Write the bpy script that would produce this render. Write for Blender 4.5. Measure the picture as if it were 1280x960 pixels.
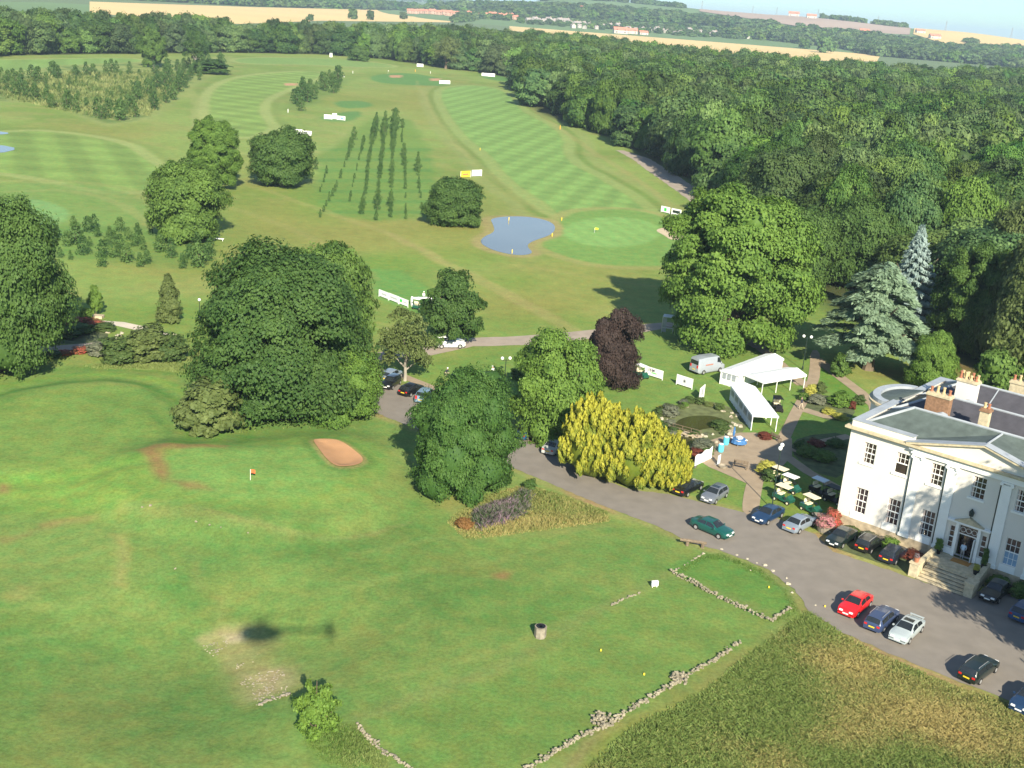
import bpy, bmesh, math, random
import numpy as np
from mathutils import Vector, Matrix

for o in list(bpy.data.objects):
    bpy.data.objects.remove(o)
S = bpy.context.scene
COL = S.collection
R = math.radians

# ------------------------------------------------------------------ camera
F = 1450.0; TH = R(18.3); RO = R(4.3); HC = 50.0
_c, _s = math.cos, math.sin
FW = Vector((0, _c(TH), -_s(TH)))
RT = Vector((_c(RO), _s(RO)*_s(TH), _s(RO)*_c(TH)))
UP = Vector((-_s(RO), _c(RO)*_s(TH), _c(RO)*_c(TH)))
cam_d = bpy.data.cameras.new('camera'); cam = bpy.data.objects.new('camera', cam_d); COL.objects.link(cam)
cam.matrix_world = Matrix(((RT.x, UP.x, -FW.x, 0), (RT.y, UP.y, -FW.y, 0), (RT.z, UP.z, -FW.z, HC), (0, 0, 0, 1)))
cam_d.sensor_width = 36; cam_d.sensor_fit = 'HORIZONTAL'; cam_d.lens = F/1280*36
cam_d.clip_start = 0.5; cam_d.clip_end = 40000
S.camera = cam

# ------------------------------------------------------------------ light
SUN_AZ = R(166.9); SUN_EL = R(30.6)
w = bpy.data.worlds.new("World"); S.world = w; w.use_nodes = True
nt = w.node_tree; bg = nt.nodes['Background']
sky = nt.nodes.new('ShaderNodeTexSky'); sky.sky_type = 'NISHITA'; sky.sun_disc = False
sky.sun_elevation = SUN_EL; sky.sun_rotation = SUN_AZ; sky.air_density = 1.0; sky.dust_density = 0.0; sky.ozone_density = 1.3; sky.altitude = 600
_sx = nt.nodes.new('ShaderNodeSeparateXYZ'); _mr = nt.nodes.new('ShaderNodeMapRange'); _mc = nt.nodes.new('ShaderNodeMix'); _mm = nt.nodes.new('ShaderNodeMix')
_tc = nt.nodes.new('ShaderNodeTexCoord'); nt.links.new(_tc.outputs['Generated'], _sx.inputs[0]); nt.links.new(_sx.outputs[2], _mr.inputs[0]); _mr.inputs[1].default_value = 0.0; _mr.inputs[2].default_value = .28
_mc.data_type = 'RGBA'; _mc.inputs[6].default_value = (.30, .46, .60, 1); _mc.inputs[7].default_value = (1.0, .97, .92, 1); nt.links.new(_mr.outputs[0], _mc.inputs[0])
_mm.data_type = 'RGBA'; _mm.blend_type = 'MULTIPLY'; _mm.inputs[0].default_value = 1; nt.links.new(sky.outputs[0], _mm.inputs[6]); nt.links.new(_mc.outputs[2], _mm.inputs[7]); nt.links.new(_mm.outputs[2], bg.inputs[0]); bg.inputs[1].default_value = 0.10
TOSUN = Vector((math.sin(SUN_AZ)*_c(SUN_EL), math.cos(SUN_AZ)*_c(SUN_EL), _s(SUN_EL)))
sd = bpy.data.lights.new('sun', 'SUN'); sd.energy = 4.8; sd.angle = R(0.53); sd.color = (1.0, 0.91, 0.73)
sun = bpy.data.objects.new('sun', sd); COL.objects.link(sun)
sun.rotation_mode = 'QUATERNION'; sun.rotation_quaternion = (-TOSUN).to_track_quat('-Z', 'Y'); sun.location = (0, -50, 120)
S.view_settings.view_transform = 'Standard'; S.view_settings.look = 'None'
S.view_settings.gamma = 1; S.view_settings.use_curve_mapping = False
S.view_settings.exposure = 1.1
S.render.engine = 'CYCLES'
S.cycles.max_bounces = 6; S.cycles.volume_bounces = 0; S.cycles.transparent_max_bounces = 4

# ------------------------------------------------------------------ mapping photo pixel -> ground
def G(px, py, z=0.0):
    d = FW + RT*((px-640)/F) - UP*((py-480)/F)
    t = (z-HC)/d.z
    return Vector((d.x*t, d.y*t, z))
def DEP(px, py): return (-HC)/(FW + RT*((px-640)/F) - UP*((py-480)/F)).z
def P(p):
    v = Vector((p[0], p[1], p[2]-HC)); q = v.dot(FW)
    return 640+F*v.dot(RT)/q, 480-F*v.dot(UP)/q
def HGT(px, py, top):
    """height of something standing at (px,py) whose top is seen at row `top`"""
    b = G(px, py); lo, hi = 0.0, 48.0
    for _ in range(30):
        m = (lo+hi)/2
        if P((b.x, b.y, m))[1] > top: lo = m
        else: hi = m
    return lo

# ------------------------------------------------------------------ numpy noise and polygons
def vnoise(x, y, sc, seed=0):
    x = np.asarray(x, float)/sc; y = np.asarray(y, float)/sc
    xi = np.floor(x).astype(np.int64); yi = np.floor(y).astype(np.int64); fx = x-xi; fy = y-yi
    fx = fx*fx*(3-2*fx); fy = fy*fy*(3-2*fy)
    def h(a, b):
        n = (a*374761393 + b*668265263 + seed*982451653) & 0x7fffffff
        n = ((n ^ (n >> 13))*1274126177) & 0x7fffffff
        return ((n ^ (n >> 16)) & 0xffff)/65535.0
    return (h(xi, yi)*(1-fx)+h(xi+1, yi)*fx)*(1-fy)+(h(xi, yi+1)*(1-fx)+h(xi+1, yi+1)*fx)*fy
def fbm(x, y, sc, seed=0, o=3):
    t = 0; a = .5; n = 0
    for i in range(o): t = t+a*vnoise(x, y, sc/2**i, seed+i); n += a; a *= .5
    return t/n
def W(pts): return np.array([G(*p)[:2] for p in pts])
def ell(cx, cy, rx, ry, n=28, rot=0):
    c, s = math.cos(rot), math.sin(rot)
    return [(cx+rx*math.cos(a)*c-ry*math.sin(a)*s, cy+rx*math.cos(a)*s+ry*math.sin(a)*c) for a in [2*math.pi*i/n for i in range(n)]]
def sdist(X, Y, poly):
    """signed distance (negative inside), X,Y arrays"""
    d = np.full(X.shape, 1e18); ins = np.zeros(X.shape, bool); n = len(poly)
    for i in range(n):
        ax, ay = poly[i]; bx, by = poly[(i+1) % n]
        ex, ey = bx-ax, by-ay; L = ex*ex+ey*ey+1e-12
        t = np.clip(((X-ax)*ex+(Y-ay)*ey)/L, 0, 1)
        d = np.minimum(d, (X-ax-t*ex)**2+(Y-ay-t*ey)**2)
        c = ((ay > Y) != (by > Y)); xx = ax+(Y-ay)*ex/(ey if abs(ey) > 1e-12 else 1e-12)
        ins ^= (c & (X < xx))
    d = np.sqrt(d); return np.where(ins, -d, d)
def sst(a, b, v):
    t = np.clip((v-a)/(b-a), 0, 1); return t*t*(3-2*t)
def smooth(pts, it=2):
    pts = [tuple(p) for p in pts]
    for _ in range(it):
        q = []
        for i in range(len(pts)):
            a = pts[i]; b = pts[(i+1) % len(pts)]
            q += [(a[0]*.75+b[0]*.25, a[1]*.75+b[1]*.25), (a[0]*.25+b[0]*.75, a[1]*.25+b[1]*.75)]
        pts = q
    return pts
def lin(c):
    return tuple(((v/255)/12.92 if v/255 <= .04045 else ((v/255+.055)/1.055)**2.4) for v in c)
KG = 1.62
def CG(r, g, b, k=KG):
    return tuple(min(.85, v/k) for v in lin((r, g, b)))

# ------------------------------------------------------------------ materials
def newmat(name):
    m = bpy.data.materials.new(name); m.use_nodes = True
    return m, m.node_tree, m.node_tree.nodes['Principled BSDF']
def pm(name, col, rough=.8, var=.15, scale=2.0, metal=0.0, bump=0.0, spec=.3, detail=4):
    m, t, b = newmat(name)
    b.inputs['Roughness'].default_value = rough; b.inputs['Metallic'].default_value = metal
    b.inputs['Specular IOR Level'].default_value = spec
    tc = t.nodes.new('ShaderNodeTexCoord'); n = t.nodes.new('ShaderNodeTexNoise')
    n.inputs['Scale'].default_value = scale; n.inputs['Detail'].default_value = detail
    t.links.new(tc.outputs['Object'], n.inputs['Vector'])
    r = t.nodes.new('ShaderNodeValToRGB'); t.links.new(n.outputs['Fac'], r.inputs[0])
    r.color_ramp.elements[0].position = .3; r.color_ramp.elements[1].position = .7
    r.color_ramp.elements[0].color = (*[c*(1-var) for c in col], 1)
    r.color_ramp.elements[1].color = (*[min(1, c*(1+var)) for c in col], 1)
    t.links.new(r.outputs[0], b.inputs['Base Color'])
    if bump:
        bp = t.nodes.new('ShaderNodeBump'); bp.inputs['Strength'].default_value = bump; bp.inputs['Distance'].default_value = .05
        t.links.new(n.outputs['Fac'], bp.inputs['Height']); t.links.new(bp.outputs[0], b.inputs['Normal'])
    return m
def paint(name, col):
    m = pm(name, col, rough=.28, var=.03, scale=1.0, spec=.5)
    b = m.node_tree.nodes['Principled BSDF']; b.inputs['Coat Weight'].default_value = .6; b.inputs['Coat Roughness'].default_value = .08
    return m
def leafmat(name, c1, c2, trans=.30, rnd=.35, nscale=.35, vary=0.0):
    m, t, b = newmat(name); N = t.nodes; L = t.links
    at = N.new('ShaderNodeAttribute'); at.attribute_name = 'tint'
    tc = N.new('ShaderNodeTexCoord'); no = N.new('ShaderNodeTexNoise'); no.inputs['Scale'].default_value = nscale*10; no.inputs['Detail'].default_value = 2
    L.new(tc.outputs['Object'], no.inputs['Vector'])
    oi = N.new('ShaderNodeObjectInfo')
    a1 = N.new('ShaderNodeMath'); a1.operation = 'MULTIPLY_ADD'; L.new(no.outputs['Fac'], a1.inputs[0]); a1.inputs[1].default_value = .8; a1.inputs[2].default_value = -.4
    a2 = N.new('ShaderNodeMath'); a2.operation = 'ADD'; L.new(at.outputs['Fac'], a2.inputs[0]); L.new(a1.outputs[0], a2.inputs[1])
    a3 = N.new('ShaderNodeMath'); a3.operation = 'MULTIPLY_ADD'; L.new(oi.outputs['Random'], a3.inputs[0]); a3.inputs[1].default_value = rnd; a3.inputs[2].default_value = -rnd/2
    a4 = N.new('ShaderNodeMath'); a4.operation = 'ADD'; a4.use_clamp = True; L.new(a2.outputs[0], a4.inputs[0]); L.new(a3.outputs[0], a4.inputs[1])
    mx = N.new('ShaderNodeMix'); mx.data_type = 'RGBA'; L.new(a4.outputs[0], mx.inputs[0])
    mx.inputs[6].default_value = (*c1, 1); mx.inputs[7].default_value = (*c2, 1)
    colout = mx.outputs[2]
    if vary:   # each tree its own hue and value
        hs = N.new('ShaderNodeHueSaturation'); wn = N.new('ShaderNodeTexWhiteNoise'); wn.noise_dimensions = '1D'; L.new(oi.outputs['Random'], wn.inputs['W']); sp = N.new('ShaderNodeSeparateColor'); L.new(wn.outputs['Color'], sp.inputs[0])
        for i_, (lo, hi, nm) in enumerate(((.475, .505, 'Hue'), (.8, 1.1, 'Saturation'), (1-vary, 1+vary*.8, 'Value'))):
            q = N.new('ShaderNodeMapRange'); q.inputs[3].default_value = lo; q.inputs[4].default_value = hi; L.new(sp.outputs[i_], q.inputs[0]); L.new(q.outputs[0], hs.inputs[nm])
        L.new(mx.outputs[2], hs.inputs['Color']); colout = hs.outputs[0]
    L.new(colout, b.inputs['Base Color']); b.inputs['Roughness'].default_value = .65; b.inputs['Specular IOR Level'].default_value = .25
    tr = N.new('ShaderNodeBsdfTranslucent'); L.new(colout, tr.inputs[0])
    ms = N.new('ShaderNodeMixShader'); ms.inputs[0].default_value = trans
    L.new(b.outputs[0], ms.inputs[1]); L.new(tr.outputs[0], ms.inputs[2]); L.new(ms.outputs[0], N['Material Output'].inputs[0])
    return m
M = {}
def warm(c, k=1.2): return (c[0]*k*1.02, c[1]*k, c[2]*k)
M['bark'] = pm('bark', (.13, .10, .07), .95, .4, 3, bump=.5)
M['palebark'] = pm('pale_bark', (.32, .29, .24), .95, .3, 3, bump=.5)
M['leaf'] = leafmat('broadleaf', warm((.042, .090, .018)), warm((.120, .200, .038)))
M['leafdark'] = leafmat('dark_broadleaf', warm((.034, .078, .018)), warm((.085, .150, .032)))
M['leafbright'] = leafmat('bright_broadleaf', warm((.055, .118, .020)), warm((.145, .240, .040)))
M['leafolive'] = leafmat('olive_broadleaf', (.075, .110, .030), (.175, .220, .068))
M['leafforest'] = leafmat('forest_leaf', warm((.030, .082, .020)), warm((.105, .190, .036)), rnd=.6, vary=.42)
M['holly'] = leafmat('glossy_evergreen_leaf', warm((.036, .090, .018)), warm((.090, .170, .034)))
M['copper'] = leafmat('copper_leaf', (.030, .022, .019), (.068, .044, .036))
M['cedar'] = leafmat('cedar_needle', (.12, .20, .115), (.28, .385, .245))
M['spruce'] = leafmat('blue_needle', (.17, .25, .22), (.38, .48, .45))
M['gold'] = leafmat('golden_foliage', (.11, .165, .020), (.42, .405, .045), rnd=.1)
M['whips'] = leafmat('straw_whips', (.09, .15, .035), (.30, .32, .12), rnd=0)
M['young'] = leafmat('young_leaf', (.038, .092, .024), (.105, .180, .045), rnd=.6)
M['rust'] = leafmat('rusty_fern', (.15, .08, .03), (.34, .18, .06))
M['shrub'] = leafmat('shrub_leaf', (.05, .095, .025), (.13, .18, .05), rnd=.4)
M['shrubgrey'] = leafmat('grey_shrub_leaf', (.12, .14, .09), (.25, .26, .18), rnd=.4)
M['redleaf'] = leafmat('red_shrub_leaf', (.10, .03, .02), (.26, .07, .04))
M['yellowleaf'] = leafmat('yellow_shrub_leaf', (.28, .30, .05), (.60, .55, .12))
M['pinkflower'] = leafmat('pink_flower', (.07, .14, .04), (.85, .28, .38), rnd=.1)
M['redflower'] = leafmat('red_flower', (.05, .12, .03), (.75, .10, .11), rnd=.1)
M['purple'] = leafmat('purple_flower', (.07, .12, .04), (.42, .24, .38), rnd=.1)
M['reed'] = leafmat('reed_blade', (.09, .13, .035), (.24, .25, .08))
M['asphalt'] = pm('drive_asphalt', CG(157, 149, 139), .9, .10, .6, bump=.15, detail=12)
M['track'] = pm('gravel_track', CG(190, 175, 158), .95, .12, .5, bump=.2, detail=10)
M['paving'] = pm('stone_paving', CG(188, 168, 142), .9, .12, .8, bump=.2, detail=10)
M['soil'] = pm('garden_soil', (.085, .105, .045), 1, .35, 1.0, bump=.4, detail=8)
M['sandorange'] = pm('orange_bunker_sand', CG(215, 165, 120), 1, .10, .5, bump=.2, detail=10)
M['sand'] = pm('pale_bunker_sand', CG(232, 212, 178), 1, .08, .5, bump=.2)
M['render'] = pm('cream_render', (.68, .645, .585), .9, .03, .5, bump=.05)
M['trim'] = pm('white_trim', (.82, .82, .79), .6, .03, 1)
M['stone'] = pm('warm_stone', (.42, .34, .23), .9, .3, 1.6, bump=.6)
M['rubble'] = pm('rubble_stone', (.26, .23, .165), .95, .35, 1.5, bump=.7)
M['greystone'] = pm('grey_stone', (.25, .22, .17), .95, .25, 3, bump=.5)
M['white'] = pm('white_paint', (.80, .80, .78), .5, .03, 2)
M['canvas'] = pm('white_canvas', (.78, .80, .80), .7, .03, .6)
M['canvasblueshade'] = pm('shaded_blue_white_canvas', (.66, .72, .76), .7, .05, .6)  # canvas with shade put into its colour; also serves pale blue panels
M['slategreen'] = pm('lichened_slate', (.088, .112, .102), .75, .22, 1.2, bump=.1, detail=10)
M['slate'] = pm('dark_slate', (.070, .068, .078), .6, .18, 1.2, bump=.1, detail=10)
M['lead'] = pm('lead_sheet', (.33, .36, .39), .5, .12, .8)
M['brick'] = pm('brown_brick', (.25, .145, .085), .9, .25, 4, bump=.3)
M['buffstone'] = pm('buff_stone', (.50, .43, .29), .9, .2, 3)
M['terracotta'] = pm('terracotta', (.34, .14, .08), .8, .2, 5)
M['buffpot'] = pm('buff_clay', (.50, .38, .21), .8, .15, 5)
M['glass'] = pm('window_glass', (.035, .022, .022), .08, .3, .7, spec=.8)
M['carglass'] = pm('car_glass', (.018, .022, .024), .05, .2, 1, spec=.9)
M['curtain'] = pm('pale_curtain', (.62, .52, .47), .9, .12, 5)
M['blueblind'] = pm('blue_blind', (.22, .34, .48), .8, .08, 2)
M['black'] = pm('black_plastic', (.012, .012, .013), .5, .2, 3)
M['tyre'] = pm('tyre_rubber', (.02, .02, .02), .85, .2, 6)
M['rim'] = pm('alloy_rim', (.55, .55, .55), .35, .05, 4, metal=.6)
M['lamp_clear'] = pm('headlight_lens', (.75, .76, .76), .15, .04, 5, spec=.8)
M['lamp_red'] = pm('rear_light_lens', (.55, .02, .015), .25, .1, 5, spec=.6)
M['plate_y'] = pm('yellow_plate', (.80, .55, .03), .5, .04, 4)
M['plate_w'] = pm('white_plate', (.80, .80, .76), .5, .04, 4)
M['darkgreen'] = paint('dark_green_plastic', (.012, .085, .055))
M['creamseat'] = pm('cream_vinyl', (.76, .68, .48), .55, .05, 3)
M['wood'] = pm('weathered_wood', (.17, .13, .09), .9, .3, 4, bump=.4)
M['post'] = pm('dark_green_iron', (.02, .035, .028), .5, .1, 4)
M['globe'] = pm('opal_glass', (.85, .86, .82), .3, .02, 3)
M['skin'] = pm('skin', (.52, .32, .23), .6, .05, 6)
M['barrel'] = pm('light_blue_plastic', (.10, .50, .66), .4, .06, 4)
M['bluecloth'] = pm('blue_cloth', (.05, .15, .34), .8, .2, 4)
M['wheat'] = pm('wheat_field', CG(240, 208, 142, 1.35), 1, .06, .004, detail=6)
M['wheatpink'] = pm('stubble_field', CG(205, 180, 160, 1.6), 1, .07, .004, detail=6)
M['greenfield'] = pm('green_field', CG(125, 155, 95), 1, .1, .004, detail=6)
M['redroof'] = pm('red_tile', (.52, .20, .13), .85, .15, .3)
M['greyroof'] = pm('grey_tile', (.33, .29, .27), .85, .15, .3)
M['housewall'] = pm('pale_house_wall', (.46, .43, .38), .9, .1, .2)
M['brickwall'] = pm('house_brick_wall', (.42, .27, .20), .9, .15, .3)
M['steel'] = pm('galvanised_steel', (.30, .32, .34), .6, .1, 1, metal=.3)
def watermat(name, col):
    m = pm(name, col, .12, .12, .08, spec=.4)
    t = m.node_tree; b = t.nodes['Principled BSDF']; tc = t.nodes.new('ShaderNodeTexCoord'); n = t.nodes.new('ShaderNodeTexNoise')
    n.inputs['Scale'].default_value = 1.6; n.inputs['Detail'].default_value = 6; t.links.new(tc.outputs['Object'], n.inputs['Vector'])
    bp = t.nodes.new('ShaderNodeBump'); bp.inputs['Strength'].default_value = .10; bp.inputs['Distance'].default_value = .1
    t.links.new(n.outputs['Fac'], bp.inputs['Height']); t.links.new(bp.outputs[0], b.inputs['Normal'])
    return m
M['water'] = watermat('pond_water', (.115, .120, .105))
M['murky'] = watermat('murky_water', (.050, .050, .018))

# ------------------------------------------------------------------ object helpers
def link(name, me, parent=None, m=None, smooth_=False):
    o = bpy.data.objects.new(name, me); COL.objects.link(o)
    if m is not None and me is not None: me.materials.clear(); me.materials.append(m)
    if parent: o.parent = parent
    if smooth_: me.polygons.foreach_set('use_smooth', [True]*len(me.polygons))
    return o
def tag(o, label, cat, group=None):
    o['label'] = label; o['category'] = cat
    if group: o['group'] = group
    return o
def struct(o, kind='structure'): o['kind'] = kind; return o
def thing(name, label, cat, loc=(0, 0, 0), rz=0, group=None):
    o = bpy.data.objects.new(name, None); COL.objects.link(o); o.location = loc; o.rotation_euler = (0, 0, rz)
    o.empty_display_size = .3
    return tag(o, label, cat, group)
def copy_thing(src, loc, rz=None, scale=None, label=None, group=None):
    kids = [c for c in bpy.data.objects if c.parent == src] if not hasattr(copy_thing, 'cache') or src.name not in copy_thing.cache else copy_thing.cache[src.name]
    if not hasattr(copy_thing, 'cache'): copy_thing.cache = {}
    copy_thing.cache[src.name] = kids
    r = src.copy(); COL.objects.link(r); r.location = loc
    if rz is not None: r.rotation_euler = (0, 0, rz)
    if scale is not None: r.scale = scale
    if label: r['label'] = label
    if group: r['group'] = group
    for k in kids:
        c = k.copy(); COL.objects.link(c); c.parent = r
        for g in k.children:
            d = g.copy(); COL.objects.link(d); d.parent = c
    return r
class MB:
    def __init__(s): s.v = []; s.f = []
    def add(s, vs, fs):
        k = len(s.v); s.v += [tuple(v) for v in vs]; s.f += [tuple(i+k for i in f) for f in fs]; return s
    def box(s, x0, x1, y0, y1, z0, z1, mat=None):
        vs = [(x, y, z) for x in (x0, x1) for y in (y0, y1) for z in (z0, z1)]
        if mat is not None: vs = [mat @ Vector(v) for v in vs]
        return s.add(vs, [(0, 1, 3, 2), (4, 6, 7, 5), (0, 4, 5, 1), (2, 3, 7, 6), (0, 2, 6, 4), (1, 5, 7, 3)])
    def tube(s, pts, rads, n=8, cap=True):
        pts = [Vector(p) for p in pts]; k0 = len(s.v)
        for i, p in enumerate(pts):
            a = (pts[min(i+1, len(pts)-1)]-pts[max(i-1, 0)]).normalized()
            u = a.orthogonal().normalized() if i == 0 else (u-a*u.dot(a)).normalized()
            vv = a.cross(u); r = rads[i] if hasattr(rads, '__len__') else rads
            for j in range(n):
                t = 2*math.pi*j/n; s.v.append(tuple(p+(u*math.cos(t)+vv*math.sin(t))*r))
        for i in range(len(pts)-1):
            for j in range(n):
                a = k0+i*n+j; b = k0+i*n+(j+1) % n; s.f.append((a, b, b+n, a+n))
        if cap:
            s.f.append(tuple(k0+j for j in range(n))[::-1]); s.f.append(tuple(k0+(len(pts)-1)*n+j for j in range(n)))
        return s
    def lathe(s, prof, n=12, c=(0, 0, 0)):
        k0 = len(s.v)
        for r, z in prof:
            for j in range(n):
                t = 2*math.pi*j/n; s.v.append((c[0]+r*math.cos(t), c[1]+r*math.sin(t), c[2]+z))
        for i in range(len(prof)-1):
            for j in range(n):
                a = k0+i*n+j; b = k0+i*n+(j+1) % n; s.f.append((a, b, b+n, a+n))
        s.f.append(tuple(k0+j for j in range(n))[::-1]); s.f.append(tuple(k0+(len(prof)-1)*n+j for j in range(n)))
        return s
    def prism(s, poly, z0, z1):
        n = len(poly); k = len(s.v)
        s.v += [(p[0], p[1], z0) for p in poly]+[(p[0], p[1], z1) for p in poly]
        s.f += [tuple(k+i for i in range(n))[::-1], tuple(k+n+i for i in range(n))]
        s.f += [(k+i, k+(i+1) % n, k+n+(i+1) % n, k+n+i) for i in range(n)]
        return s
    def mesh(s, name):
        me = bpy.data.meshes.new(name); me.from_pydata(s.v, [], s.f); me.update(); return me
    def build(s, name, m, parent=None, sm=False, bevel=0):
        me = s.mesh(name)
        if bevel:
            bm = bmesh.new(); bm.from_mesh(me); bmesh.ops.recalc_face_normals(bm, faces=bm.faces)
            bmesh.ops.bevel(bm, geom=bm.edges[:], offset=bevel, segments=2, affect='EDGES'); bm.to_mesh(me); bm.free()
        return link(name, me, parent, m, sm)

# ------------------------------------------------------------------ terrain relief
BOWL = G(225, 800)  # dip added to darken the lawn: its near slope turns from the sun
P_GREEN = W(smooth([(170, 590), (230, 572), (390, 548), (485, 560), (495, 600), (440, 640), (330, 655), (225, 645), (165, 625)], 1))
P_TEE = W(smooth([(-60, 520), (60, 488), (150, 482), (212, 512), (228, 545), (185, 575), (60, 592), (-60, 592)], 1))
P_BUNK = W(smooth([(389, 559), (400, 557), (424, 560), (443, 573), (454, 582), (452, 590), (436, 596), (418, 596), (404, 582)], 2))
def relief(X, Y):
    X = np.asarray(X, float); Y = np.asarray(Y, float)
    z = np.zeros(X.shape)
    m = (Y > 30) & (Y < 160) & (X > -90) & (X < 22)
    if m.any():
        x = X[m]; y = Y[m]
        d = sdist(x, y, P_GREEN); zz = 1.1*(1-sst(0, 6, d))
        d = sdist(x, y, P_TEE); zz += 0.5*(1-sst(0, 3.5, d))+.12*np.exp(-((d-5)/1.4)**2)
        d = sdist(x, y, P_BUNK); zz -= .38*sst(.1, 1.5, -d)
        r2 = ((x-BOWL.x)/13)**2+((y-BOWL.y)/11)**2
        zz -= 1.9*np.exp(-r2)
        zz += (fbm(x, y, 14, 5)-.5)*.9
        keep = sst(0, 10, -sdist(x, y, LAWN))
        z[m] = zz*keep
    return z
LAWN = W([(-900, 470), (-60, 462), (230, 455), (300, 540), (470, 520), (520, 560), (560, 620), (650, 640), (760, 690), (600, 760), (500, 850), (430, 900), (440, 1100), (-900, 1500)])
def TZ(x, y): return float(relief(np.array([x]), np.array([y]))[0])
def GT(px, py):
    p = G(px, py)
    for _ in range(3): p = G(px, py, TZ(p.x, p.y))
    return p

# ------------------------------------------------------------------ GROUND
def smooth_line(pts, it=3):
    pts = [tuple(p) for p in pts]
    for _ in range(it):
        q = [pts[0]]
        for a, b in zip(pts, pts[1:]): q += [(a[0]*.75+b[0]*.25, a[1]*.75+b[1]*.25), (a[0]*.25+b[0]*.75, a[1]*.25+b[1]*.75)]
        pts = q+[pts[-1]]
    return pts
def build_ground():
    ang = np.concatenate([np.linspace(-180, -44, 24, endpoint=False), np.linspace(-44, 44, 700), np.linspace(44, 180, 24)[1:-1]])
    rad = np.concatenate([[4, 20, 40], np.geomspace(55, 1400, 700), np.geomspace(1450, 15000, 60)])
    A, Rr = np.meshgrid(np.radians(ang), rad)
    X = Rr*np.sin(A); Y = Rr*np.cos(A); sh = X.shape
    X = X.ravel(); Y = Y.ravel()
    Z = relief(X, Y)
    n1 = fbm(X, Y, 30, 1); n2 = fbm(X, Y, 9, 2); n3 = fbm(X, Y, 90, 3); n4 = fbm(X, Y, 2.5, 4)
    def c(*a): return np.array(CG(*a))
    # rough course grass, mottled between olive and green
    t = sst(.38, .62, n3*.5+n1*.5)[:, None]; col = c(135, 160, 77)*(1-t)+c(151, 173, 90)*t
    t = sst(.5, .7, n2)[:, None]*.5; col = col*(1-t)+c(165, 166, 95)*t
    Wx = X+(n2-.5)*4+(n4-.5)*1.0; Wy = Y+(fbm(X, Y, 9, 12)-.5)*4+(fbm(X, Y, 2.5, 14)-.5)*1.0
    stripe = np.zeros(X.shape); sdir = np.zeros(X.shape)
    def paintp(poly, colr, soft=1.0, alpha=1.0, warp=1.0, off=0.0):
        nonlocal col
        p = np.array(poly); mg = 12+soft*2+abs(off)
        m = (X > p[:, 0].min()-mg) & (X < p[:, 0].max()+mg) & (Y > p[:, 1].min()-mg) & (Y < p[:, 1].max()+mg)
        if not m.any(): return
        x = X[m]+(Wx[m]-X[m])*warp; y = Y[m]+(Wy[m]-Y[m])*warp
        a = (1-sst(-soft, soft, sdist(x, y, p)+off))*alpha
        col[m] = col[m]*(1-a[:, None])+np.array(colr)*a[:, None]
    def band(poly, colr, d0, d1, alpha=1.0, soft=.6, warp=.3):
        nonlocal col
        p = np.array(poly); mg = 12+d1
        m = (X > p[:, 0].min()-mg) & (X < p[:, 0].max()+mg) & (Y > p[:, 1].min()-mg) & (Y < p[:, 1].max()+mg)
        x = X[m]+(Wx[m]-X[m])*warp; y = Y[m]+(Wy[m]-Y[m])*warp
        d = sdist(x, y, p); a = sst(d0-soft, d0+soft, d)*(1-sst(d1-soft, d1+soft, d))*alpha
        col[m] = col[m]*(1-a[:, None])+np.array(colr)*a[:, None]
    def stripes(poly, ang_, wd, amt, soft=1.0):
        p = np.array(poly); m = (X > p[:, 0].min()-5) & (X < p[:, 0].max()+5) & (Y > p[:, 1].min()-5) & (Y < p[:, 1].max()+5)
        a = 1-sst(-soft, soft, sdist(X[m], Y[m], p))
        u = (X[m]*math.cos(ang_)+Y[m]*math.sin(ang_))/wd
        v = np.sin(u*math.pi); s_ = np.tanh(v*2.5)
        col[m] *= (1+a*amt*s_)[:, None]
    # beyond the course: soft green fields
    far = sst(900, 1300, np.hypot(X, Y))[:, None]; col = col*(1-far)+c(128, 148, 100)*far
    # olive/brown dry zones on the rough
    for cx, cy, rx, ry, a in [(520, 300, 150, 26, .6), (400, 290, 110, 20, .5), (600, 250, 60, 40, .35), (700, 360, 120, 35, .5), (650, 385, 60, 14, .6), (340, 270, 60, 20, .5), (560, 130, 60, 30, .4),
                              (480, 125, 90, 14, .35), (300, 215, 60, 25, .3), (120, 165, 80, 14, .4), (250, 330, 120, 24, .4), (600, 60+60, 40, 12, .3)]:
        paintp(W(ell(cx, cy, rx, ry)), c(160, 158, 82), 9, a)
    for cx, cy, rx, ry, a in [(450, 330, 90, 12, .7), (560, 320, 70, 12, .4), (160, 390, 120, 14, .6), (690, 405, 90, 10, .5), (640, 352, 30, 8, .6), (410, 260, 40, 20, .35)]:
        paintp(W(ell(cx, cy, rx, ry)), c(122, 158, 66), 6, a)
    # fairway B (left centre), C (left), upper strip
    FB = W(smooth([(262, 118), (285, 100), (330, 92), (396, 88), (402, 96), (372, 106), (340, 118), (322, 130), (326, 148), (338, 160), (312, 172), (285, 170), (262, 150)]))
    FC = W(smooth([(-60, 176), (30, 162), (95, 168), (150, 178), (178, 198), (200, 212), (196, 240), (120, 238), (60, 222), (-60, 208)]))
    FU = W(smooth([(-60, 76), (60, 74), (170, 72), (180, 78), (90, 84), (-60, 92)]))
    FT = W(smooth([(290, 72), (400, 72), (470, 78), (500, 84), (440, 84), (380, 80), (300, 80)]))
    for p, cc in ((FB, c(144, 174, 90)), (FC, c(140, 172, 88)), (FU, c(140, 176, 96)), (FT, c(140, 174, 96))):
        band(p, c(172, 186, 112), 0, 4.5, .8, 1.0); band(p, c(126, 146, 76), 5, 8, .35, 1.5); paintp(p, cc, 1.0, .8, .3)
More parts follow.
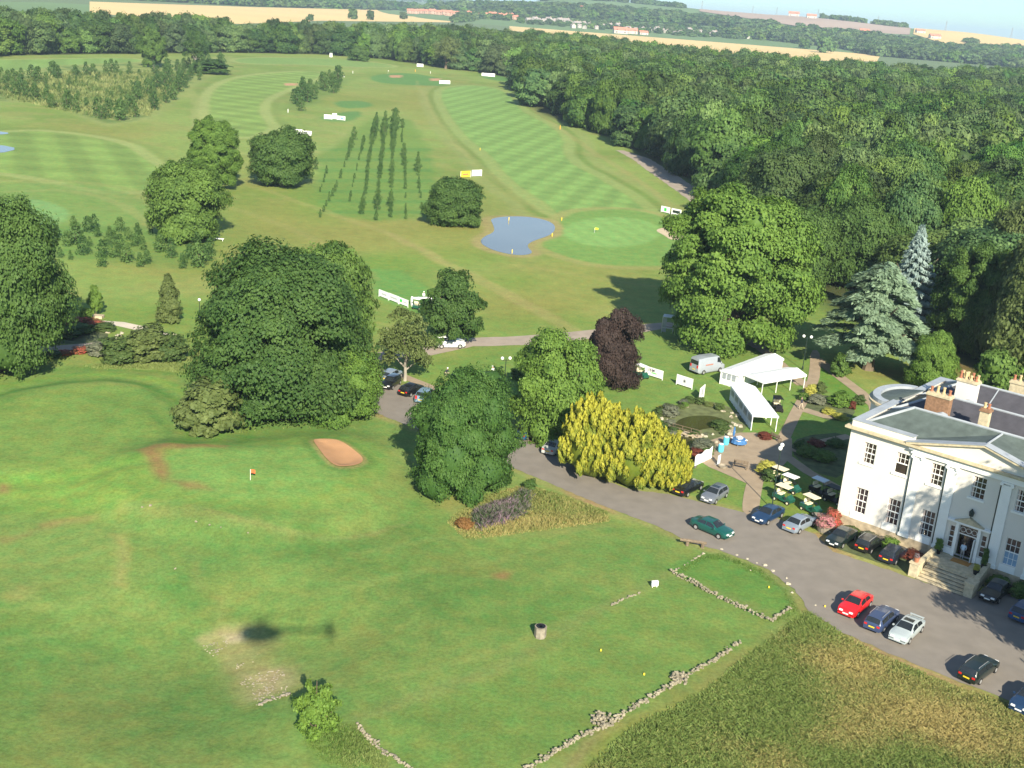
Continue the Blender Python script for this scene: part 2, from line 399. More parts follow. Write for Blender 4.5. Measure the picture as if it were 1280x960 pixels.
    stripes(FB, R(70), 7.5, .11, 1.5); stripes(FB, R(-15), 8.5, .07, 1.5); stripes(FC, R(25), 6.5, .10, 1.5); stripes(FC, R(100), 8.0, .07, 1.5); stripes(FU, R(20), 9, .07)
    # main fairway and its green
    FA = W(smooth([(545, 112), (585, 106), (622, 110), (640, 122), (652, 140), (690, 158), (706, 176), (702, 190), (712, 204), (748, 222), (786, 246), (806, 262), (812, 275), (770, 268), (720, 270), (696, 268), (690, 258), (660, 240), (636, 222), (612, 192), (588, 176), (566, 150)], 2))
    band(FA, c(160, 180, 105), 0, 4.5, .8, .8); band(FA, c(112, 145, 66), 4.5, 7.0, .55, .9); band(FA, c(160, 172, 104), 7.5, 11.5, .5, 1.2)
    paintp(FA, c(142, 178, 96), .7, 1, .2); stripes(FA, R(-12), 4.2, .10, 1); stripes(FA, R(62), 5.0, .06, 1)
    AP = W(smooth([(694, 276), (730, 262), (800, 262), (840, 276), (900, 300), (930, 318), (870, 330), (800, 334), (730, 328), (690, 314), (676, 306), (692, 294)], 2))
    band(AP, c(172, 172, 104), 0, 3.5, .7, .8); paintp(AP, c(134, 172, 88), .8, 1, .3)
    GA = W(ell(765, 290, 62, 19)); paintp(GA, c(146, 188, 104), .8, 1, .2); stripes(GA, R(20), 2.6, .04)
    # pond bank
    paintp(POND, c(176, 166, 108), .8, .95, .5, -2.2)
    # left green and tees
    GD = W(ell(40, 262, 150, 34)); paintp(GD, c(130, 166, 86), 1.5, .65, .4); band(GD, c(160, 170, 98), 1.5, 5, .5)
    paintp(W(ell(20, 268, 66, 20)), c(140, 182, 108), 1.0, .9, .2)
    for q in ([(415, 126), (460, 126), (468, 134), (425, 136)], [(400, 145), (445, 138), (455, 142), (440, 152), (405, 152)], [(462, 94), (510, 90), (560, 100), (565, 108), (500, 106), (465, 102)], [(595, 92), (650, 92), (655, 104), (610, 100)]):
        paintp(W(smooth(q, 1)), c(106, 154, 82), 1.5, .9, .3)
    for q in ([(487, 94), (503, 94), (501, 97), (488, 97)], [(538, 98), (552, 98), (549, 101), (538, 101)], [(355, 104), (372, 104), (370, 107), (356, 107)]):
        paintp(W(q), c(214, 168, 130), .8, 1, .1)
    paintp(W([(462, 336), (500, 338), (545, 366), (560, 392), (520, 392), (470, 372)]), c(118, 166, 82), 1.0, .9, .2)
    band(W(ell(350, 150, 55, 20)), c(160, 175, 108), -1, 2, .0)
    # circular worn ring near the far left (old green edge)
    band(W(ell(405, 185, 40, 22)), c(166, 172, 105), -1.5, 1.5, .6, 1.5)
    # plantation ground: long grass, bright and dark strips
    PL = W([(400, 195), (446, 160), (470, 145), (515, 150), (545, 205), (548, 268), (470, 278), (392, 262)])
    paintp(PL, c(124, 158, 74), 2, .8)
    for yy in range(185, 275, 13): paintp(W([(398, yy), (540, yy), (541, yy+4), (397, yy+4)]), c(92, 148, 74), .8, .45, .5)
    PT = W([(-40, 110), (70, 82), (170, 78), (290, 70), (285, 85), (235, 112), (190, 150), (130, 158), (60, 130), (-40, 125)])
    paintp(PT, c(160, 172, 100), 4, .9); m = (1-sst(-6, 0, sdist(X, Y, PT)))*sst(.45, .65, fbm(X, Y, 5, 8)); col = col*(1-m[:, None]*.7)+c(92, 128, 66)*m[:, None]*.7
    paintp(W([(350, 138), (390, 102), (442, 98), (400, 128), (372, 138)]), c(120, 150, 76), 3, .6)
    paintp(W([(40, 285), (240, 280), (270, 318), (250, 335), (150, 332), (60, 320)]), c(106, 150, 72), 4, .6)
    # ---- near lawns
    NL = W([(-700, 466), (-60, 458), (230, 452), (330, 520), (470, 515), (560, 545), (660, 600), (760, 640), (870, 682), (990, 740), (1010, 790), (900, 900), (900, 1300), (-700, 1500)])
    nearc = c(127, 156, 80)*(1-sst(.35, .65, n1)[:, None])+c(141, 166, 88)*sst(.35, .65, n1)[:, None]
    a = (1-sst(-2.5, 2.5, sdist(Wx, Wy, NL)))[:, None]; col = col*(1-a)+nearc*a
    tt = (sst(.52, .72, n2)*.5)[:, None]*a; col = col*(1-tt)+c(104, 146, 70)*tt
    tt = (sst(.58, .75, fbm(X, Y, 6, 21))*.4)[:, None]*a; col = col*(1-tt)+c(150, 158, 84)*tt
    paintp(P_TEE, c(126, 158, 76), 1.2, .75, .4); band(P_TEE, c(96, 150, 60), 1, 3, .7, .8); band(P_TEE, c(134, 172, 76), 4, 6, .7, .8); band(P_TEE, c(98, 148, 60), 7.5, 9, .5, .9)
    paintp(P_GREEN, c(142, 176, 84), 1.6, .8, .5); paintp(W(ell(318, 600, 118, 38)), c(134, 174, 90), 1.2, .75, .4)
    paintp(W([(0, 590), (160, 575), (200, 600), (190, 640), (80, 640), (0, 630)]), c(140, 174, 80), 2.5, .7)
    for q, al in (([(172, 575), (200, 568), (250, 566), (285, 566), (270, 571), (215, 576), (205, 585), (215, 606), (208, 614), (192, 602), (188, 586)], .7), ([(215, 612), (250, 618), (262, 626), (235, 624)], .6),
                  ([(0, 604), (10, 606), (8, 618), (-10, 618)], .7), ([(50, 650), (100, 643), (120, 640), (118, 644), (55, 656)], .6), ([(0, 668), (48, 656), (40, 662), (0, 674)], .5),
                  ([(614, 714), (625, 711), (636, 714), (632, 722), (618, 721)], .8), ([(268, 570), (285, 566), (282, 570)], .6)):
        paintp(W(q), c(172, 128, 88), .7, al, .5)
    for q, al in (([(137, 665), (150, 668), (157, 722), (140, 720)], .75), ([(228, 680), (245, 690), (262, 725), (245, 728), (238, 700)], .5), ([(150, 632), (380, 672), (370, 680), (245, 660), (150, 640)], .45),
                  ([(15, 725), (35, 722), (40, 742), (12, 745)], .5), ([(272, 735), (280, 735), (278, 760), (270, 760)], .5), ([(806, 800), (838, 808), (836, 816), (815, 808)], .6), ([(808, 772), (830, 776), (828, 782), (812, 778)], .5),
                  ([(540, 616), (600, 628), (590, 668), (575, 664), (560, 640)], .55), ([(650, 655), (720, 650), (760, 655), (700, 668), (600, 672)], .4), ([(700, 622), (760, 632), (780, 650), (740, 640)], .5)):
        paintp(W(q), c(172, 168, 100), .9, al, .6)
    def line(pts, colr, wd, al, warp=.5, step=None):
        pp = W(smooth_line(pts)); n_ = len(pp); Lf, Rt = [], []
        for i in range(n_):
            d_ = pp[min(i+1, n_-1)]-pp[max(i-1, 0)]; d_ = d_/np.linalg.norm(d_); nv = np.array([-d_[1], d_[0]]); tp = math.sin(math.pi*(i+.3)/(n_-.4))**.5*wd/2; Lf.append(pp[i]+nv*tp); Rt.append(pp[i]-nv*tp)
        paintp(np.array(Lf+Rt[::-1]), colr, min(.6, wd*.4), al, warp)
    pale, dk = c(158, 172, 96), c(96, 138, 66)
    for pts, wd, al, cc in (([(0, 668), (100, 645), (170, 636), (230, 640)], .9, .7, pale), ([(230, 642), (300, 662), (380, 672), (440, 672), (520, 650)], .8, .6, c(172, 158, 104)), ([(440, 690), (560, 668), (650, 672), (760, 655)], 1.0, .5, pale), ([(430, 730), (540, 712), (640, 690), (760, 668)], .9, .45, pale),
            ([(0, 760), (110, 742), (170, 716), (200, 690)], 1.4, .45, pale), ([(0, 800), (120, 770), (200, 735)], 1.2, .4, pale), ([(20, 700), (110, 690), (150, 664)], .8, .45, pale), ([(10, 640), (80, 640), (150, 634)], .7, .5, dk), ([(380, 860), (520, 846), (680, 790), (800, 742)], .8, .45, pale), ([(460, 900), (600, 850), (740, 790), (840, 726)], .7, .55, pale),
            ([(400, 790), (560, 780), (700, 740)], 1.2, .3, pale), ([(350, 740), (470, 730), (600, 700)], 1.0, .3, pale), ([(130, 505), (190, 515), (222, 545), (200, 580)], .9, .5, dk), ([(0, 512), (60, 494), (140, 482), (200, 492), (240, 520)], .9, .5, pale), ([(400, 640), (470, 615), (500, 590), (490, 560)], 1.6, .5, pale), ([(430, 655), (500, 625), (530, 590)], 1.0, .35, dk),
            ([(0, 880), (90, 850), (210, 830)], 1.5, .25, pale), ([(0, 930), (140, 900), (250, 880)], 1.3, .25, pale), ([(165, 600), (170, 640), (178, 690), (170, 730)], 1.6, .35, dk), ([(540, 640), (640, 690), (700, 760), (720, 800)], 1.0, .0, pale), ([(40, 598), (120, 590), (180, 580)], .6, .5, dk),
            ([(480, 290), (560, 330), (640, 372), (700, 402), (745, 428)], 3.5, .6, c(182, 172, 108)), ([(330, 236), (420, 270), (500, 296), (560, 330)], 3.0, .45, c(178, 172, 104)), ([(640, 330), (700, 338), (760, 352), (860, 360)], 2.0, .35, c(176, 172, 104)), ([(240, 250), (300, 262), (400, 300), (470, 350)], 3.0, .35, c(176, 172, 104)),
            ([(520, 100), (545, 150), (590, 200), (650, 250), (700, 275)], 3.0, .45, c(176, 178, 108)), ([(640, 95), (655, 130), (700, 160), (740, 190), (800, 225), (850, 268)], 3.0, .5, c(178, 170, 108)), ([(410, 100), (460, 80), (560, 84), (650, 92)], 5, .4, c(172, 180, 108)), ([(235, 110), (250, 130), (248, 160), (265, 185)], 6, .4, c(176, 182, 112)),
            ([(280, 100), (250, 120), (240, 150), (300, 200), (420, 190), (440, 150)], 4, .3, c(170, 178, 108)), ([(0, 240), (100, 236), (170, 262), (190, 290)], 3, .5, c(172, 176, 106)), ([(0, 226), (90, 230), (160, 250), (200, 245)], 2.5, .4, c(170, 176, 104))):
        line(pts, cc, wd, al*(.55 if pts[0][1] > 480 else .8))
    # darker, longer grass
    for q, al in (([(212, 640), (300, 655), (440, 672), (420, 690), (300, 700), (230, 720), (205, 690)], .5), ([(480, 700), (560, 690), (620, 720), (560, 770), (480, 780)], .25), ([(700, 690), (800, 680), (830, 720), (760, 730)], .35),
                  ([(450, 440+80), (500, 560), (500, 600), (470, 610), (455, 600)], .25), ([(0, 480), (110, 470), (60, 486), (0, 510)], .5), ([(205, 705), (270, 715), (275, 760), (225, 775)], .45)):
        paintp(W(q), c(92, 138, 66), 3.5, al)
    band(P_BUNK, c(176, 158, 104), -.3, .5, .7, .25, .1); band(P_BUNK, c(92, 140, 66), .5, 1.4, .5, .4, .1)
    # bare stony hollow under the helicopter's shadow
    BP = W([(248, 778), (290, 765), (330, 775), (345, 800), (360, 830), (362, 858), (322, 868), (300, 845), (270, 815), (255, 795)])
    paintp(BP, c(178, 170, 112), 1.5, .7, 1.2); paintp(W([(296, 822), (345, 815), (358, 845), (330, 860), (305, 845)]), c(200, 182, 136), 1.2, .7, 1.2)
    paintp(W([(280, 772), (300, 770), (300, 778), (284, 780)]), c(215, 204, 165), .5, .6, .5); paintp(W([(240, 780), (290, 765), (292, 770), (245, 786)]), c(195, 182, 130), .8, .7)
    # mown rectangle between the old walls
    MR = W([(470, 905), (640, 838), (845, 728), (962, 776), (935, 800), (660, 958), (600, 1000), (515, 962)])
    paintp(MR, c(124, 154, 76), 1.2, .65, .5); stripes(MR, R(50), 4.0, .03)
    TR = W([(842, 716), (885, 690), (905, 692), (950, 712), (985, 738), (988, 756), (962, 775)]); paintp(TR, c(108, 152, 70), .8, .8, .4)
    band(MR, c(150, 152, 92), .6, 1.8, .35)
    paintp(W([(705, 965), (760, 918), (770, 916), (850, 880), (930, 818), (938, 822), (860, 890), (770, 930), (735, 965)]), c(170, 150, 104), .7, .6, 1)
    # meadow base
    ME = W([(690, 1100), (740, 955), (790, 905), (880, 860), (930, 822), (985, 780), (1010, 758), (1060, 785), (1150, 828), (1240, 866), (1300, 890), (1500, 1100)])
    paintp(ME, c(140, 152, 72), 1.5, .95); paintp(ME, c(164, 140, 74), 1.5, .45, 3, 6)
    # purple-flower bank by the holly
    PF = W([(565, 655), (590, 632), (655, 610), (745, 632), (750, 652), (640, 668), (575, 672)]); paintp(PF, c(120, 142, 74), 1.5, .8)
    # hotel lawns
    HL = W([(640, 436), (850, 412), (900, 420), (1000, 440), (1030, 450), (1095, 505), (1060, 560), (1045, 650), (950, 640), (830, 610), (760, 560), (560, 470), (470, 470)])
    paintp(HL, c(126, 158, 76), 2, .85); paintp(W([(1020, 452), (1095, 505), (1060, 515), (1028, 480)]), c(110, 152, 60), 1, .8)
    paintp(W([(950, 645), (985, 590), (1050, 600), (1050, 650), (1020, 668)]), c(134, 152, 66), 1, .7)
    # worn verge beside the drive
    dr = sdist(X, Y, DRIVE); v = (sst(-.5, .2, dr)*(1-sst(.4, 1.6, dr)))*(.35+.5*sst(.45, .6, n2)); col = col*(1-v[:, None])+c(184, 156, 112)*v[:, None]
    # woodland floor
    for wp in (WOODR, WOODL): a = (1-sst(-4, 3, sdist(Wx, Wy, wp)))[:, None]; col = col*(1-a)+c(84, 92, 52)*a
    paintp(W([(850, 405), (1010, 412), (1010, 440), (930, 420), (850, 425)]), c(112, 128, 66), 2, .6)
    paintp(W([(1090, 470), (1180, 440), (1230, 470), (1180, 480)]), c(150, 128, 78), 3, .7)
    # build
    V = np.empty((len(X), 3)); V[:, 0] = X; V[:, 1] = Y; V[:, 2] = Z
    nr, na = sh
    i = np.arange(nr-1)[:, None]*na+np.arange(na)[None, :]; j = np.arange(nr-1)[:, None]*na+(np.arange(na)[None, :]+1) % na
    Fq = np.stack([i, i+na, j+na, j], -1).reshape(-1, 4)[:, ::-1]
    me = mesh_np('ground', V, Fq)
    at = me.color_attributes.new('gcol', 'FLOAT_COLOR', 'POINT')
    C4 = np.ones((len(X), 4), np.float32); C4[:, :3] = np.clip(col, 0, 1); at.data.foreach_set('color', C4.ravel())
    m, t, b = newmat('grass_ground'); N = t.nodes; L = t.links
    a = N.new('ShaderNodeAttribute'); a.attribute_name = 'gcol'; g = N.new('ShaderNodeNewGeometry')
    def nz(sc, lo, hi, prev, det=6, rough=.7):
        n = N.new('ShaderNodeTexNoise'); n.inputs['Scale'].default_value = sc; n.inputs['Detail'].default_value = det; n.inputs['Roughness'].default_value = rough
        L.new(g.outputs['Position'], n.inputs['Vector'])
        mr = N.new('ShaderNodeMapRange'); mr.inputs[1].default_value = .3; mr.inputs[2].default_value = .7; mr.inputs[3].default_value = lo; mr.inputs[4].default_value = hi
        L.new(n.outputs['Fac'], mr.inputs[0])
        mm = N.new('ShaderNodeVectorMath'); mm.operation = 'SCALE'; L.new(prev, mm.inputs[0]); L.new(mr.outputs[0], mm.inputs['Scale']); return mm.outputs[0], n
    o1, n_a = nz(.35, .86, 1.14, a.outputs['Color']); o2, n_b = nz(3.0, .74, 1.26, o1, 8); o3, _ = nz(.03, .92, 1.08, o2)
    hs = N.new('ShaderNodeHueSaturation'); nh = N.new('ShaderNodeTexNoise'); nh.inputs['Scale'].default_value = .8; nh.inputs['Detail'].default_value = 6; L.new(g.outputs['Position'], nh.inputs['Vector'])
    mr = N.new('ShaderNodeMapRange'); mr.inputs[1].default_value = .3; mr.inputs[2].default_value = .7; mr.inputs[3].default_value = .475; mr.inputs[4].default_value = .525; L.new(nh.outputs['Fac'], mr.inputs[0]); L.new(mr.outputs[0], hs.inputs['Hue']); L.new(o3, hs.inputs['Color'])
    L.new(hs.outputs[0], b.inputs['Base Color']); b.inputs['Roughness'].default_value = .95; b.inputs['Specular IOR Level'].default_value = .15
    bp = N.new('ShaderNodeBump'); bp.inputs['Strength'].default_value = .5; bp.inputs['Distance'].default_value = .10; L.new(n_b.outputs['Fac'], bp.inputs['Height']); L.new(bp.outputs[0], b.inputs['Normal'])
    o = link('ground', me, None, m, True); struct(o)
def mesh_np(name, V, Fq, tint=None, k=4):
    me = bpy.data.meshes.new(name); nf = len(Fq)
    me.vertices.add(len(V)); me.vertices.foreach_set('co', np.asarray(V, np.float32).ravel())
    me.loops.add(nf*k); me.loops.foreach_set('vertex_index', np.asarray(Fq, np.int32).ravel())
    me.polygons.add(nf); me.polygons.foreach_set('loop_start', np.arange(0, nf*k, k, dtype=np.int32))
    try: me.polygons.foreach_set('loop_total', np.full(nf, k, np.int32))
    except Exception: pass
    if tint is not None:
        a = me.attributes.new('tint', 'FLOAT', 'FACE'); a.data.foreach_set('value', np.asarray(tint, np.float32))
    me.update(calc_edges=True); me.validate(); return me

DRIVE_PX = [(440, 470), (475, 470), (540, 500), (600, 525), (650, 545), (700, 573), (745, 598), (790, 612), (835, 618), (928, 640), (952, 640), (1018, 668), (1042, 690), (1138, 722), (1207, 745), (1226, 738), (1262, 712), (1330, 690), (1420, 720), (1500, 1000), (1360, 905), (1276, 884),
            (1240, 867), (1200, 853), (1150, 833), (1100, 812), (1045, 787), (1012, 764), (992, 736), (960, 712), (905, 690), (868, 680), (820, 657), (760, 635), (665, 595), (600, 566), (510, 532), (466, 515), (430, 500), (380, 470)]
DRIVE = W(DRIVE_PX)
POND = W(smooth([(612, 273), (640, 270), (672, 272), (695, 280), (692, 293), (664, 302), (658, 308), (668, 317), (648, 320), (618, 314), (599, 304), (604, 296), (619, 290), (616, 280)], 2))
WOODR = W([(648, 112), (654, 124), (676, 142), (712, 156), (760, 172), (800, 196), (850, 222), (905, 262), (960, 330), (1010, 372), (1060, 402), (1100, 420), (1140, 445), (1190, 465), (1260, 480), (1600, 560), (1900, 420), (1500, 130), (1280, 112), (1100, 114), (960, 99), (840, 88), (760, 74), (640, 63)])
WOODL = W([(-140, 82), (0, 70), (100, 68), (290, 66), (400, 68), (480, 74), (560, 86), (600, 90), (648, 100), (640, 63), (560, 60), (400, 62), (200, 57), (0, 55), (-140, 50)])
build_ground()

def sheet(name, pts, z, m, kind='structure', jit=0, step=None, seed=0):
    """flat sheet from world polygon"""
    pts = [tuple(p) for p in pts]
    if step:
        q = []; rg = random.Random(seed)
        for i in range(len(pts)):
            a = Vector(pts[i]); b_ = Vector(pts[(i+1) % len(pts)]); n = max(1, int((b_-a).length/step))
            for k in range(n):
                p = a.lerp(b_, k/n); q.append((p.x+rg.uniform(-jit, jit), p.y+rg.uniform(-jit, jit)))
        pts = q
    bm = bmesh.new(); f = bm.faces.new([bm.verts.new((p[0], p[1], z)) for p in pts]); bm.normal_update()
    if f.normal.z < 0: f.normal_flip()
    bmesh.ops.triangulate(bm, faces=[f]); me = bpy.data.meshes.new(name); bm.to_mesh(me); bm.free()
    o = link(name, me, None, m); o['kind'] = kind; return o
def strip(px, wd, z=None):
    """polygon around a polyline of ground points (world), wd = width or list"""
    p = [Vector(q[:2]) for q in px]; Lf = []; Rt = []
    for i, a in enumerate(p):
        d = (p[min(i+1, len(p)-1)]-p[max(i-1, 0)]).normalized(); n = Vector((-d.y, d.x)); w_ = wd[i] if hasattr(wd, '__len__') else wd
        Lf.append(a+n*w_/2); Rt.append(a-n*w_/2)
    return [tuple(v) for v in Lf+Rt[::-1]]
sheet('drive', DRIVE, .03, M['asphalt'], jit=.12, step=.7)
TRK = [G(450, 447), G(520, 442), G(580, 428), (G(650, 426)), G(730, 419), G(790, 412), G(836, 406), G(900, 416), G(930, 424), G(950, 435)]
sheet('track', strip(TRK, [3.5, 4, 4.6, 4.6, 4.4, 4.0, 3.4, 3, 2.4, 2.2]), .026, M['track'], jit=.1, step=1)
sheet('track', strip([G(775, 188), G(800, 198), G(830, 218), G(870, 245), G(915, 280)], [3, 7, 8, 8, 7]), .026, M['track'], jit=.3, step=2)
sheet('path', strip([G(950, 435), G(975, 455), G(990, 470), G(1005, 482)], [1.9, 1.9, 2.1, 2.3]), .034, M['paving'], jit=.04, step=1)
sheet('path', W(smooth([(1013, 438), (1012, 462), (1008, 480), (990, 510), (973, 545), (958, 565), (945, 582), (934, 600), (928, 625), (928, 643), (948, 643), (951, 620), (955, 598), (965, 578), (982, 562), (996, 530), (1012, 498), (1024, 478), (1026, 455), (1024, 438)], 1)), .038, M['paving'])
sheet('path', strip([G(1020, 448), G(1048, 470), G(1075, 490), G(1094, 508), G(1100, 530)], 1.9), .034, M['paving'], jit=.03, step=1)
sheet('path', strip([G(1004, 512), G(1030, 520), G(1060, 522)], 1.9), .034, M['paving'])
sheet('path', strip([G(962, 566), G(985, 572), G(1010, 590), G(1050, 612)], 1.5), .034, M['paving'])
sheet('path', strip([G(975, 556), G(1000, 566), G(1030, 552), G(1062, 545)], 1.4), .030, M['paving'])
sheet('patio', W([(884, 552), (905, 545), (925, 541), (945, 541), (966, 550), (990, 548), (990, 570), (972, 590), (952, 600), (932, 604), (905, 592), (886, 584), (868, 572)]), .042, M['paving'])
sheet('path', strip([G(474, 462), G(500, 469), G(525, 479), G(549, 489)], 1.6), .045, M['paving'])
sheet('path', strip([G(20, 437), G(70, 437), G(110, 434), G(150, 429)], 3.6), .03, M['track'])
sheet('path', strip([G(20, 410), G(80, 404), G(120, 403), G(150, 405), G(182, 412), G(205, 420)], 2.2), .03, pm('pale_path', CG(238, 225, 205), .95, .08, .5))
def draped(name, poly, m, kind='structure', dz=.05, n=26):
    """sheet following the relief, trimmed to a polygon"""
    poly = np.array(poly); bm = bmesh.new(); f = bm.faces.new([bm.verts.new((p[0], p[1], 0)) for p in poly]); bmesh.ops.triangulate(bm, faces=[f])
    bmesh.ops.subdivide_edges(bm, edges=bm.edges[:], cuts=4, use_grid_fill=True)
    bmesh.ops.triangulate(bm, faces=bm.faces[:])
    xs = np.array([v.co.x for v in bm.verts]); ys = np.array([v.co.y for v in bm.verts]); zs = relief(xs, ys)
    sdv = sdist(xs, ys, poly)
    for v, z, s_ in zip(bm.verts, zs, sdv): v.co.z = z+dz
    bm.normal_update()
    for f in bm.faces:
        if f.normal.z < 0: f.normal_flip()
    me = bpy.data.meshes.new(name); bm.to_mesh(me); bm.free()
    o = link(name, me, None, m, True); o['kind'] = kind; return o
def WT(pts): return [tuple(GT(*p)[:2]) for p in pts]
draped('bunker', P_BUNK, M['sandorange'], dz=.10)
sheet('bunker', W(smooth([(818, 288), (830, 284), (850, 285), (866, 292), (850, 300), (838, 300), (830, 294)], 2)), .03, M['sand'])
sheet('pond', POND, .035, M['water'])
sheet('pond', W(smooth([(-60, 160), (-10, 163), (17, 167), (-10, 169), (-60, 170)], 1)), .05, M['water'])
sheet('pond', W(smooth([(-60, 176), (0, 181), (24, 186), (0, 192), (-60, 194)], 1)), .05, M['water'])
sheet('garden_bed', W(smooth([(820, 528), (835, 512), (870, 500), (905, 505), (930, 520), (935, 538), (905, 548), (880, 556), (850, 552)], 1)), .028, pm('rockery_ground', (.12, .14, .055), 1, .3, 1))
sheet('garden_pond', W(smooth([(842, 530), (855, 521), (885, 519), (905, 524), (915, 530), (900, 535), (880, 536), (860, 543), (842, 540)], 2)), .036, M['murky'])
sheet('stream', strip([G(856, 541), G(860, 556), G(866, 572), G(860, 584)], 1.8), .034, M['murky'])
sheet('garden_bed', W(smooth([(1000, 500), (1020, 492), (1060, 500), (1072, 520), (1040, 528), (1010, 515)], 1)), .028, M['soil'])
sheet('garden_bed', W(smooth([(985, 562), (1000, 545), (1060, 540), (1070, 560), (1055, 600), (1015, 590)], 1)), .026, M['soil'])
sheet('garden_bed', W(smooth([(48, 415), (60, 405), (120, 408), (140, 418), (120, 430), (55, 430)], 1)), .026, M['soil'])
sheet('garden_bed', W([(1042, 652), (1060, 652), (1140, 692), (1160, 700), (1135, 716), (1040, 684)]), .04, M['soil'])

# fields far beyond the course
sheet('wheat_field', W([(112, 2), (200, 5), (320, 9), (500, 13), (506, 16), (484, 17.5), (566, 22), (567, 28), (400, 26), (300, 30), (200, 24), (112, 16)]), .12, M['wheat'])
sheet('wheat_field', W([(638, 24), (720, 31), (762, 37), (790, 43), (860, 46), (960, 50), (1010, 57), (1100, 70), (1096, 77), (1030, 76), (960, 70), (935, 68), (840, 63), (800, 56), (740, 50), (690, 44), (636, 38)]), .12, M['wheat'])
sheet('green_field', W([(-60, 2), (60, 3), (112, 6), (112, 18), (-60, 24)]), .12, M['greenfield'])
def project(x, y, z):
    vx, vy, vz = x, y, z-HC; q = vx*FW.x+vy*FW.y+vz*FW.z
    return 640+F*(vx*RT.x+vy*RT.y+vz*RT.z)/q, 480-F*(vx*UP.x+vy*UP.y+vz*UP.z)/q
def HZ(x, y):
    x = np.asarray(x, float); y = np.asarray(y, float); d = np.hypot(x, y); u, _ = project(x, np.maximum(y, 1.0), HC+0*x)
    top = np.interp(u, [520, 700, 860, 960, 1072, 1200, 1280, 1500], [0, 62, 66, 58, 60, 50, 43, 30])+3*np.sin(u/37.0)
    return np.where(y > 100, top*sst(2300, 3600, d)*(1-sst(4200, 7000, d)), 0)
def GG(px, py):
    dr = FW + RT*((px-640)/F) - UP*((py-480)/F); n = Vector((dr.x, dr.y)).length; best = None
    for d in range(2250, 3660, 25):
        t = d/n; p = Vector((dr.x*t, dr.y*t, HC+dr.z*t)); h = float(HZ(p.x, p.y))
        if p.z <= h: best = Vector((p.x, p.y, h)); break
    if best is None:
        if dr.z < 0 and HC/-dr.z*n < 2250: return G(px, py)
        t = 3560/n; best = Vector((dr.x*t, dr.y*t, 0)); best.z = float(HZ(best.x, best.y))
    return best
def WH(pts): return np.array([GG(*p)[:2] for p in pts])
def hill_patch(name, cols, m, off, nu=60, nd=26):
    """patch of hillside between two distances, given along the skyline: cols = [(px, d_near, d_far)]"""
    us = np.linspace(cols[0][0], cols[-1][0], nu); dn = np.interp(us, [c[0] for c in cols], [c[1] for c in cols]); df = np.interp(us, [c[0] for c in cols], [c[2] for c in cols])
    ax = np.array([(FW+RT*((u-640)/F))[:2] for u in us]); ax = ax/np.linalg.norm(ax, axis=1, keepdims=True)
    t = np.linspace(0, 1, nd)[:, None]; D = dn*(1-t)+df*t; X = ax[:, 0]*D; Y = ax[:, 1]*D; Z = HZ(X, Y)+off
    i = np.arange(nd-1)[:, None]*nu+np.arange(nu-1)[None, :]; Q = np.stack([i, i+1, i+nu+1, i+nu], -1).reshape(-1, 4)
    o = link(name, mesh_np(name, np.stack([X, Y, Z], -1).reshape(-1, 3), Q), None, m, True); struct(o)
hill_patch('hills', [(400, 2250, 7200), (1600, 2250, 7200)], M['greenfield'], -.3, 160, 60)
hill_patch('wheat_field', [(1066, 3150, 3700), (1110, 2850, 3700), (1160, 2720, 3700), (1240, 2760, 3700), (1420, 2760, 3700)], M['wheat'], .9)
hill_patch('stubble_field', [(820, 3330, 3700), (880, 3180, 3700), (960, 2960, 3700), (1062, 3120, 3700)], M['wheatpink'], .9)
hill_patch('wheat_field', [(905, 2700, 2800), (950, 2700, 2880), (985, 2760, 2930), (1000, 2840, 2900)], M['wheat'], 1.0)
hill_patch('green_field', [(1020, 2750, 3080), (1060, 2700, 3100), (1085, 2760, 3000)], M['greenfield'], 1.0)

# ------------------------------------------------------------------ FOLIAGE PROTOTYPES (unit radius 1, height 2)
def unit(v): return v/np.maximum(np.linalg.norm(v, axis=1, keepdims=True), 1e-9)
def leaves(pos, nrm, size, rg, jit=.55, up=0.0, aspect=1.0, along=None):
    """irregular four-cornered leaf clumps at pos facing roughly nrm"""
    n = len(pos); nn = unit(nrm+rg.normal(0, jit, (n, 3))+np.array([0, 0, up]))
    ref = rg.normal(0, 1, (n, 3)) if along is None else along+rg.normal(0, .25, (n, 3))
    u = unit(ref-nn*np.sum(ref*nn, 1, keepdims=True)); v = np.cross(nn, u)
    s = size*rg.uniform(.6, 1.35, (n, 1)) if not hasattr(size, '__len__') else size[:, None]*rg.uniform(.6, 1.35, (n, 1))
    k = rg.uniform(.55, 1.0, (n, 4, 1))
    q = np.stack([pos+u*s*aspect*k[:, 0], pos+v*s*k[:, 1]*.8+nn*s*.15, pos-u*s*aspect*k[:, 2], pos-v*s*k[:, 3]*.8-nn*s*.1], 1)
    V = q.reshape(-1, 3); Fq = np.arange(n*4).reshape(-1, 4); return V, Fq
def icos(sub=2):
    bm = bmesh.new(); bmesh.ops.create_icosphere(bm, subdivisions=sub, radius=1); V = np.array([v.co[:] for v in bm.verts]); T = np.array([[v.index for v in f.verts] for f in bm.faces]); bm.free(); return V, T
ICO = {k: icos(k) for k in (1, 2)}
def sph(n, rg): return unit(rg.normal(0, 1, (n, 3)))
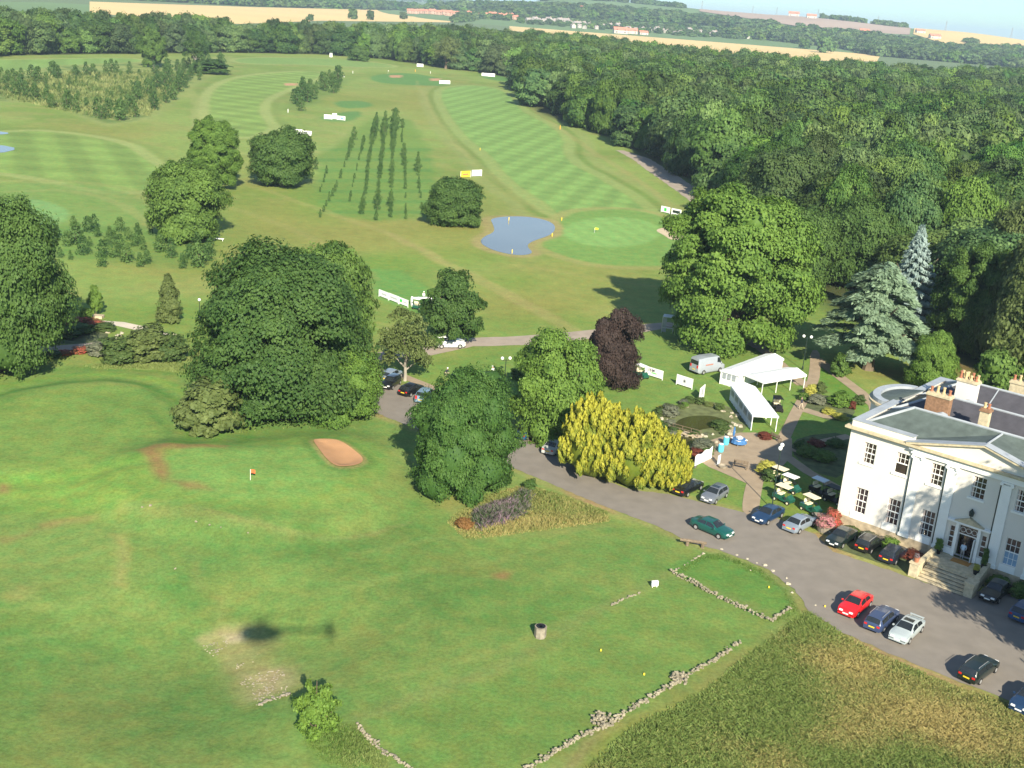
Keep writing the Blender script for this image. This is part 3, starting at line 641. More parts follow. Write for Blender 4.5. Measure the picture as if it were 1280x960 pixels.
def crown_mesh(name, mains, nsub, leafn, leafs, seed, rsub=.46, core=.64, jit=.45, gap=0.0, up=.35, tintamp=.35, corejit=.10, cull=.70, mainf=.14):
    """mains: list of (c, r(3,)) ellipsoids; each carries nsub smaller clumps, leaves lie on the clumps"""
    rg = np.random.default_rng(seed); mc = np.array([m[0] for m in mains], float); mr = np.array([m[1] for m in mains], float)
    C = []; Rr = []; T = []
    for c, r in zip(mc, mr):
        d = sph(nsub, rg); d = d[d[:, 2] > -.75]
        cc = c+d*r*rg.uniform(.62, .82, (len(d), 1)); rr = r[None, :].mean()*rsub*rg.uniform(.45, 1.5, (len(d), 1))*np.array([1, 1, .50])
        C.append(cc); Rr.append(np.broadcast_to(rr, cc.shape)); T.append(rg.uniform(-.5, .5, len(d))+rg.uniform(-.3, .3))
    C = np.concatenate(C); Rr = np.concatenate(Rr); T = np.concatenate(T)
    if gap > 0:
        k = rg.random(len(C)) > gap; C = C[k]; Rr = Rr[k]; T = T[k]
    area = Rr[:, 0]*Rr[:, 1]; idx = rg.choice(len(C), int(leafn*1.9), p=area/area.sum())
    d = sph(len(idx), rg); d[:, 2] = np.where((d[:, 2] < -.3) & (rg.random(len(d)) < .75), -d[:, 2], d[:, 2]); pos = C[idx]+d*Rr[idx]*rg.uniform(.70, 1.15, (len(idx), 1))
    q = rg.random(len(idx)) < mainf; im = rg.integers(0, len(mc), len(idx)); pm_ = mc[im]+d*mr[im]*rg.uniform(.70, 1.06, (len(idx), 1)); pos[q] = pm_[q]
    ph = rg.uniform(0, 6, 9); pos = pos+.022*np.stack([np.sin(pos[:, 1]*11+ph[0])+np.sin(pos[:, 2]*17+ph[1]), np.sin(pos[:, 2]*12+ph[2])+np.sin(pos[:, 0]*18+ph[3]), np.sin(pos[:, 0]*13+ph[4])+np.sin(pos[:, 1]*16+ph[5])], 1)
    # drop leaves buried deep inside a main lobe
    keep = np.ones(len(pos), bool)
    for c, r in zip(mc, mr): keep &= (((pos-c)/r)**2).sum(1) > cull**2*.8
    pos = pos[keep][:leafn]; d = d[keep][:leafn]; idx = idx[keep][:leafn]
    ctr = mc.mean(0); nrm = d*.7+unit(pos-ctr)*.7
    V, Fq = leaves(pos, nrm, leafs, rg, jit, up); tint = np.clip(.45+T[idx]*tintamp+rg.normal(0, .13, len(idx)), 0, 1)
    Vs = [V]; Fs = [np.concatenate([Fq])]; n0 = len(V); tri = []
    if core:
        iv, it = ICO[2]
        for c, r in zip(mc, mr):
            vv = c+iv*r*core*(1+rg.normal(0, corejit, (len(iv), 1))); Vs.append(vv); tri.append(it+n0); n0 += len(vv)
    V = np.concatenate(Vs)
    if tri:
        T3 = np.concatenate(tri); Q = np.concatenate([T3, T3[:, :1]], 1)  # degenerate quads avoided below
        return mesh_mixed(name, V, Fq, T3, tint, .3)
    return mesh_np(name, V, Fq, tint)
def mesh_mixed(name, V, Q, T3, tint, ttri):
    me = bpy.data.meshes.new(name); nq = len(Q); ntr = len(T3)
    me.vertices.add(len(V)); me.vertices.foreach_set('co', np.asarray(V, np.float32).ravel())
    li = np.concatenate([np.asarray(Q, np.int32).ravel(), np.asarray(T3, np.int32).ravel()])
    me.loops.add(len(li)); me.loops.foreach_set('vertex_index', li)
    me.polygons.add(nq+ntr); ls = np.concatenate([np.arange(nq)*4, nq*4+np.arange(ntr)*3]).astype(np.int32); me.polygons.foreach_set('loop_start', ls)
    a = me.attributes.new('tint', 'FLOAT', 'FACE'); a.data.foreach_set('value', np.concatenate([tint, np.full(ntr, ttri)]).astype(np.float32))
    me.update(calc_edges=True); me.validate(); return me
def dome_lobes(seed, n, zc=1.05, rx=.62, rz=.62, r=.40, zmin=-.75, flat=.78, top=1.0, bias=0):
    rg = np.random.default_rng(seed); out = []
    for i in range(n):
        z = 1-2*(i+.5)/n; z = z*(1 if z < 0 else top)
        if z < zmin: continue
        a = i*2.39996+rg.uniform(-.3, .3); h = math.sqrt(max(0, 1-abs(z)**2.7)); k = rg.uniform(.82, 1.12)
        rr = r*rg.uniform(.55, 1.45)*(1-bias*max(0, z)); k = k*(1.18-.22*rr/r)
        out.append(((h*rx*math.cos(a)*k, h*rx*math.sin(a)*k, zc+z*rz*rg.uniform(.85, 1.0 if z > .5 else 1.1)), (rr*rg.uniform(.8, 1.3), rr*rg.uniform(.8, 1.3), rr*flat*rg.uniform(.7, 1.05))))
    out.append(((0, 0, zc), (rx*.75, rx*.75, rz*.8))); return out
PR = {}
PR['oak1'] = crown_mesh('crown_a', dome_lobes(1, 24), 34, 60000, .032, 11)
PR['oak2'] = crown_mesh('crown_b', dome_lobes(2, 28, rx=.66, rz=.66, r=.34), 30, 60000, .031, 12)
PR['oak3'] = crown_mesh('crown_c', dome_lobes(3, 22, zc=1.1, rx=.58, rz=.66, r=.42, bias=.15), 34, 58000, .032, 13, gap=.1)
PR['open'] = crown_mesh('crown_open', dome_lobes(4, 19, rx=.68, rz=.68, r=.29), 22, 30000, .034, 14, core=.5, gap=.15, cull=.5)
PR['sparse'] = crown_mesh('crown_sparse', dome_lobes(5, 16, rx=.66, rz=.66, r=.32), 18, 9000, .040, 15, core=0, gap=.15, cull=.2, jit=1)
PR['giant'] = crown_mesh('crown_giant', dome_lobes(6, 52, zc=1.02, rx=.74, rz=.78, r=.23, flat=.7), 30, 105000, .0205, 16, gap=.12, core=.6)
PR['giant2'] = crown_mesh('crown_big_oak', dome_lobes(26, 46, zc=1.0, rx=.72, rz=.72, r=.29), 30, 115000, .020, 36, core=.66)
PR['holly'] = crown_mesh('crown_tight', dome_lobes(7, 26, zc=.92, rx=.66, rz=.72, r=.36, flat=.95), 30, 80000, .021, 17, rsub=.28, jit=.5, core=.74)
PR['lime'] = crown_mesh('crown_lime', dome_lobes(8, 20, zc=1.0, rx=.64, rz=.72, r=.34), 28, 62000, .026, 18)
PR['beech'] = crown_mesh('crown_beech', dome_lobes(9, 20, zc=1.05, rx=.62, rz=.70, r=.32, bias=.2), 24, 42000, .030, 19, gap=.15)
PR['shrub'] = crown_mesh('crown_shrub', dome_lobes(10, 12, zc=.8, rx=.6, rz=.75, r=.42), 16, 3500, .095, 20)
PR['cone'] = crown_mesh('crown_cone', [((0, 0, .35), (.75, .75, .4)), ((.1, 0, .75), (.72, .72, .4)), ((-.1, .05, 1.15), (.58, .58, .38)), ((0, 0, 1.5), (.40, .40, .32)), ((0, 0, 1.78), (.2, .2, .24))], 50, 9000, .055, 21, rsub=.25, up=.6)
PR['spiky'] = crown_mesh('crown_spiky', dome_lobes(12, 22, zc=.8, rx=.6, rz=.85, r=.22, bias=.5), 14, 6500, .055, 22, rsub=.6, core=.5, cull=.2, jit=.8)
PR['wood1'] = crown_mesh('crown_wood_a', dome_lobes(13, 13, rx=.60, rz=.60, r=.42), 18, 13000, .056, 23)
PR['wood2'] = crown_mesh('crown_wood_b', dome_lobes(14, 16, rx=.64, rz=.62, r=.36), 16, 13000, .055, 24)
PR['wood3'] = crown_mesh('crown_wood_c', dome_lobes(15, 11, zc=1.1, rx=.55, rz=.68, r=.44, bias=.15), 18, 13000, .056, 25)
PR['far1'] = crown_mesh('crown_far_a', dome_lobes(16, 9, rx=.6, rz=.6, r=.46), 8, 900, .19, 26)
PR['far2'] = crown_mesh('crown_far_b', dome_lobes(17, 11, rx=.62, rz=.62, r=.40), 8, 900, .18, 27)
def lower(me, bot):
    n = len(me.vertices); a = np.empty(n*3, np.float32); me.vertices.foreach_get('co', a); a = a.reshape(-1, 3); z = a[:, 2]; b = np.percentile(z, .3); tp = np.percentile(z, 99.8)
    a[:, 2] = bot+(z-b)/(tp-b)*(2-bot); me.vertices.foreach_set('co', a.ravel()); me.update()
for k_, b_ in (('oak1', .06), ('oak2', .05), ('oak3', .05), ('open', .10), ('giant', .05), ('giant2', .04), ('lime', .02), ('beech', .04), ('holly', -.03), ('wood1', .04), ('wood2', .04), ('wood3', .03), ('far1', 0), ('far2', 0), ('cone', -.02)):
    lower(PR[k_], b_)
def young_mesh(name, seed, n=380, width=.5, leafs=.13, spindle=False):
    rg = np.random.default_rng(seed); z = rg.uniform(.08, 1, n)*2; r = width*1.9*np.sqrt(np.clip(1-((z-.92)/1.1)**2, .02, 1))*(1-.18*z)*rg.uniform(.35, 1.05, n)*(1+.25*np.sin(z*7+seed)); a = rg.uniform(0, 2*math.pi, n)
    pos = np.stack([r*np.cos(a), r*np.sin(a), z], 1); V, Fq = leaves(pos, np.stack([np.cos(a), np.sin(a), np.full(n, .5)], 1), leafs, rg, .7)
    return mesh_np(name, V, Fq, np.clip(rg.normal(.45, .2, n), 0, 1))
PR['young1'] = young_mesh('crown_young_a', 31); PR['young2'] = young_mesh('crown_young_b', 32, 300, .42); PR['young3'] = young_mesh('crown_young_c', 33, 420, .55, .15)
def cedar_mesh(name, seed, nb=62):
    rg = np.random.default_rng(seed); P_ = []; N_ = []; A_ = []; T_ = []
    for i in range(nb):
        f = (i+.5)/nb; z = .35+1.5*f; a = i*2.39996+rg.uniform(-.4, .4); L = (1.02-.62*max(0, f-.25)/.75)*rg.uniform(.8, 1.05); 
        if f > .93: L = .25
        hw = rg.uniform(.14, .22)*(.6+L*.6); n = int(700*L*hw/.2)
        t = rg.random(n)**.6; s = rg.uniform(-1, 1, n)*np.sqrt(np.clip(1-(t-.62)**2/.25, .05, 1))
        ca, sa = math.cos(a), math.sin(a); x = t*L; y = s*hw
        zz = z+.10*np.sin(t*2.2)-.16*t*t+rg.normal(0, .012, n)+.03*np.cos(s*2)
        P_.append(np.stack([x*ca-y*sa, x*sa+y*ca, zz], 1)); N_.append(np.tile([.15*ca, .15*sa, 1.0], (n, 1))); A_.append(np.stack([ca-sa*s*.9, sa+ca*s*.9, np.full(n, -.25)], 1)); T_.append(np.clip(.25+.55*t+rg.normal(0, .12, n), 0, 1))
    V, Fq = leaves(np.concatenate(P_), np.concatenate(N_), .030, rg, .30, along=np.concatenate(A_), aspect=2.0); return mesh_np(name, V, Fq, np.concatenate(T_))
def spruce_mesh(name, seed, nb=150):
    rg = np.random.default_rng(seed); P_ = []; A_ = []; T_ = []
    for i in range(nb):
        f = (i+.5)/nb; z = .15+1.8*f; a = i*2.39996; L = .95*(1-f)**.85*rg.uniform(.8, 1.1)+.04; n = int(30+170*L); t = rg.random(n)**.7; ca, sa = math.cos(a), math.sin(a)
        s = rg.uniform(-1, 1, n)*.10*(1-t*.6)
        P_.append(np.stack([t*L*ca-s*sa, t*L*sa+s*ca, z-.10*t+.06*t*t+rg.normal(0, .012, n)], 1)); A_.append(np.tile([ca, sa, .1], (n, 1))); T_.append(np.clip(.2+.6*t+rg.normal(0, .1, n), 0, 1))
    A = np.concatenate(A_); V, Fq = leaves(np.concatenate(P_), A*.6+np.array([0, 0, .8]), .034, rg, .4, along=A, aspect=1.9); return mesh_np(name, V, Fq, np.concatenate(T_))
def golden_mesh(name, seed, n=300):
    rg = np.random.default_rng(seed); Vs = []; Fs = []; T = []; k = 0; P_ = []; N_ = []; A_ = []; T_ = []
    for i in range(n):
        z = rg.uniform(-.25, 1.0); a = i*2.39996; h = math.sqrt(max(0, 1-max(z, 0)**2)); rr = h*rg.uniform(.62, .86); c = np.array([rr*math.cos(a), rr*math.sin(a), .45+z*1.15])
        hh = rg.uniform(.22, .36); w_ = rg.uniform(.055, .085); m = 95; t = rg.random(m); q = rg.uniform(0, 2*math.pi, m); wr = w_*np.sin(np.clip(t*.85+.12, 0, 1)*math.pi)**.7
        lean = np.array([math.cos(a), math.sin(a), 0])*.28*hh
        p = c+np.stack([wr*np.cos(q), wr*np.sin(q), t*hh], 1)+lean*t[:, None]*1.2; P_.append(p); N_.append(np.stack([np.cos(q), np.sin(q), np.full(m, .35)], 1)); A_.append(np.tile([0, 0, 1.0], (m, 1))); T_.append(np.clip(.18+.75*t+rg.normal(0, .12)+rg.normal(0, .08, m), 0, 1))
    V, Fq = leaves(np.concatenate(P_), np.concatenate(N_), .032, rg, .35, along=np.concatenate(A_), aspect=1.7)
    iv, it = ICO[2]; core = np.array([0, 0, .72])+iv*np.array([.72, .72, .78])
    return mesh_mixed(name, np.concatenate([V, core]), Fq, it+len(V), np.concatenate(T_), .1)
PR['cedar'] = cedar_mesh('crown_cedar', 41); PR['spruce'] = spruce_mesh('crown_spruce', 42); PR['golden'] = golden_mesh('crown_golden', 43)
def trunk_mesh(name, seed, r=.09, top=1.25, limbs=7):
    rg = random.Random(seed); mb = MB()
    mb.tube([(0, 0, -.03), (.01, 0, .15), (rg.uniform(-.04, .04), rg.uniform(-.04, .04), .6), (rg.uniform(-.06, .06), rg.uniform(-.06, .06), top)], [r*1.35, r, r*.75, r*.3], 8)
    for i in range(limbs):
        a = i*2.4+rg.uniform(-.3, .3); z = .3+.7*i/limbs; e = rg.uniform(.45, .7)
        mb.tube([(0, 0, z), (math.cos(a)*e*.5, math.sin(a)*e*.5, z+.22), (math.cos(a)*e, math.sin(a)*e, z+.5)], [r*.5, r*.32, r*.1], 6)
    return mb.mesh(name)
TR = {'big': trunk_mesh('trunk_big', 1, .085), 'mid': trunk_mesh('trunk_mid', 2, .07), 'thin': trunk_mesh('trunk_thin', 3, .04, 1.7, 5), 'multi': trunk_mesh('trunk_multi', 4, .05, 1.4, 10)}
for k, t_ in TR.items(): t_.materials.append(M['palebark'] if k == 'multi' else M['bark'])
_matmesh = {}
def crown_with(kind, mk):
    key = (kind, mk)
    if key not in _matmesh:
        me = PR[kind] if not any(k[0] == kind for k in _matmesh) else PR[kind].copy()
        me.materials.clear(); me.materials.append(M[mk]); _matmesh[key] = me
    return _matmesh[key]
_tn = 0
def tree_at(name, label, cat, loc, r, h, kind, mk, trunk='big', rz=None, group=None, ry=None):
    global _tn; _tn += 1
    rg = random.Random(_tn*77)
    t = thing(name, label, cat, loc, rg.uniform(0, 6.28) if rz is None else rz, group); t.scale = (r, ry or r, h/2)
    if trunk: link('trunk', TR[trunk], t)
    link('crown', crown_with(kind, mk), t); return t
def tree_px(name, label, cat, bx, by, top, wpx, kind, mk, trunk='big', group=None, rz=None, wf=1.0):
    b = G(bx, by); d = DEP(bx, by); h = HGT(bx, by, top); r = wpx*d/F/2*wf
    b.z = TZ(b.x, b.y)-.05
    return tree_at(name, label, cat, b, r, h, kind, mk, trunk, rz, group)

T = tree_px
T('oak_tree', 'huge dark leafy tree cut off by the left edge of the picture', 'tree', 0, 462, 246, 178, 'giant2', 'leafdark')
T('oak_tree', 'largest dark green oak of the clump left of the car park', 'tree', 352, 512, 312, 226, 'giant2', 'leafdark')
T('oak_tree', 'olive green tree rising behind the big dark oak by the car park', 'tree', 404, 462, 305, 114, 'oak2', 'leaf')
T('leafy_tree', 'brighter low tree at the right foot of the big dark oak, beside parked cars', 'tree', 428, 520, 432, 92, 'oak3', 'leafbright', trunk='mid')
T('shrub', 'pale olive sprawling shrub at the left foot of the big dark oak', 'shrub', 262, 540, 470, 82, 'shrub', 'leafolive', trunk=None)
T('leafy_tree', 'bright leafy tree with a short trunk, tallest of the trees above the saplings', 'tree', 268, 236, 146, 68, 'giant', 'leafbright')
T('leafy_tree', 'dense dark tree in front of the left pair, just behind the saplings', 'tree', 234, 300, 203, 98, 'oak2', 'leaf')
T('leafy_tree', 'dark round tree with its shadow beside the small white boards on the far course', 'tree', 352, 233, 160, 78, 'oak1', 'leafdark')
T('leafy_tree', 'dark round low tree standing just left of the pond', 'tree', 569, 281, 223, 76, 'oak2', 'leafdark', trunk='mid')
T('leafy_tree', 'open dark green tree over the white off-road car on the track', 'tree', 566, 433, 338, 84, 'open', 'leafdark')
T('holly_tree', 'rounded glossy dark green evergreen in front of the drive', 'tree', 578, 614, 463, 134, 'holly', 'holly', trunk='mid')
T('lime_tree', 'light green broad tree between the rounded evergreen and the golden conifer', 'tree', 696, 545, 413, 122, 'lime', 'leafbright')
T('copper_beech', 'dark purple leaved beech behind the golden conifer', 'tree', 762, 482, 384, 76, 'beech', 'copper')
for i, (bx, by, tp, wd, lb) in enumerate([(738, 592, 488, 92, 'tallest left part of the golden yellow conifer group beside the drive'), (790, 604, 508, 100, 'middle golden yellow conifer of the group beside the drive'), (832, 608, 540, 66, 'smallest golden yellow conifer of the group, nearest the black car')]):
    T('golden_conifer', lb, 'conifer', bx, by, tp, wd, 'golden', 'gold', trunk='mid', group='golden conifers beside the drive')
T('sycamore_tree', 'giant spreading bright green tree behind the white tents', 'tree', 910, 432, 234, 205, 'giant', 'leafbright')
T('cedar_tree', 'pale blue-green cedar with layered spreading branches beyond the garden path', 'tree', 1085, 462, 323, 146, 'cedar', 'cedar')
T('spruce_tree', 'blue-grey pointed spruce behind the pale cedar', 'tree', 1128, 418, 277, 88, 'spruce', 'spruce', trunk='mid')
T('willow_tree', 'thin olive feathery tree above the cars in the car park', 'tree', 506, 476, 384, 80, 'sparse', 'leafolive', trunk='multi')
T('conical_bush', 'egg-shaped olive bush standing alone left of the white globe lamp', 'shrub', 211, 403, 342, 44, 'cone', 'leafolive', trunk=None)
T('sprawling_bush', 'upright spiky leafed bush alone on the lawn beside the stony hollow', 'shrub', 394, 922, 836, 70, 'spiky', 'leafbright', trunk='thin')
for i, (bx, by, tp, wd, mk, lb) in enumerate([(152, 452, 418, 54, 'shrub', 'left round shrub of the mixed row above the old tee'), (186, 450, 404, 64, 'leafolive', 'tallest shrub of the mixed row above the old tee'), (216, 450, 414, 44, 'shrub', 'right shrub of the mixed row, touching the big oak'), (122, 444, 425, 30, 'shrubgrey', 'small grey shrub at the left end of the mixed row')]):
    T('shrub', lb, 'shrub', bx, by, tp, wd, 'shrub', mk, trunk=None, group='shrub row above the old tee')
T('small_tree', 'young tree in a stone planter above the pale garden path', 'tree', 120, 394, 356, 20, 'open', 'leafbright', trunk='thin')
T('small_tree', 'tiny young tree beside the pale garden path, near the red flowers', 'tree', 108, 401, 384, 18, 'open', 'leafbright', trunk='thin')
T('spindly_tree', 'lone tree with a white trunk in front of the far left wood', 'tree', 192, 84, 34, 38, 'open', 'leaf', trunk='multi')
T('scots_pine', 'thin tall pine with bare stems in front of the far left wood', 'tree', 245, 88, 36, 34, 'sparse', 'leafdark', trunk='multi')
T('leafy_tree', 'pale lone tree standing in front of the far central wood', 'tree', 557, 86, 44, 38, 'sparse', 'leafolive')
T('leafy_tree', 'small round bush at the edge of the far central wood', 'shrub', 447, 76, 57, 26, 'wood1', 'leafdark')
T('shrub', 'low dark shrub at the foot of the far pine', 'shrub', 262, 92, 72, 52, 'shrub', 'leafdark', trunk=None)
T('leafy_tree', 'dark green tree right of the cedar, behind the mansion roof', 'tree', 1162, 486, 412, 62, 'lime', 'leafbright')
T('shrub', 'small dark shrub beside the twin globe lamp on the putting lawn', 'shrub', 648, 474, 455, 22, 'shrub', 'leafdark', trunk=None)
for bx, by, tp, wd, lb in [(1050, 470, 440, 26, 'low shrub in the shade right of the garden path fork'), (1160, 470, 455, 40, 'low green shrub in front of the trees behind the mansion')]:
    T('shrub', lb, 'shrub', bx, by, tp, wd, 'shrub', 'leaf', trunk=None)
tree_at('shade_tree', 'big tree just outside the picture that shades the right end of the mansion', 'tree', (57.0, 76.0, 0), 9.8, 26.5, 'holly', 'leaf')
# trees behind the mansion and right of the cedar, each with its own character
for bx, by, tp, wd, kd, mk, lb in [(1215, 440, 305, 118, 'giant', 'leaf', 'tall dark tree directly behind the mansion chimneys'), (1285, 470, 300, 130, 'oak2', 'leafolive', 'brownish olive tree at the right edge behind the mansion'),
        (1270, 400, 250, 105, 'oak3', 'leafolive', 'olive brown tree at the right edge above the mansion trees'), (1190, 362, 222, 96, 'oak1', 'leafbright', 'bright round tree left of the far white wall'), (1180, 430, 388, 44, 'cone', 'leafolive', 'small brownish conical tree right of the cedar'),
        (1075, 360, 250, 96, 'oak1', 'leafdark', 'dark tree directly behind the cedar and spruce'), (1000, 360, 262, 82, 'oak2', 'leafdark', 'dark tree between the giant tree and the cedar'), (985, 300, 205, 80, 'open', 'leafolive', 'pale stemmed thin tree above the giant tree'), (1240, 505, 430, 60, 'shrub', 'leaf', 'broad shrub behind the mansion roof')]:
    T('woodland_tree', lb, 'tree', bx, by, tp, wd, kd, mk)

# ---- the woods
def in_poly(x, y, poly): return sdist(np.array(x), np.array(y), poly) < 0
def scatter(poly, sp, seed, jit=.38, inset=0):
    rg = np.random.default_rng(seed); p = np.array(poly); xs = np.arange(p[:, 0].min(), p[:, 0].max(), sp); ys = np.arange(p[:, 1].min(), p[:, 1].max(), sp*.87)
    X, Y = np.meshgrid(xs, ys); X = X+(np.arange(len(ys)) % 2)[:, None]*sp/2; X = (X+rg.uniform(-jit, jit, X.shape)*sp).ravel(); Y = (Y+rg.uniform(-jit, jit, Y.shape)*sp).ravel()
    k = sdist(X, Y, poly) < -inset; return X[k], Y[k]
wood = []
rgw = np.random.default_rng(5)
for poly, sp, seed, side in ((WOODR, 12.6, 1, 'right'), (WOODL, 12.0, 2, 'left')):
    x, y = scatter(poly, sp, seed, inset=3.5); u, v = project(x, y, 15.0); k = (u > -70) & (u < 1350) & (v < 560); x = x[k]; y = y[k]
    edge = -sdist(x, y, poly); n = len(x); h = rgw.uniform(13, 23, n)+np.clip(edge/40, 0, 1)*2; r = rgw.uniform(6.0, 12, n)
    keep = np.ones(n, bool)
    for cx, cy, rr in [(*G(1085, 462)[:2], 19), (*G(1128, 418)[:2], 16), (*G(1128, 445)[:2], 12), (*G(910, 432)[:2], 17), (*G(1215, 440)[:2], 9), (*G(1270, 400)[:2], 9), (*G(1190, 362)[:2], 9), (*G(1075, 360)[:2], 9), (*G(1000, 360)[:2], 8), (*G(1285, 470)[:2], 10), (*G(1162, 486)[:2], 6), (*G(1275, 262)[:2], 13)]:
        keep &= np.hypot(x-cx, y-cy) > rr
    if side == 'right':   # clearing and road behind the big tree
        for a, b_ in ((G(1262, 232), G(1290, 270)),): keep &= ~((np.hypot(x-a.x, y-a.y) < 14))
    for i in np.nonzero(keep)[0]: wood.append((math.hypot(x[i], y[i]), x[i], y[i], r[i], h[i], side))
wood.sort()
NW = 262
kinds = ['wood1', 'wood2', 'wood3']; mks = ['leafforest']
woodcrown = {}
near = wood[:NW]; rest = wood[NW:]
for i, (d, x, y, r, h, side) in enumerate(near):
    kd = ('oak1', 'oak2', 'oak3')[i % 3] if d < 330 else kinds[i % 3]
    zone = 'near the mansion and cedar' if d < 300 else ('along the right of the far fairway' if d < 480 else 'deep behind the right fairway')
    t = tree_at('woodland_tree', 'leafy green woodland tree of the dense right wood %s' % zone, 'tree', (x, y, 0), r, h, kd, 'leafforest', 'mid', group='woodland trees %s' % zone)
    if kd in kinds and kd not in woodcrown: woodcrown[kd] = [c for c in bpy.data.objects if c.parent == t and c.name.startswith('crown')][0]
def gn_stuff(name, xs, ys, zs, scx, scz, crowns, seed, mat=None):
    """one uncountable mass of trees: points carrying instances of crown shapes"""
    n = len(xs); me = bpy.data.meshes.new(name); me.vertices.add(n); me.vertices.foreach_set('co', np.stack([xs, ys, zs], 1).astype(np.float32).ravel())
    rg = np.random.default_rng(seed)
    a = me.attributes.new('iscale', 'FLOAT_VECTOR', 'POINT'); a.data.foreach_set('vector', np.stack([scx, scx, scz], 1).astype(np.float32).ravel())
    a = me.attributes.new('irot', 'FLOAT', 'POINT'); a.data.foreach_set('value', rg.uniform(0, 6.28, n).astype(np.float32))
    a = me.attributes.new('iidx', 'INT', 'POINT'); a.data.foreach_set('value', rg.integers(0, len(crowns), n).astype(np.int32))
    o = link(name, me); o['kind'] = 'stuff'
    ng = bpy.data.node_groups.new(name, 'GeometryNodeTree'); ng.interface.new_socket('Geometry', in_out='INPUT', socket_type='NodeSocketGeometry'); ng.interface.new_socket('Geometry', in_out='OUTPUT', socket_type='NodeSocketGeometry')
    N = ng.nodes; L = ng.links; gi = N.new('NodeGroupInput'); go = N.new('NodeGroupOutput'); jn = N.new('GeometryNodeJoinGeometry')
    for c in reversed(crowns):
        oi = N.new('GeometryNodeObjectInfo'); oi.inputs['Object'].default_value = c; oi.inputs['As Instance'].default_value = True; L.new(oi.outputs['Geometry'], jn.inputs[0])
    ip = N.new('GeometryNodeInstanceOnPoints'); ip.inputs['Pick Instance'].default_value = True
    def na(nm, ty):
        q = N.new('GeometryNodeInputNamedAttribute'); q.data_type = ty; q.inputs[0].default_value = nm; return [s_ for s_ in q.outputs if s_.enabled and s_.name == 'Attribute'][0]
    cb = N.new('ShaderNodeCombineXYZ'); L.new(na('irot', 'FLOAT'), cb.inputs[2]); L.new(cb.outputs[0], ip.inputs['Rotation'])
    L.new(na('iscale', 'FLOAT_VECTOR'), ip.inputs['Scale']); L.new(na('iidx', 'INT'), ip.inputs['Instance Index'])
    L.new(gi.outputs[0], ip.inputs['Points']); L.new(jn.outputs[0], ip.inputs['Instance']); L.new(ip.outputs[0], go.inputs[0])
    md = o.modifiers.new('scatter', 'NODES'); md.node_group = ng; return o
WC = [woodcrown[k] for k in kinds if k in woodcrown]
ra = np.array([q[1:5] for q in rest]); gn_stuff('deep_woodland', ra[:, 0], ra[:, 1], np.zeros(len(ra)), ra[:, 2]*1.05, ra[:, 3]/2, WC, 3)
# belts and copses far off
FARC = []
for kd, lb, px_ in (('far1', 'round dark tree standing in the pale far wheat field, left one', (441, 24)), ('far2', 'round dark tree standing in the pale far wheat field, right one', (463, 25))):
    b = G(*px_); t = tree_at('field_tree', lb, 'tree', b, 8, 17, kd, 'leafforest', 'mid'); FARC.append([c for c in bpy.data.objects if c.parent == t and c.name.startswith('crown')][0])
for px_, s_, lb in (((504, 24), 7, 'small dark tree on the edge of the far wheat field near the red roofs'), ((388, 26), 5, 'tiny dark tree alone at the front of the far wheat field'), ((1005, 61), 10, 'lone round tree in the far right wheat field'), ((1030, 66), 15, 'broad dark copse tree in the middle of the far right wheat field')):
    b = G(*px_); tree_at('field_tree', lb, 'tree', b, s_, s_*1.9, 'far1', 'leafforest', 'mid')
bx = []
for q, sp, rr, hh in (([(60, 9), (130, 6), (320, 8.4), (520, 12.6), (645, 18), (645, 10), (400, -3), (0, -30), (-60, -20), (-60, 0)], 26, 15, 20),
        ([(566, 29), (600, 24), (640, 26), (640, 18), (600, 17), (575, 20)], 17, 8, 12),
        ([(-60, 40), (20, 38), (60, 30), (40, 24), (-60, 24)], 20, 10, 18),
        ([(640, 20), (700, 22), (770, 27), (860, 31), (900, 34), (960, 38), (1000, 43), (960, 33), (880, 24), (800, 17), (700, 11), (640, 9)], 24, 14, 16),
        ([(900, 47), (960, 50.5), (1050, 61), (1098, 78), (1110, 98), (1180, 106), (1300, 112), (1300, 66), (1236, 64), (1180, 62), (1120, 54), (1060, 44), (1000, 40), (950, 40)], 22, 13, 17),
        ([(650, 30), (700, 34), (760, 38), (860, 46), (900, 48), (950, 50), (940, 40), (880, 36), (800, 31), (720, 26), (650, 22)], 24, 8, 9),
        ([(500, 14), (520, 12), (560, 16), (640, 22), (640, 20), (560, 13)], 40, 9, 12)):
    poly = np.array([tuple(v*min(1, 5500/np.hypot(*v))) for v in WH(q)]); x, y = scatter(poly, sp, len(bx)+7); u, v = project(x, y, 5.0); k = (u > -90) & (u < 1370); x = x[k]; y = y[k]
    if len(x) > 5000: kk = np.random.default_rng(1).choice(len(x), 5000, replace=False); x = x[kk]; y = y[kk]
    rg = np.random.default_rng(len(bx)); bx.append(np.stack([x, y, rr*rg.uniform(.75, 1.3, len(x)), hh*rg.uniform(.75, 1.25, len(x))/2], 1))
for u0, u1, dd, hh in ((958, 1008, 3560, 15), (1014, 1056, 3560, 15), (1203, 1248, 3600, 13), (1272, 1340, 3560, 12), (1126, 1142, 3000, 12), (1155, 1182, 2850, 12), (0, 560, 7000, 34), (640, 800, 3500, 14)):
    n = max(8, int((u1-u0)*dd/F/10)*2); rg = np.random.default_rng(u0); uu = rg.uniform(u0, u1, n); dist = dd+rg.uniform(-45, 45, n)
    ax = np.array([(FW+RT*((q_-640)/F))[:2] for q_ in uu]); ax = ax/np.linalg.norm(ax, axis=1, keepdims=True); bx.append(np.stack([ax[:, 0]*dist, ax[:, 1]*dist, rg.uniform(8, 14, n), hh*rg.uniform(.8, 1.1, n)/2], 1))
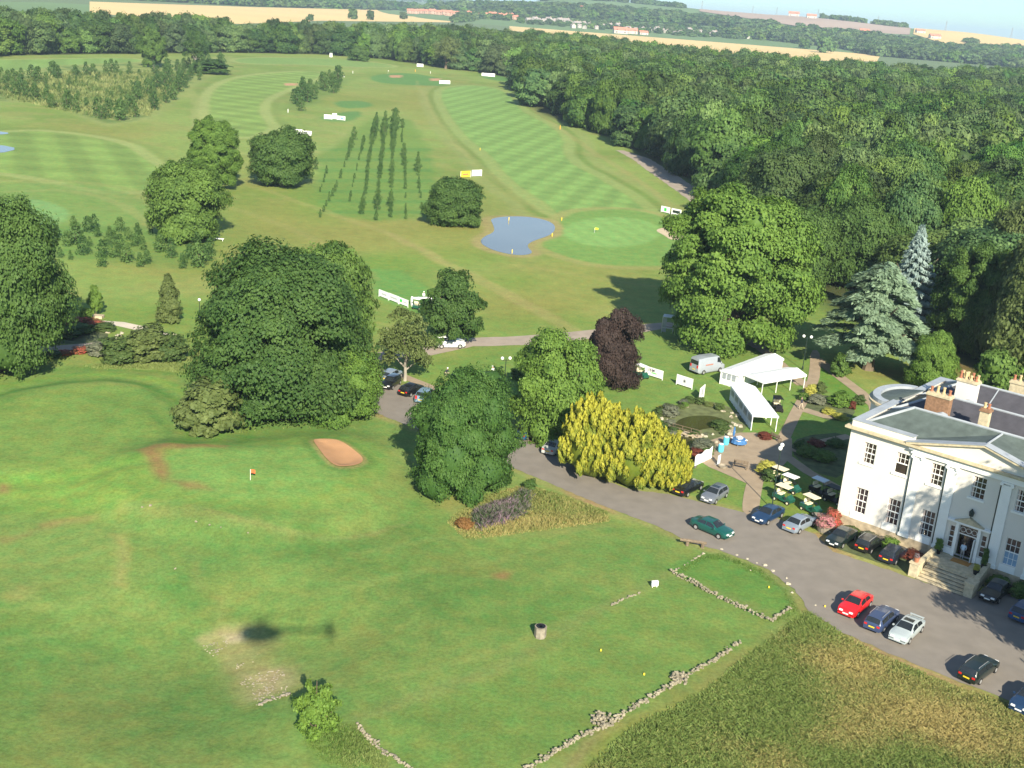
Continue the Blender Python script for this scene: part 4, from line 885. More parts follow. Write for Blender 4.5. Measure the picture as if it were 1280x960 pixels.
bx = np.concatenate(bx); gn_stuff('distant_woods', bx[:, 0], bx[:, 1], HZ(bx[:, 0], bx[:, 1])-.5, bx[:, 2], bx[:, 3], FARC, 8)
print('woods', len(near), len(rest), len(bx))

# ---- young plantations
YK = ['young1', 'young2', 'young3']
def young(px, py, h, label, group, wd=.5):
    i = young.n; young.n += 1; b = G(px, py); t = tree_at('young_tree', label, 'young tree', b, h*wd*random.Random(i).uniform(.8, 1.2), h, YK[i % 3], 'young', 'thin' if h > 3.5 else None, group=group)
young.n = 0; rg = random.Random(9)
rows = [[(443, 175), (428, 215), (420, 238), (400, 272)], [(455, 178), (447, 205), (437, 252)], [(470, 160), (462, 195), (457, 240), (452, 268)], [(481, 160), (478, 190), (474, 228), (470, 276)], [(493, 160), (491, 190), (489, 240), (488, 272)], [(503, 160), (502, 178)], [(505, 195), (507, 230), (507, 274)], [(522, 210), (524, 235), (528, 268)], [(395, 212), (389, 226)], [(410, 212), (400, 240)]]
hts = [5, 3.4, 6.5, 7.5, 8, 4.2, 4, 4.2, 3, 3]
for ri, (row, hh) in enumerate(zip(rows, hts)):
    pts = [G(*p) for p in row]; L_ = [0]
    for a, b in zip(pts, pts[1:]): L_.append(L_[-1]+(b-a).length)
    n = max(2, int(L_[-1]/7.0))
    for k in range(n+1):
        s_ = L_[-1]*k/n; j = max(i for i in range(len(L_)-1) if L_[i] <= s_+1e-6); p = pts[j].lerp(pts[j+1], (s_-L_[j])/(L_[j+1]-L_[j])); u, v = P((p.x, p.y, 0))
        frac = s_/L_[-1]; h = hh*max(.42, 1-1.6*frac)*rg.uniform(.7, 1.2)
        if rg.random() < .12: continue
        young(u+rg.uniform(-.5, .5), v, h, 'slim young tree in the straight planted rows left of the pond', 'young trees in straight rows', .28)
pt = W([(-30, 118), (20, 128), (70, 140), (130, 154), (190, 148), (236, 116), (256, 94), (285, 80), (250, 80), (200, 90), (150, 90), (80, 92), (10, 102), (-30, 108)])
x, y = scatter(pt, 10.5, 77); e = -sdist(x, y, pt); u, v = project(x, y, 0); order = np.argsort(e)
for i in order[:150]: young(u[i], v[i], rg.uniform(4.5, 7.5) if e[i] < 17 else rg.uniform(1.8, 3.4), 'bushy young tree in the far left plantation', 'young trees of the far left plantation', .38)
pt = W([(352, 140), (372, 122), (395, 106), (420, 100), (440, 104), (408, 126), (375, 142)]); x, y = scatter(pt, 11, 78); u, v = project(x, y, 0)
for i in range(min(30, len(x))): young(u[i], v[i], rg.uniform(5, 9), 'young tree in the small slanting copse below the far tees', 'young trees of the slanting copse', .36)
sap = [(45, 300), (60, 312), (70, 298), (75, 322), (88, 325), (95, 305), (92, 283), (98, 292), (110, 290), (112, 308), (118, 285), (122, 296), (128, 322), (127, 334), (137, 295), (135, 307), (143, 322), (142, 300), (150, 290), (150, 312), (158, 328), (160, 300), (168, 308), (172, 292), (175, 305), (179, 313), (184, 330), (186, 280), (188, 292), (200, 315), (214, 322), (228, 336), (237, 324), (231, 330), (246, 310), (248, 334), (262, 318), (175, 334), (258, 326), (104, 318), (84, 308), (55, 292)]
for i, (a, b) in enumerate(sap): young(a, b, rg.uniform(1.7, 3.6)*(1 if i % 5 else 1.35), 'staked sapling in the planted patch left of the big dark trees', 'staked saplings in the left patch', .42)

# ------------------------------------------------------------------ MANSION  (local axes: x along the front, y into the building)
A2 = G(1046.1, 640.6, 1.35); HROT = R(-40)
HW, HD = 26.9, 23.0; ZB, ZT, ZP = 1.35, 10.8, 11.8
house = thing('mansion', 'cream Georgian mansion with pediment, pilasters and hipped slate roof', 'mansion', (A2.x, A2.y, 0), HROT)
def HWLD(x, y, z): c, s = math.cos(HROT), math.sin(HROT); return Vector((A2.x+x*c-y*s, A2.y+x*s+y*c, z))
winx = [1.62, 5.12, 8.70, 12.85, 17.05, 20.60, 24.05]; ww = [1.32]*7
ops = []
for i, x in enumerate(winx):
    ops.append((x, x+ww[i], 7.65, 9.85, 'u'))
    if i != 3: ops.append((x, x+ww[i], 2.1, 4.85, 'l'))
DX0, DX1 = 11.35, 15.55
ops.append((12.60, 14.30, 1.2, 4.55, 'door')); ops.append((11.65, 12.15, 1.9, 4.2, 'sl')); ops.append((14.75, 15.25, 1.9, 4.2, 'sl'))
def wall_mesh(w_, z0, z1, ops, th=.35):
    mb = MB(); xs = sorted({0, w_} | {o[0] for o in ops} | {o[1] for o in ops}); zs = sorted({z0, z1} | {o[2] for o in ops if o[2] > z0} | {o[3] for o in ops})
    def hole(a, b, c, d): return any(o[0] <= a+1e-6 and o[1] >= b-1e-6 and o[2] <= c+1e-6 and o[3] >= d-1e-6 for o in ops)
    for a, b in zip(xs, xs[1:]):
        for c, d in zip(zs, zs[1:]):
            if not hole(a, b, c, d): mb.add([(a, 0, c), (b, 0, c), (b, 0, d), (a, 0, d)], [(0, 1, 2, 3)])
    for o in ops:
        a, b, c, d = o[0], o[1], max(o[2], z0), o[3]
        mb.add([(a, 0, c), (a, th, c), (a, th, d), (a, 0, d)], [(0, 1, 2, 3)]); mb.add([(b, 0, c), (b, th, c), (b, th, d), (b, 0, d)], [(3, 2, 1, 0)])
        mb.add([(a, 0, d), (b, 0, d), (b, th, d), (a, th, d)], [(0, 1, 2, 3)]); mb.add([(a, 0, c), (b, 0, c), (b, th, c), (a, th, c)], [(3, 2, 1, 0)])
    return mb
wm = wall_mesh(HW, ZB, ZT, ops)
wm.add([(0, 0, ZB), (0, HD, ZB), (0, HD, ZT), (0, 0, ZT)], [(3, 2, 1, 0)]); wm.add([(HW, 0, ZB), (HW, HD, ZB), (HW, HD, ZT), (HW, 0, ZT)], [(0, 1, 2, 3)]); wm.add([(0, HD, ZB), (HW, HD, ZB), (HW, HD, ZT), (0, HD, ZT)], [(3, 2, 1, 0)])
wm.build('wall', M['render'], house)
mb = MB()
mb.box(-.07, DX0-.6, -.07, .3, -.1, ZB-.003); mb.box(DX1+.6, HW+.07, -.07, .3, -.1, ZB-.003); mb.box(-.07, .3, .3, HD, -.1, ZB-.003); mb.box(HW-.3, HW+.07, .3, HD, -.1, ZB-.003)
mb.build('plinth', M['stone'], house)
mb = MB()
for x0, x1, z0, z1, k in ops:
    if k in 'ul':
        pass
def make_window(x0, x1, z0, z1, rows, cols=3, blind=0.0, curt=True, sill=True, openlow=False):
    m = MB(); y = .10; fw = .05
    m.box(x0, x0+fw, y, y+.08, z0, z1).box(x1-fw, x1, y, y+.08, z0, z1).box(x0+fw, x1-fw, y, y+.08, z1-fw, z1).box(x0+fw, x1-fw, y, y+.08, z0, z0+fw)
    zm = (z0+z1)/2; m.box(x0+fw, x1-fw, y-.02, y+.06, zm-.05, zm+.05)
    for c in range(1, cols):
        xx = x0+(x1-x0)*c/cols; m.box(xx-.022, xx+.022, y+.01, y+.05, (zm+.05 if openlow else z0+fw), z1-fw)
    for r in range(1, rows):
        zz = z0+(z1-z0)*r/rows
        if abs(zz-zm) > .1 and not (openlow and zz < zm): m.box(x0+fw, x1-fw, y+.012, y+.048, zz-.022, zz+.022)
    f = m.build('window', M['trim'], house)
    g = MB(); g.box(x0+.02, x1-.02, y+.055, y+.07, z0+.02, z1-.02); g.build('pane', M['glass'], f)
    if curt:
        g = MB(); g.box(x0+.08, x0+.24, y+.048, y+.053, z0+.08 if not openlow else zm+.06, z1-.08); g.build('curtain', M['curtain'], f)
    if blind:
        g = MB(); g.box(x0+.06, x1-.06, y+.043, y+.052, z0+.07, z0+(z1-z0)*blind); g.build('blind', M['blueblind'], f)
    if sill:
        g = MB(); g.box(x0-.22, x1+.10, -.10, .06, z0-.22, z0-.02); g.build('sill', M['trim'], f)
    return f
for i, (x0, x1, z0, z1, k) in enumerate(ops):
    if k == 'u': f = make_window(x0, x1, z0, z1, 4, openlow=(abs(x0-5.12) < .1))
    elif k == 'l':
        f = make_window(x0, x1, z0, z1, 4, blind=.52 if abs(x0-17.05) < .1 else 0, curt=x0 < 12, sill=False)
        g = MB(); g.box(x0-.20, x1-.02, -.06, -.004, ZB+.01, z0-.03); g.build('sill', M['trim'], f)
    elif k == 'sl': f = make_window(x0, x1, z0, z1, 4, cols=1, curt=False, sill=False)
# cornice and parapet
mb = MB(); mb.box(-.30, HW+.30, -.30, .2, ZT, ZT+.14).box(-.52, HW+.52, -.52, .2, ZT+.14, ZT+.36).box(-.30, .2, .2, HD+.3, ZT, ZT+.14).box(-.52, .2, .2, HD+.5, ZT+.14, ZT+.36).box(HW-.2, HW+.52, .2, HD+.5, ZT+.14, ZT+.36).box(.2, HW-.2, HD-.2, HD+.5, ZT+.14, ZT+.36)
mb.build('cornice', M['buffstone'], house)
PX0, PX1 = 6.55, 20.35
mb = MB(); mb.box(0, PX0, 0, .45, ZT+.36, ZP).box(PX1, HW, 0, .45, ZT+.36, ZP).box(0, .45, .45, HD, ZT+.36, ZP).box(HW-.45, HW, .45, HD, ZT+.36, ZP).box(.45, HW-.45, HD-.45, HD, ZT+.36, ZP)
mb.build('parapet', M['render'], house)
mb = MB(); mb.box(-.06, PX0, -.06, .9, ZP, ZP+.05).box(PX1, HW+.06, -.06, .9, ZP, ZP+.05).box(-.06, .9, .9, HD+.06, ZP, ZP+.05).box(HW-.9, HW+.06, .9, HD+.06, ZP, ZP+.05).box(.9, HW-.9, HD-.9, HD+.06, ZP, ZP+.05)
mb.build('parapet_capping', M['lead'], house)
# entablature band, pilasters and scrolled capitals
mb = MB(); mb.box(PX0, PX1, -.22, -.003, ZT-.55, ZT-.02); mb.build('entablature', M['trim'], house)
for x in (6.85, 10.35, 15.60, 19.10):
    m = MB(); m.box(x, x+.95, -.16, -.004, ZB+.35, ZT-.9); p = m.build('pilaster', M['trim'], house)
    m = MB(); m.box(x-.08, x+1.03, -.24, -.004, ZB, ZB+.35); m.build('base', M['trim'], p)
    m = MB(); m.box(x-.10, x+1.05, -.24, -.004, ZT-.74, ZT-.57)
    for xx in (x-.02, x+.97): m.tube([(xx, -.02, ZT-.82), (xx, -.30, ZT-.82)], .17, 10)
    m.build('capital', M['trim'], p)
    if x > 18: continue
    m = MB(); m.tube([(x-.10, -.10, ZT-.6), (x-.10, -.10, ZB+.1)], .05, 6); m.build('downpipe', M['post'], house)
m = MB(); m.box(6.35, 6.9, -.45, -.2, ZT-.15, ZT-.003); m.build('rainwater_head', M['lead'], house)
# pediment
PC = (PX0+PX1)/2; PZ = 13.05
m = MB(); m.add([(PX0, -.12, ZT+.36), (PX1, -.12, ZT+.36), (PC, -.12, PZ-.15), (PX0, .3, ZT+.36), (PX1, .3, ZT+.36), (PC, .3, PZ-.15)], [(0, 1, 2), (5, 4, 3), (0, 2, 5, 3), (1, 4, 5, 2), (0, 3, 4, 1)]); ped = m.build('pediment', M['render'], house)
def slab(p0, p1, y0, y1, th, side=0):
    (x0, z0), (x1, z1) = p0, p1; return [(x0, y0, z0), (x1, y0, z1), (x1, y1, z1), (x0, y1, z0), (x0, y0, z0+th), (x1, y0, z1+th), (x1, y1, z1+th), (x0, y1, z0+th)]
BOXF = [(0, 3, 2, 1), (4, 5, 6, 7), (0, 1, 5, 4), (2, 3, 7, 6), (1, 2, 6, 5), (0, 4, 7, 3)]
m = MB(); m.add(slab((PX0-.55, ZT+.30), (PC, PZ-.03), -.55, .3, .22), BOXF); m.add(slab((PC, PZ-.03), (PX1+.55, ZT+.30), -.55, .3, .22), BOXF); m.build('raking_cornice', M['buffstone'], ped)
m = MB(); m.add(slab((PX0-.60, ZT+.53), (PC+.02, PZ+.20), -.62, .5, .05), BOXF); m.add(slab((PC-.02, PZ+.20), (PX1+.60, ZT+.53), -.62, .5, .05), BOXF); m.build('capping', M['lead'], ped)
# roof: three parallel hipped ranges
def tri_roof(x0, x1, y0, y1, zr, ze, inset):
    ym = (y0+y1)/2; v = [(x0, y0, ze), (x1, y0, ze), (x1, y1, ze), (x0, y1, ze), (x0+inset, ym, zr), (x1-inset, ym, zr)]
    return v, [(0, 1, 5, 4)], [(1, 2, 5), (2, 3, 4, 5), (3, 0, 4)]
E0 = .9; RY = [(E0, 7.3), (7.3, 14.7), (14.7, HD-E0)]; ZR = 13.45
ZE = ZP-.25
front = MB(); other = MB(); rolls = MB()
for ri, (y0, y1) in enumerate(RY):
    ze = ZE; ins = 3.6
    v, a, b = tri_roof(E0, HW-E0, y0, y1, ZR, ze, ins)
    (front if ri == 0 else other).add(v, a); (front if ri == 0 else front).add(v, b[0:1]+b[2:]); (other if ri else front).add(v, [b[1]])
    [rolls.tube([v[a_], v[b_]], .155, 6) for a_, b_ in ((4, 5), (0, 4), (3, 4), (1, 5), (2, 5))]
# pediment roof running back into the first range
yr = 4.1; front.add([(PX0-.3, .3, ZT+.62), (PC, .3, PZ+.22), (PC, yr, PZ+.24), (PX0-.3+.2, 1.0, ZT+.75)], [(0, 1, 2, 3)]); front.add([(PX1+.3, .3, ZT+.62), (PC, .3, PZ+.22), (PC, yr, PZ+.24), (PX1+.3-.2, 1.0, ZT+.75)], [(3, 2, 1, 0)])
rolls.tube([(PC, .2, PZ+.25), (PC, yr, PZ+.30)], .11, 6)
r0 = front.build('roof', M['slategreen'], house); other.build('back_roof', M['slate'], house); rolls.build('lead_ridge', M['lead'], r0)
m = MB(); m.box(E0-.1, HW-E0+.1, E0-.1, HD-E0+.1, ZE-.35, ZE-.02); m.build('gutter_deck', M['lead'], house)
for xx in (8.0, 17.5):
    m = MB(); m.add([(xx, 14.75, ZE+.05), (xx+.14, 14.75, ZE+.05), (xx+.14, 18.3, ZR+.06), (xx, 18.3, ZR+.06)], [(0, 1, 2, 3)]); m.build('lead_strip', M['lead'], r0)
m = MB(); m.box(15.2, 17.4, 5.3, 6.9, 11.8, 13.75); m.build('roof_hatch', M['lead'], house, bevel=.05)
# bow at the left side
m = MB(); n = 18; cy, rb = 12.6, 4.3; arc = [(-.2-(rb*.66)*math.sin(math.pi*i/n), cy-rb*math.cos(math.pi*i/n)) for i in range(n+1)]
arci = [(-.2-(rb*.66-.85)*math.sin(math.pi*i/n), cy-(rb-.85)*math.cos(math.pi*i/n)) for i in range(n+1)]
bow = MB(); bow.prism(arc, -.1, ZP-.62); bowo = bow.build('bow_front', M['render'], house)
cor = [(-.2-(rb*.66+.35)*math.sin(math.pi*i/n), cy-(rb+.35)*math.cos(math.pi*i/n)) for i in range(n+1)]
m = MB(); m.prism(cor, ZP-.60, ZP-.35); m.build('cornice', M['buffstone'], bowo)
m = MB(); k = len(arc); m.add([(p[0], p[1], ZP-.33) for p in arc]+[(p[0], p[1], ZP+.06) for p in arc]+[(p[0], p[1], ZP+.06) for p in arci]+[(p[0], p[1], ZP-.33) for p in arci],
      [(i, i+1, k+i+1, k+i) for i in range(n)]+[(k+i, k+i+1, 2*k+i+1, 2*k+i) for i in range(n)]+[(2*k+i, 2*k+i+1, 3*k+i+1, 3*k+i) for i in range(n)]); m.build('lead_parapet', M['lead'], bowo)
m = MB(); m.add([(p[0], p[1], ZP-.25) for p in arci]+[(2.2, cy, ZR-.5)], [(i, i+1, k) for i in range(n)]); m.build('bow_roof', M['slategreen'], bowo)
# chimneys
def chimney(x0, x1, y0, y1, zb, zt, mat, cap, npot, potm, seed, rows=1, saddle=True):
    m = MB(); m.box(x0, x1, y0, y1, zb, zt); c = m.build('chimney', M[mat], house)
    m = MB(); m.box(x0-.10, x1+.10, y0-.10, y1+.10, zt+.002, zt+.2).box(x0-.02, x1+.02, y0-.02, y1+.02, zt+.2, zt+.32); m.build('cap', M[cap], c)
    rg = random.Random(seed)
    for r in range(rows):
        for i in range(npot):
            px_ = x0+.25+(x1-x0-.5)*i/max(1, npot-1); py_ = (y0+y1)/2+(r-(rows-1)/2)*.55; h = rg.uniform(.5, .8)
            m = MB(); m.lathe([(.17, 0), (.19, .08), (.14, .15), (.13, h-.12), (.17, h-.1), (.16, h)], 10, (px_, py_, zt+.3)); m.build('chimney_pot', M[potm if (i+r) % 3 else ('terracotta' if potm != 'terracotta' else 'buffpot')], c)
    if saddle:
        m = MB(); m.lathe([(.75, 0), (.72, .3), (.5, .75), (.02, .95)], 14, (x1-.35, y0-.28, zb+.75)); m.build('lead_saddle', M['lead'], c)
chimney(4.55, 6.95, 6.7, 7.7, 11.4, 14.4, 'brick', 'buffstone', 4, 'buffpot', 1)
chimney(5.05, 7.2, 13.5, 14.5, 11.4, 14.7, 'render', 'buffstone', 4, 'buffpot', 2, rows=2)
chimney(8.7, 10.4, 19.6, 20.5, 11.4, 14.2, 'buffstone', 'buffstone', 3, 'buffpot', 3, rows=1, saddle=False)
chimney(10.35, 11.25, 6.0, 6.8, 11.4, 14.4, 'buffstone', 'brick', 2, 'terracotta', 4, saddle=False)
chimney(19.9, 22.3, 6.7, 7.7, 11.4, 14.4, 'brick', 'buffstone', 4, 'buffpot', 5); chimney(19.7, 21.8, 13.5, 14.5, 11.4, 15.1, 'render', 'buffstone', 4, 'buffpot', 6)
# doorcase
m = MB()
for x in (12.25, 14.38): m.box(x, x+.30, -.25, -.003, 1.22, 4.75)
m.box(11.45, 12.25, -.08, -.003, 1.22, 1.85).box(14.68, 15.45, -.08, -.003, 1.22, 1.85).box(11.35, 15.55, -.42, -.003, 4.78, 4.95)
dc = m.build('doorcase', M['trim'], house)
m = MB(); m.add([(12.0, -.42, 4.96), (14.9, -.42, 4.96), (13.45, -.42, 5.62), (12.0, -.003, 4.96), (14.9, -.003, 4.96), (13.45, -.003, 5.62)], [(0, 1, 2), (5, 4, 3), (0, 2, 5, 3), (1, 4, 5, 2), (0, 3, 4, 1)]); m.build('door_pediment', M['buffstone'], dc)
m = MB(); m.box(12.60, 14.30, .05, .12, 3.62, 3.72); m.build('transom', M['trim'], dc)
m = MB(); m.box(12.60, 14.30, .10, .12, 3.72, 4.55); fl = m.build('fanlight', M['glass'], dc)
m = MB()
for k_ in range(3): m.tube([(12.9+.55*k_+.25*math.cos(t), .08, 4.12+.25*math.sin(t)) for t in [i*math.pi/6 for i in range(13)]], .025, 5)
m.build('glazing_bar', M['trim'], fl)
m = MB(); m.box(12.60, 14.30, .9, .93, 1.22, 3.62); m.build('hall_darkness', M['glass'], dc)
m = MB(); m.box(14.24, 14.30, -.55, .30, 1.24, 3.60); dr_ = m.build('door', M['trim'], dc); m = MB(); m.tube([(14.2, -.42, 2.3), (14.2, -.30, 2.3)], .03, 6); m.build('handle', M['rim'], dr_)
m = MB(); m.lathe([(.04, 0), (.04, .3), (.20, .35), (.26, .75), (.14, .95), (.05, 1.1)], 8, (13.45, -.25, 5.5)); m.build('porch_lantern', M['post'], house)
# landing, steps, flank walls
m = MB(); m.box(10.75, 16.15, -3.0, -.08, -.1, 1.18)
st = m.build('landing', M['buffstone'], house)
for i in range(6):
    m = MB(); m.box(11.25, 15.65, -3.0-.42*(i+1)+.07, -3.0-.42*i, -.1, 1.18-.175*(i+1)-.06); sp = m.build('step', M['greystone'], house)
    m = MB(); m.box(11.22, 15.68, -3.0-.42*(i+1), -3.0-.42*i+.06, 1.18-.175*(i+1)-.057, 1.18-.175*(i+1)); m.build('tread', M['buffstone'], sp)
for x0, x1, lx in ((10.35, 11.2, -1), (15.70, 16.55, 1)):
    m = MB(); m.box(x0, x1, -5.4, -4.2, -.1, 1.35).box(x0-.08, x1+.08, -5.48, -4.12, 1.35, 1.5); pd = m.build('pedestal', M['buffstone'], house)
    m = MB(); xm = (x0+x1)/2; m.add([(xm-.25, -4.12, -.1), (xm+.25, -4.12, -.1), (xm+.25-lx*.2, -.1, -.1), (xm-.25-lx*.2, -.1, -.1), (xm-.25, -4.12, 1.2), (xm+.25, -4.12, 1.2), (xm+.25-lx*.2, -.1, 1.75), (xm-.25-lx*.2, -.1, 1.75)], BOXF); m.build('flank_wall', M['buffstone'], pd)

def hput(x, y, z=0): return HWLD(x, y, z)
# plants and tubs at the house
def pot_plant(loc, label, mk, r=.45, h=.9, pot='terracotta', group=None, potr=.3):
    t = thing('potted_plant', label, 'planter', loc, 0, group)
    m = MB(); m.lathe([(potr*.7, 0), (potr, .45), (potr*1.08, .5)], 12); m.build('pot', M[pot], t)
    c = link('plant', crown_with('shrub', mk), t); c.scale = (r, r, h/2); c.location = (0, 0, .42); return t
pot_plant(hput(11.25, -.8, 1.18), 'spiky green plant in a dark pot left of the mansion door', 'leafbright', .45, 1.3, 'black')
pot_plant(hput(15.7, -.7, 1.18), 'tall clipped plant in a pot right of the mansion door', 'leaf', .35, 2.0, 'black')
pot_plant(hput(15.6, -2.4, 1.18), 'yellow green plant in a pot at the top of the steps', 'yellowleaf', .35, .7, 'black')
pot_plant(hput(10.75, -5.0, 1.5), 'small purple plant in a pot beside the left step pedestal', 'purple', .3, .5)
m = MB(); m.box(-.9, .9, -.5, .5, 0, .03); o = m.build('doormat', pm('coir_mat', (.42, .20, .05), 1, .2, 5)); o.location = hput(13.6, -.9, 1.19); o.rotation_euler = (0, 0, HROT); tag(o, 'orange brown doormat on the landing outside the open door', 'doormat')
def shrub_at(loc, r, h, mk, label, name='shrub', cat='shrub', group=None, kind='shrub'):
    return tree_at(name, label, cat, loc, r, h, kind, mk, None, group=group)
shrub_at(hput(.1, -.9), 1.0, 2.1, 'redflower', 'red flowering bush at the left corner of the mansion')
shrub_at(hput(-.3, -1.9), .5, .9, 'yellowleaf', 'small yellow bush at the left corner of the mansion')
shrub_at(hput(2.2, -.9), 1.1, .8, 'shrub', 'low dry shrub against the stone plinth, first from the left corner')
shrub_at(hput(4.2, -.9), 1.0, 1.0, 'shrubgrey', 'pale green shrub against the plinth behind the dark parked cars')
shrub_at(hput(6.7, -1.1), 1.0, 1.3, 'leafbright', 'round bright green shrub below the first pilaster')
shrub_at(hput(9.2, -1.4), 1.2, .8, 'redleaf', 'reddish low shrub beside the mansion steps')
for i, (x, lb) in enumerate([(17.6, 'dark shrub in the shade right of the steps, nearest them'), (19.6, 'dark shrub in the shade under the blue blind window'), (22, 'dark shrub under the last window at the right edge')]): shrub_at(hput(x, -1.2), 1.2, 1.5, 'leaf', lb)
t = thing('stone_planter', 'round stone planter brimming with pink flowers beside the mansion corner', 'planter', G(1031, 664)); m = MB(); m.lathe([(.75, 0), (.95, .7), (1.0, .75)], 16); m.build('bowl', M['greystone'], t); c = link('flowers', crown_with('shrub', 'pinkflower'), t); c.scale = (1.15, 1.15, .62); c.location = (0, 0, .55)
b = G(1027, 652); t = thing('stone_planter', 'low stone trough behind the pink flower planter', 'planter', b); m = MB(); m.box(-.8, .8, -.5, .5, 0, .8); m.build('bowl', M['greystone'], t)

# ------------------------------------------------------------------ VEHICLES
def interp(xs, ys, x):
    if x <= xs[0]: return ys[0]
    for i in range(len(xs)-1):
        if x <= xs[i+1]:
            t = (x-xs[i])/(xs[i+1]-xs[i]); return ys[i]*(1-t)+ys[i+1]*t
    return ys[-1]
CARS = {  # x from rear (-) to front (+): top profile, belt, widths; screens
    'saloon': dict(L=4.5, W=1.74, top=[(-2.25, .60), (-2.2, .88), (-1.55, .97), (-.95, 1.36), (.25, 1.40), (1.0, .98), (2.0, .80), (2.2, .66), (2.25, .50)], rw=(-1.55, -.95), ws=(.25, 1.0), cab=(-1.55, 1.0), side=(-1.35, .72)),
    'hatch': dict(L=4.0, W=1.68, top=[(-2.0, .60), (-1.97, .92), (-1.55, 1.36), (-.6, 1.43), (.25, 1.42), (.95, 1.00), (1.75, .82), (1.97, .66), (2.0, .5)], rw=(-1.95, -1.52), ws=(.25, .95), cab=(-1.9, .95), side=(-1.5, .7)),
    'estate': dict(L=4.6, W=1.74, top=[(-2.3, .60), (-2.27, .92), (-1.95, 1.36), (-.6, 1.44), (.3, 1.41), (1.05, .98), (2.0, .82), (2.25, .66), (2.3, .5)], rw=(-2.25, -1.93), ws=(.3, 1.05), cab=(-2.2, 1.05), side=(-1.9, .78)),
    'mpv': dict(L=4.2, W=1.76, top=[(-2.1, .60), (-2.08, 1.0), (-1.8, 1.56), (-.6, 1.66), (.3, 1.60), (1.15, 1.02), (1.85, .86), (2.07, .7), (2.1, .5)], rw=(-2.05, -1.78), ws=(.3, 1.15), cab=(-2.0, 1.15), side=(-1.75, .85)),
    'suv': dict(L=4.5, W=1.82, top=[(-2.25, .75), (-2.22, 1.1), (-2.05, 1.70), (-.6, 1.80), (.35, 1.76), (.95, 1.18), (2.05, 1.06), (2.22, .85), (2.25, .7)], rw=(-2.2, -2.03), ws=(.35, .95), cab=(-2.15, .95), side=(-2.0, .75)),
    'van': dict(L=5.6, W=2.05, top=[(-2.8, .7), (-2.78, 1.2), (-2.7, 2.40), (-1.0, 2.52), (1.35, 2.46), (2.05, 1.35), (2.65, 1.05), (2.78, .8), (2.8, .6)], rw=(-2.79, -2.70), ws=(1.4, 2.05), cab=(-2.75, 2.05), side=(1.0, 1.75)),
}
_carproto = {}
